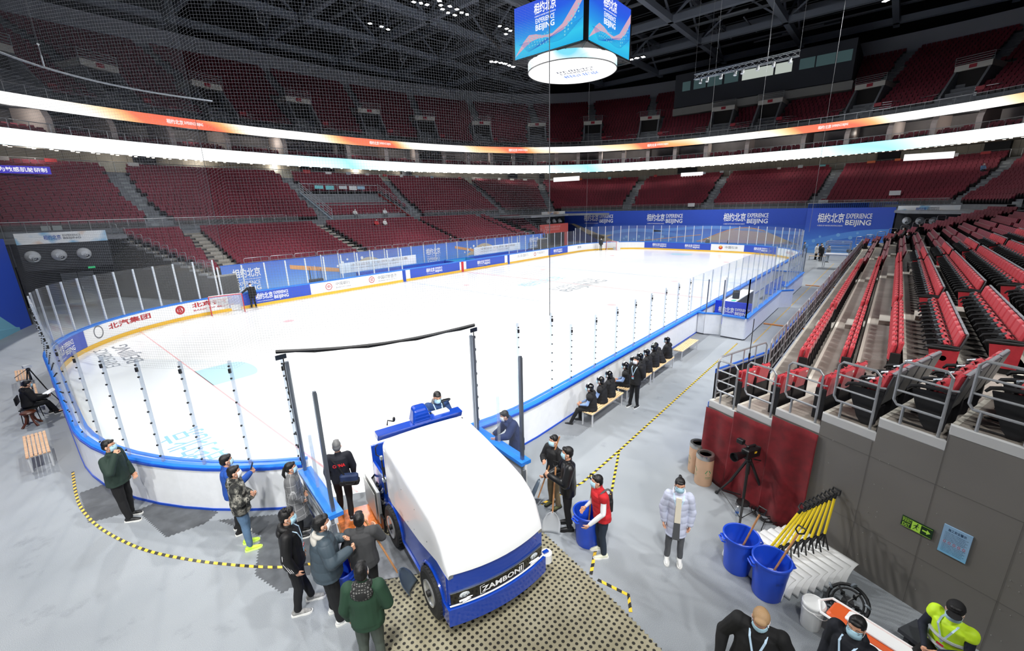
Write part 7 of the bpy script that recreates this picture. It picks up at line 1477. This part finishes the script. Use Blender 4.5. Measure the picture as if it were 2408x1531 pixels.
    for s in (-1,1): ell(Q,HV((s*.031,.083,.022)),(.014*S,.008*S,.006*S),R)
    Q.build('eyes',M('eye_dark','1a1513',.3),root); Q=MB()
    for s in (-1,1): Q.path([HV((s*.016,.094,.044)),HV((s*.032,.092,.05)),HV((s*.05,.08,.045))],.0035,4)
    Q.build('eyebrows',hm,root)
    if 'glasses' in extra:
        Q=MB()
        for s in (-1,1): Q.path([HV((s*.033+.022*math.cos(a),.100,.02+.017*math.sin(a))) for a in np.linspace(0,2*PI,12,endpoint=False)],.0022,4,True); Q.path([HV((s*.055,.098,.024)),HV((s*.078,.06,.022)),HV((s*.082,-.01,.012))],.002,4)
        Q.path([HV((-.012,.103,.022)),HV((.012,.103,.022))],.002,4); Q.build('glasses',m_dgrey,root)
    if 'lanyard' in extra:
        Q=MB(); n0=q['nk']; c=q['ch']; fy=.118*S*(.5+.5*fat)+t+.012
        for s in (-1,1):
            pts=[n0+Vector((s*.07*S,-.03*S,.03*S)),n0+Vector((s*.085*S,.05*S,-.01*S)),n0+Vector((s*.075*S,.10*S+t,-.07*S)),Vector((s*.03*S,c.y+fy,c.z-.02*S)),Vector((0,c.y+fy+.004,c.z-.12*S))]
            for a,b in zip(pts,pts[1:]): dd=(b-a); w=Vector((.011*S,0,0)); n_=Vector((0,.004,0)); Q.hexa([tuple(a-w),tuple(a+w),tuple(b+w),tuple(b-w),tuple(a-w+n_),tuple(a+w+n_),tuple(b+w+n_),tuple(b-w+n_)])
        Q.build('lanyard',M('lanyard_blue','bcd8ee',.6),root); Q=MB(); Q.cbox((0,c.y+fy+.008,c.z-.19*S),(.075*S,.006,.10*S)); Q.build('badge',M('badge_card','9fd0e4',.5),root); Q=MB(); Q.cbox((0,c.y+fy+.012,c.z-.155*S),(.075*S,.006,.03*S)); Q.build('badge_header',M('badge_red','d03438',.5),root)
    return root,q,S
def bag(root,name,c,sz,rz,mat,strap,mat2=None,sr=.012):
    mb=MB(); mb.cbox(c,sz,rz,.03); o=mb.build(name,mat,root,bevel=.01); mb=MB(); mb.path(smoothp(strap,5),sr,6); mb.build('shoulder_strap',mat2 or mat,root)
    return o
YR=math.radians
# --- walking in from the left: onlookers outside the corner ---
# yaw: local +y faces the rink centre direction; yaw=-50deg faces +x +y
person('person in dark green jacket and black trousers, hand to ear, outside the curved boards',(-29.9,-8.4,0),YR(-128),1.86,dict(er=(.30,.10,1.22),wr=(.13,.16,1.50),cr=1.2,el=(-.27,.0,1.14),wl=(-.20,.14,.92),ar=(.12,.08,.09),fat=1.12),dict(m=cloth('green','24372f'),hem=.84,th=.035),extra=('glasses',),seed=2)
person('person in bright blue jacket raising a phone, half hidden behind the camouflage hoodie',(-28.5,-10.75,0),YR(-100),1.74,dict(er=(.26,.12,1.18),wr=(.12,.36,1.28),cr=.9),dict(m=cloth('royal','1e4fa6'),hem=.84),seed=3,shoe=c_blk)
mb=MB(); mb.cbox((0,0,0),(.075,.012,.15),0,.004); o=mb.build('mobile_phone',m_black); o.location=(-28.12,-10.92,1.40); o.rotation_euler=(-.4,0,YR(-100)); tag(o,'dark mobile phone held up by the person in bright blue jacket','phone')
jean=M('cloth_jeans','5b7896',.8,var=.25,vs=5)
person('person in grey camouflage hoodie, blue jeans and neon yellow shoes by the boards',(-28.55,-11.35,0),YR(-112),1.76,dict(el=(-.27,.02,1.13),wl=(-.02,.20,1.14),er=(.27,.02,1.13),wr=(.03,.22,1.08),ar=(.13,.03,.09),cl=.9,cr=.9),dict(m=MX('cloth_camo',camo,.8),hem=.82,th=.034,hood=1),jean,M('shoe_neon','c8f04a',.5),M('sole_neon','dcf58a',.5),seed=4,mask=m_maskw)
person('person with ponytail in long grey checked coat at the edge of the gate',(-27.75,-11.85,0),YR(-118),1.64,dict(er=(.25,.02,1.13),wr=(.17,.13,.95),el=(-.25,.02,1.13),wl=(-.17,.13,.95)),dict(m=MX('cloth_check',plaid('6b6c6e','a9aaab',(7,7,7),.05),.85),hem=.52,th=.042,flare=.05),hair='pony',seed=5)
r,q,S=person('person with grey hair in black team jacket with red CHINA lettering, on the orange sheet',(-26.88,-12.05,.02),YR(-28),1.76,dict(al=(-.10,.20,.09),kl=(-.09,.14,.5),ar=(.10,-.14,.09),kr=(.10,-.02,.5),er=(.26,.0,1.13),wr=(.25,.08,.9)),dict(m=cloth('team_navy','10131f'),hem=.86,th=.02),haircol=M('hair_grey','6c6c6c',.5,bump=.4,bs=90),mask=None,seed=6)
put_text('jacket_lettering',[fit_text('CHINA',-.12,.12,1.27,1.345,.04)],lambda X,Y:np.stack([X,-.178+.8*X*X,Y],1),M('letter_bright_red','d8262a',.6),r)
o=bag(r,'shoulder_bag',(.16,-.20,.98),(.36,.14,.24),-.25,M('bag_navy','1f2f52',.7),[(-.14,-.12,1.46),(-.02,-.185,1.3),(.06,-.2,1.12),(.08,-.2,1.08)],c_blk,.016); mb=MB(); mb.path([(.05,-.29,1.02),(.08,-.31,.94),(.22,-.34,.92),(.27,-.34,.98)],.012,6); mb.build('bag_handle',c_blk,r); mb=MB(); mb.cbox((.16,-.20,.92),(.38,.16,.12),-.25,.02); mb.build('bag_base',c_blk,r)
r,q,S=person('tall person in black track jacket with white sleeve stripes, nearest left of the group',(-28.5,-13.55,0),YR(-122),1.88,dict(el=(-.26,-.02,1.13),wl=(-.24,.04,.88),er=(.26,-.03,1.13),wr=(.24,.06,.9),al=(-.12,.12,.09),ar=(.11,-.05,.09)),dict(m=cloth('track','101012',.6),hem=.84,hood=1,th=.024),hair='spiky',extra=('glasses','lanyard'),seed=7,shoe=M('shoe_grey','8e8e8c',.6,var=.3,vs=30))
mb=MB()
for k in (-1,0,1): mb.path([(.235,-.03+.022*k,1.50),(.33,-.04+.022*k,1.30),(.345,-.04+.022*k,1.2),(.325,.03+.022*k,.99)],.0035,4)
mb.build('sleeve_stripe',m_wt,r)
r,q,S=person('person in grey and black padded jacket holding a long wooden pole',(-28.25,-14.15,0),YR(-105),1.90,dict(er=(.30,.04,1.2),wr=(.22,.28,1.22),cr=1.3,el=(-.28,.04,1.16),wl=(-.02,.26,1.28),cl=1.3,ar=(.14,.06,.09),al=(-.13,.02,.09),fat=1.25),dict(m=cloth('slate','3d4b55',.6),hem=.84,th=.045,hood=1,hm=cloth('hood_pale','b9b6ae'),quilt=.16,fold=.004),shoe=M('shoe_white','dfe0de',.5),seed=8,mask=m_maskw)
person('person in dark grey suit jacket with white collar, back to the camera beside the machine',(-27.72,-14.3,0),YR(-38),1.70,dict(er=(.30,.08,1.2),wr=(.2,.3,1.22),el=(-.27,.0,1.14),wl=(-.26,.1,.92),fat=1.15),dict(m=cloth('suit','3a3b3d'),hem=.80,th=.03,flare=.02),seed=9,mask=None)
person('person in dark green hoodie with plaid hood lining, lowest in front of the machine',(-28.3,-15.35,0),YR(-42),1.80,dict(er=(.28,-.0,1.13),wr=(.2,.15,.95),fat=1.08),dict(m=cloth('forest','1f3f2c'),hem=.84,th=.036,hood=1,hs=1.35,hm=MX('cloth_plaid',plaid('6e6e6c','1f2020',(28,28,28),.4),.85)),M('cloth_grey_green','4b544d',.8),seed=10,mask=m_maskw,hair='short')
# --- driver ---
person('seated driver in blue padded jacket and blue mask behind the machine controls',(-25.10,-13.08,1.26),2.75,1.74,dict(hip=(0,0,.52),ch=(0,.06,.87),nk=(0,.10,1.06),hl=(-.09,0,.50),hr=(.09,0,.50),kl=(-.14,.40,.50),kr=(.14,.40,.50),al=(-.14,.45,.12),ar=(.14,.45,.12),sl=(-.19,.07,1.0),sr=(.19,.07,1.0),el=(-.27,.16,.76),er=(.27,.16,.76),wl=(-.12,.40,.84),wr=(.10,.42,.86),cl=1.2,cr=1.2),dict(m=cloth('driver_blue','24406e'),th=.034,hood=1,hm=cloth('hood_grey','77787a')),extra=('glasses','lanyard'),look=(0,-22),seed=11)
# --- right of the machine ---
person('person in navy hooded coat bending at the right gate door',(-23.35,-13.85,0),YR(62),1.74,dict(ch=(0,.12,1.26),nk=(0,.22,1.42),sl=(-.18,.16,1.38),sr=(.18,.16,1.38),el=(-.22,.32,1.16),wl=(-.16,.55,1.12),er=(.23,.3,1.14),wr=(.17,.5,1.05)),dict(m=cloth('coat_navy','1a2c58'),hem=.66,th=.045,hood=1,flare=.05),hair='short',mask=m_maskw,look=(0,-15),seed=12)
r,q,S=person('person in black jacket and khaki trousers holding a long wooden handle',(-23.85,-15.3,0),YR(78),1.70,dict(er=(.26,.1,1.18),wr=(.04,.27,1.25),el=(-.26,.06,1.1),wl=(-.03,.3,.92),cr=1.4,cl=1.4),dict(m=cloth('worn_black','19191b'),hem=.86),M('cloth_khaki','6b5d46',.85,var=.15,vs=5),M('shoe_olive','4d4f2c',.6),c_soleb,hair='short',seed=13)
r,q,S=person('person in black leather jacket with a snow shovel beside the red vest',(-24.2,-15.88,0),YR(40),1.80,dict(er=(.26,.12,1.16),wr=(.14,.34,1.12),el=(-.27,.08,1.13),wl=(-.06,.36,1.22),cl=1.3,cr=1.3),dict(m=cloth('leather','17181a',.35),hem=.80,th=.03,fold=.008),seed=14,sole=c_soleb)
r,q,S=person('person in red padded vest over a white shirt with black sling bag, beside the blue bucket',(-24.4,-16.75,0),YR(48),1.68,dict(er=(.25,.05,1.12),wr=(.16,.28,.98),el=(-.27,.08,1.12),wl=(-.2,.32,.86),ch=(0,.05,1.28),nk=(0,.09,1.46),sl=(-.185,.05,1.42),sr=(.185,.05,1.42),fat=1.05),dict(m=cloth('vest_red','c42028'),sleeve=0,sm=cloth('shirt_white','e6e8ea'),hem=.84,th=.034,quilt=.11,name='vest'),M('cloth_dark_denim','1e2b3b',.8),M('shoe_cream','dedfc8',.5),seed=15)
bag(r,'sling_bag',(.10,-.17,1.0),(.24,.12,.26),-.3,c_blk,[(-.17,.10,1.42),(-.16,-.02,1.50),(-.08,-.13,1.36),(.06,-.19,1.12)],M('strap_grey','5a5b5c',.7),.018)
r,q,S=person('person with hair bun in pale lilac puffer coat and grey trousers, alone on the floor',(-23.73,-17.85,0),YR(112),1.72,dict(el=(-.24,-.01,1.13),wl=(-.22,.03,.88),er=(.24,-.01,1.13),wr=(.22,.03,.88),sl=(-.165,0,1.41),sr=(.165,0,1.41),fat=.92),dict(m=cloth('lilac','c3c9de'),hem=.62,th=.026,quilt=.13,hood=1,hm=cloth('lilac_pale','dcdfe8'),name='puffer_coat'),M('cloth_grey_wide','54565a',.85),M('shoe_white'),hair='bun',extra=('glasses','lanyard'),seed=16,look=(0,-8))
mb=MB(); mb.hexa([(-.05,.16,.95),(.05,.16,.95),(.05,.178,.95),(-.05,.178,.95),(-.045,.125,1.43),(.045,.125,1.43),(.045,.15,1.43),(-.045,.15,1.43)]); mb.build('cream_inner_front',cloth('cream','e4ddcb'),r,bevel=.006); mb=MB(); mb.hexa([(-.06,.15,.60),(.06,.15,.60),(.06,.172,.60),(-.06,.172,.60),(-.05,.16,.95),(.05,.16,.95),(.05,.177,.95),(-.05,.177,.95)]); mb.build('coat_opening',M('cloth_grey_wide'),r)
# --- poles and shovels held by people ---
def pole(a,b,lab,blade=None):
    t=scoop(a,b,lab)
    if blade: blade(t)
    return t
t=thing('long_pole','long wooden pole standing between the padded jacket and the suit jacket','pole',(-27.93,-14.12,0)); mb=MB(); mb.tube((.12,.06,.35),(-.05,-.02,1.62),.017,n=8); mb.build('wooden_shaft',m_hw,t,smooth=True); shovelblade(t,(.12,.06,.38),(.25,.1,-1),(.3,1,0),.26,.36,m_black)
t=thing('snow_shovel','curved dark scoop resting behind the suit jacket','shovel',(-27.35,-14.62,0)); shovelblade(t,(0,0,.55),(.4,-.3,-1),(1,.6,0),.34,.5,M('scoop_slate','5c6a78',.35)); mb=MB(); mb.tube((0,0,.5),(-.25,.35,1.5),.017,n=8); mb.build('wooden_shaft',m_hw,t,smooth=True)
t=thing('long_pole','long wooden broom handle held by the person in khaki trousers','pole',(-24.05,-15.2,0)); mb=MB(); mb.tube((-.1,.1,.3),(.22,-.22,1.72),.016,n=8); mb.build('wooden_shaft',m_hw,t,smooth=True); shovelblade(t,(-.1,.1,.75),(-.25,.25,-1),(.7,.7,0),.2,.5,M('scoop_slate'))
t=thing('snow_shovel','wooden shovel with clear plastic scoop full of ice chips, held by the leather jacket','shovel',(-24.42,-15.68,0)); mb=MB(); mb.tube((-.05,-.02,.42),(.2,.08,1.28),.018,n=8); mb.build('wooden_shaft',m_hw,t,smooth=True); mb=MB(); dhandle(mb,(.2,.08,1.26),(.2,.1,1)); mb.build('grip',m_black,t,smooth=True); shovelblade(t,(-.05,-.02,.45),(-.25,-.08,-1),(.5,-.9,0),.36,.44,m_clr)
t=thing('bucket_tool','black handled tool standing in the bucket by the red vest','shovel',(-24.28,-16.4,0)); mb=MB(); mb.tube((.0,.0,.3),(.08,-.02,1.3),.016,n=8); mb.build('wooden_shaft',m_hw,t,smooth=True); mb=MB(); dhandle(mb,(.08,-.02,1.3),(.1,0,1)); mb.build('grip',m_black,t,smooth=True); shovelblade(t,(0,0,.42),(-.2,.2,-1),(.7,.7,0),.28,.3,m_scb)
# --- bench row ---
SIT=dict(hip=(0,0,.52),ch=(0,.03,.86),nk=(0,.07,1.05),hl=(-.09,0,.52),hr=(.09,0,.52),kl=(-.11,.40,.50),kr=(.11,.40,.50),al=(-.11,.40,.09),ar=(.11,.40,.09),sl=(-.18,.04,1.0),sr=(.18,.04,1.0),el=(-.24,.12,.76),er=(.24,.12,.76),wl=(-.1,.36,.66),wr=(.1,.36,.66))
mv=cloth('vest_black','141416'); mlb=cloth('sleeve_sky','8ba7d6')
for i,(x,y,dy,lab,sl,hr) in enumerate(((-20.1,-14.02,20,'person in black padded vest, sky blue sleeves and black helmet, nearest on the benches',1,'none'),(-19.45,-14.0,12,'person in black hooded vest and black helmet, second from the near end of the benches',1,'none'),(-18.9,-13.98,5,'person with long hair, dark padded coat and black helmet, third on the nearest bench',0,'long'),(-17.85,-14.02,14,'person with sky blue sleeves and black helmet, first on the second bench',1,'none'),(-17.25,-14.0,0,'person in black helmet mostly hidden behind the standing one in black',0,'none'),(-16.75,-14.02,6,'person in dark coat and black helmet, third on the second bench',0,'none'),(-16.2,-14.02,6,'person in large black padded coat and helmet at the end of the second bench',0,'none'),(-15.55,-14.0,-4,'person with long hair and black helmet, first on the third bench',0,'long'),(-14.95,-14.02,10,'person with sky blue sleeves and helmet bending on the third bench',1,'none'),(-14.35,-14.02,0,'person in black hooded coat and helmet at the far end of the benches',0,'none'))):
    ps=dict(SIT); 
    if i==0: ps.update(al=(-.25,.62,.09),kl=(-.16,.42,.52))
    if i==8: ps.update(ch=(0,.14,.82),nk=(0,.25,.97),sl=(-.18,.2,.94),sr=(.18,.2,.94))
    person(lab,(x,y,-.03),YR(dy),1.66,ps,dict(m=mv,th=.04,sleeve=0,sm=mlb,quilt=.1,name='vest',hood=1) if sl else dict(m=mv,th=.042,quilt=.1,hood=1),hair=hr,extra=('helmet',),vox=.010,seed=20+i)
person('standing person in black jacket with lanyard and white mask, in front of the second bench',(-18.3,-14.5,0),YR(82),1.68,dict(el=(-.25,-.08,1.13),wl=(-.1,-.16,.95),er=(.25,-.08,1.13),wr=(.1,-.16,.95),ar=(.13,.05,.09)),dict(m=cloth('black'),hem=.82),hair='long',extra=('lanyard',),mask=m_maskw,vox=.009,seed=40)
# --- left seated man ---
person('seated person in black vest with glasses and blue mask holding papers, left of the rink',(-30.95,.25,0),YR(-75),1.74,dict(SIT,kl=(-.12,.42,.50),al=(-.13,.50,.14),ar=(.10,.56,.12),wl=(-.08,.44,.68),wr=(.06,.46,.68)),dict(m=cloth('black'),th=.04,quilt=0,hood=1),extra=('glasses','lanyard'),look=(0,-14),vox=.009,seed=41)
mb=MB(); mb.cbox((0,0,0),(.22,.3,.006)); o=mb.build('paper_sheet',m_wt); o.location=(-30.42,.38,.78); o.rotation_euler=(.35,.1,-1.2); tag(o,'white paper sheets in the hands of the seated person at left','paper')
# --- goal attendants ---
person('person in black leaning on the goal at the far left boards',(-19.95,12.6,0.01),YR(175),1.72,dict(er=(.40,.02,1.28),wr=(.62,.08,1.14),ar=(.14,.02,.09),al=(-.14,.02,.09)),dict(m=c_blk,hem=.84),vox=.012,mask=m_maskw,seed=42,shoe=M('shoe_grey'))
person('small standing person in dark clothes beside the far end goal',(25.2,11.3,0.01),YR(140),1.72,{},dict(m=cloth('charcoal','2f3338')),M('cloth_grey_green'),vox=.02,mask=m_maskw,seed=43)
# --- front right corner ---
person('broad person with fair hair in black sweater with lanyard, looking down',(-25.69,-19.5,0),YR(95),1.84,dict(el=(-.34,-.02,1.16),wl=(-.36,.1,.92),er=(.34,-.02,1.16),wr=(.34,.1,.92),fat=1.3,sl=(-.21,0,1.42),sr=(.21,0,1.42)),dict(m=cloth('sweater','0f1012'),th=.03,name='sweater'),hair='short',haircol=M('hair_fair','a58560',.6,bump=.3,bs=90),extra=('lanyard',),look=(0,-30),seed=44,skin=M('skin_fair','dda088',.5))
person('person with glasses in dark hooded jacket, looking left at the bottom edge',(-25.05,-20.35,0),YR(62),1.70,dict(fat=1.1),dict(m=cloth('dark_jacket','0c111c'),hood=1,th=.036),extra=('glasses','lanyard'),look=(15,-5),seed=45)
r,q,S=person('person in black cap and yellow reflective vest sitting by the grey wall',(-23.5,-21.35,0),YR(60),1.74,dict(SIT,wl=(-.06,.36,.7),wr=(.08,.34,.62)),dict(m=M('vest_neon','c9f02a',.6,emit=.08),sleeve=0,sm=cloth('sleeve_navy','141b2b'),th=.03,name='reflective_vest'),extra=('cap','lanyard'),look=(20,-5),seed=46)
mb=MB(); loftr=[(a,z) for z in (.72,.84) for a in (0,)]
for z in (.66,.80): mb.path([(.195*1.02*math.cos(a),.02+.175*math.sin(a)*1.03,z) for a in np.linspace(0,2*PI,30,endpoint=False)],.022,6,True)
mb.build('reflective_band',M('reflective_silver','b6bcc0',.3,.3),r)
t=thing('wall_bench','low dark bench under the person in yellow vest','bench',(-23.5,-21.35,0),YR(60)); mb=MB(); mb.cbox((0,-.05,.41),(.9,.4,.06)); mb.build('bench_seat',m_dgrey,t); mb=MB(); [mb.cbox((s*.35,-.05,.19),(.06,.35,.38)) for s in (-1,1)]; mb.build('bench_leg',m_dgrey,t)
# --- far figures ---
FAR=[((24.6,-15.2,0),150,'small person in grey coat with white shirt and light jeans by the blue wall','8d8d8c','b9c4cf'),((25.0,-14.6,0),140,'small person in dark clothes half behind the grey coat by the blue wall','17191d','14161a'),((26.4,-14.0,0),160,'small person in white coat by the blue wall','dcdcda','15171a'),((27.0,-14.3,0),150,'small tall person in black behind the white coat by the blue wall','15171a','15171a'),((28.2,-12.6,0),180,'small person in blue grey behind the glass of the far corner','5a6a80','3c4a60'),((31.6,-1.2,0),100,'tiny person in grey crouching behind the far end glass','54585c','33363a')]
for i,(l,y,lab,c1,c2) in enumerate(FAR): person(lab,l,YR(y),1.72,{},dict(m=cloth('f'+c1,c1),hem=.7),M('cloth_p'+c2,c2,.8),mask=m_maskw,vox=.024,seed=50+i)
SITF=[((16.6,-20.95,2.35),20,'person in dark navy jacket sitting in the third row of the near-side stand, nearest of the group','151c28','15171a'),((18.3,-20.2,2.35),0,'person in black sitting with crossed arms at the far end of the near-side stand','1b1c1f','15171a'),((19.0,-20.7,2.6),10,'person in black with white mask at the far end of the near-side stand','232326','15171a'),((19.5,-21.6,2.87),-60,'person reclining in black on the far end of the near-side stand','1d1e22','15171a'),((-1.7,29.6,5.3),180,'person in white jacket on the media platform behind the rail','e4e4e2','22252a'),((2.2,29.2,5.3),170,'person in white sitting low on the media platform','dfe2e4','33363b'),((-1.6,25.4,4.1),180,'person in red sitting in the far side stand under the platform','c8343a','3a2a2c'),((-.5,25.4,4.1),180,'person in white sitting in the far side stand under the platform','e2e2e0','44464a'),((3.9,19.1,2.0),180,'person in dark jacket in the front row of the far side stand','24262b','1b1c1f'),((45.9,-26.6,8.6),120,'person in blue and white jacket sitting high at the far right of the lower bowl','6b8fb8','1d222a')]
for i,(l,y,lab,c1,c2) in enumerate(SITF): person(lab,(l[0],l[1],l[2]-.05),YR(y),1.7,SIT,dict(m=cloth('f'+c1,c1)),M('cloth_p'+c2,c2,.8),mask=m_maskw,vox=.022 if i<4 else .03,seed=70+i)
bpy.data.scenes.remove(TMP); bpy.data.scenes.remove(TMPA)
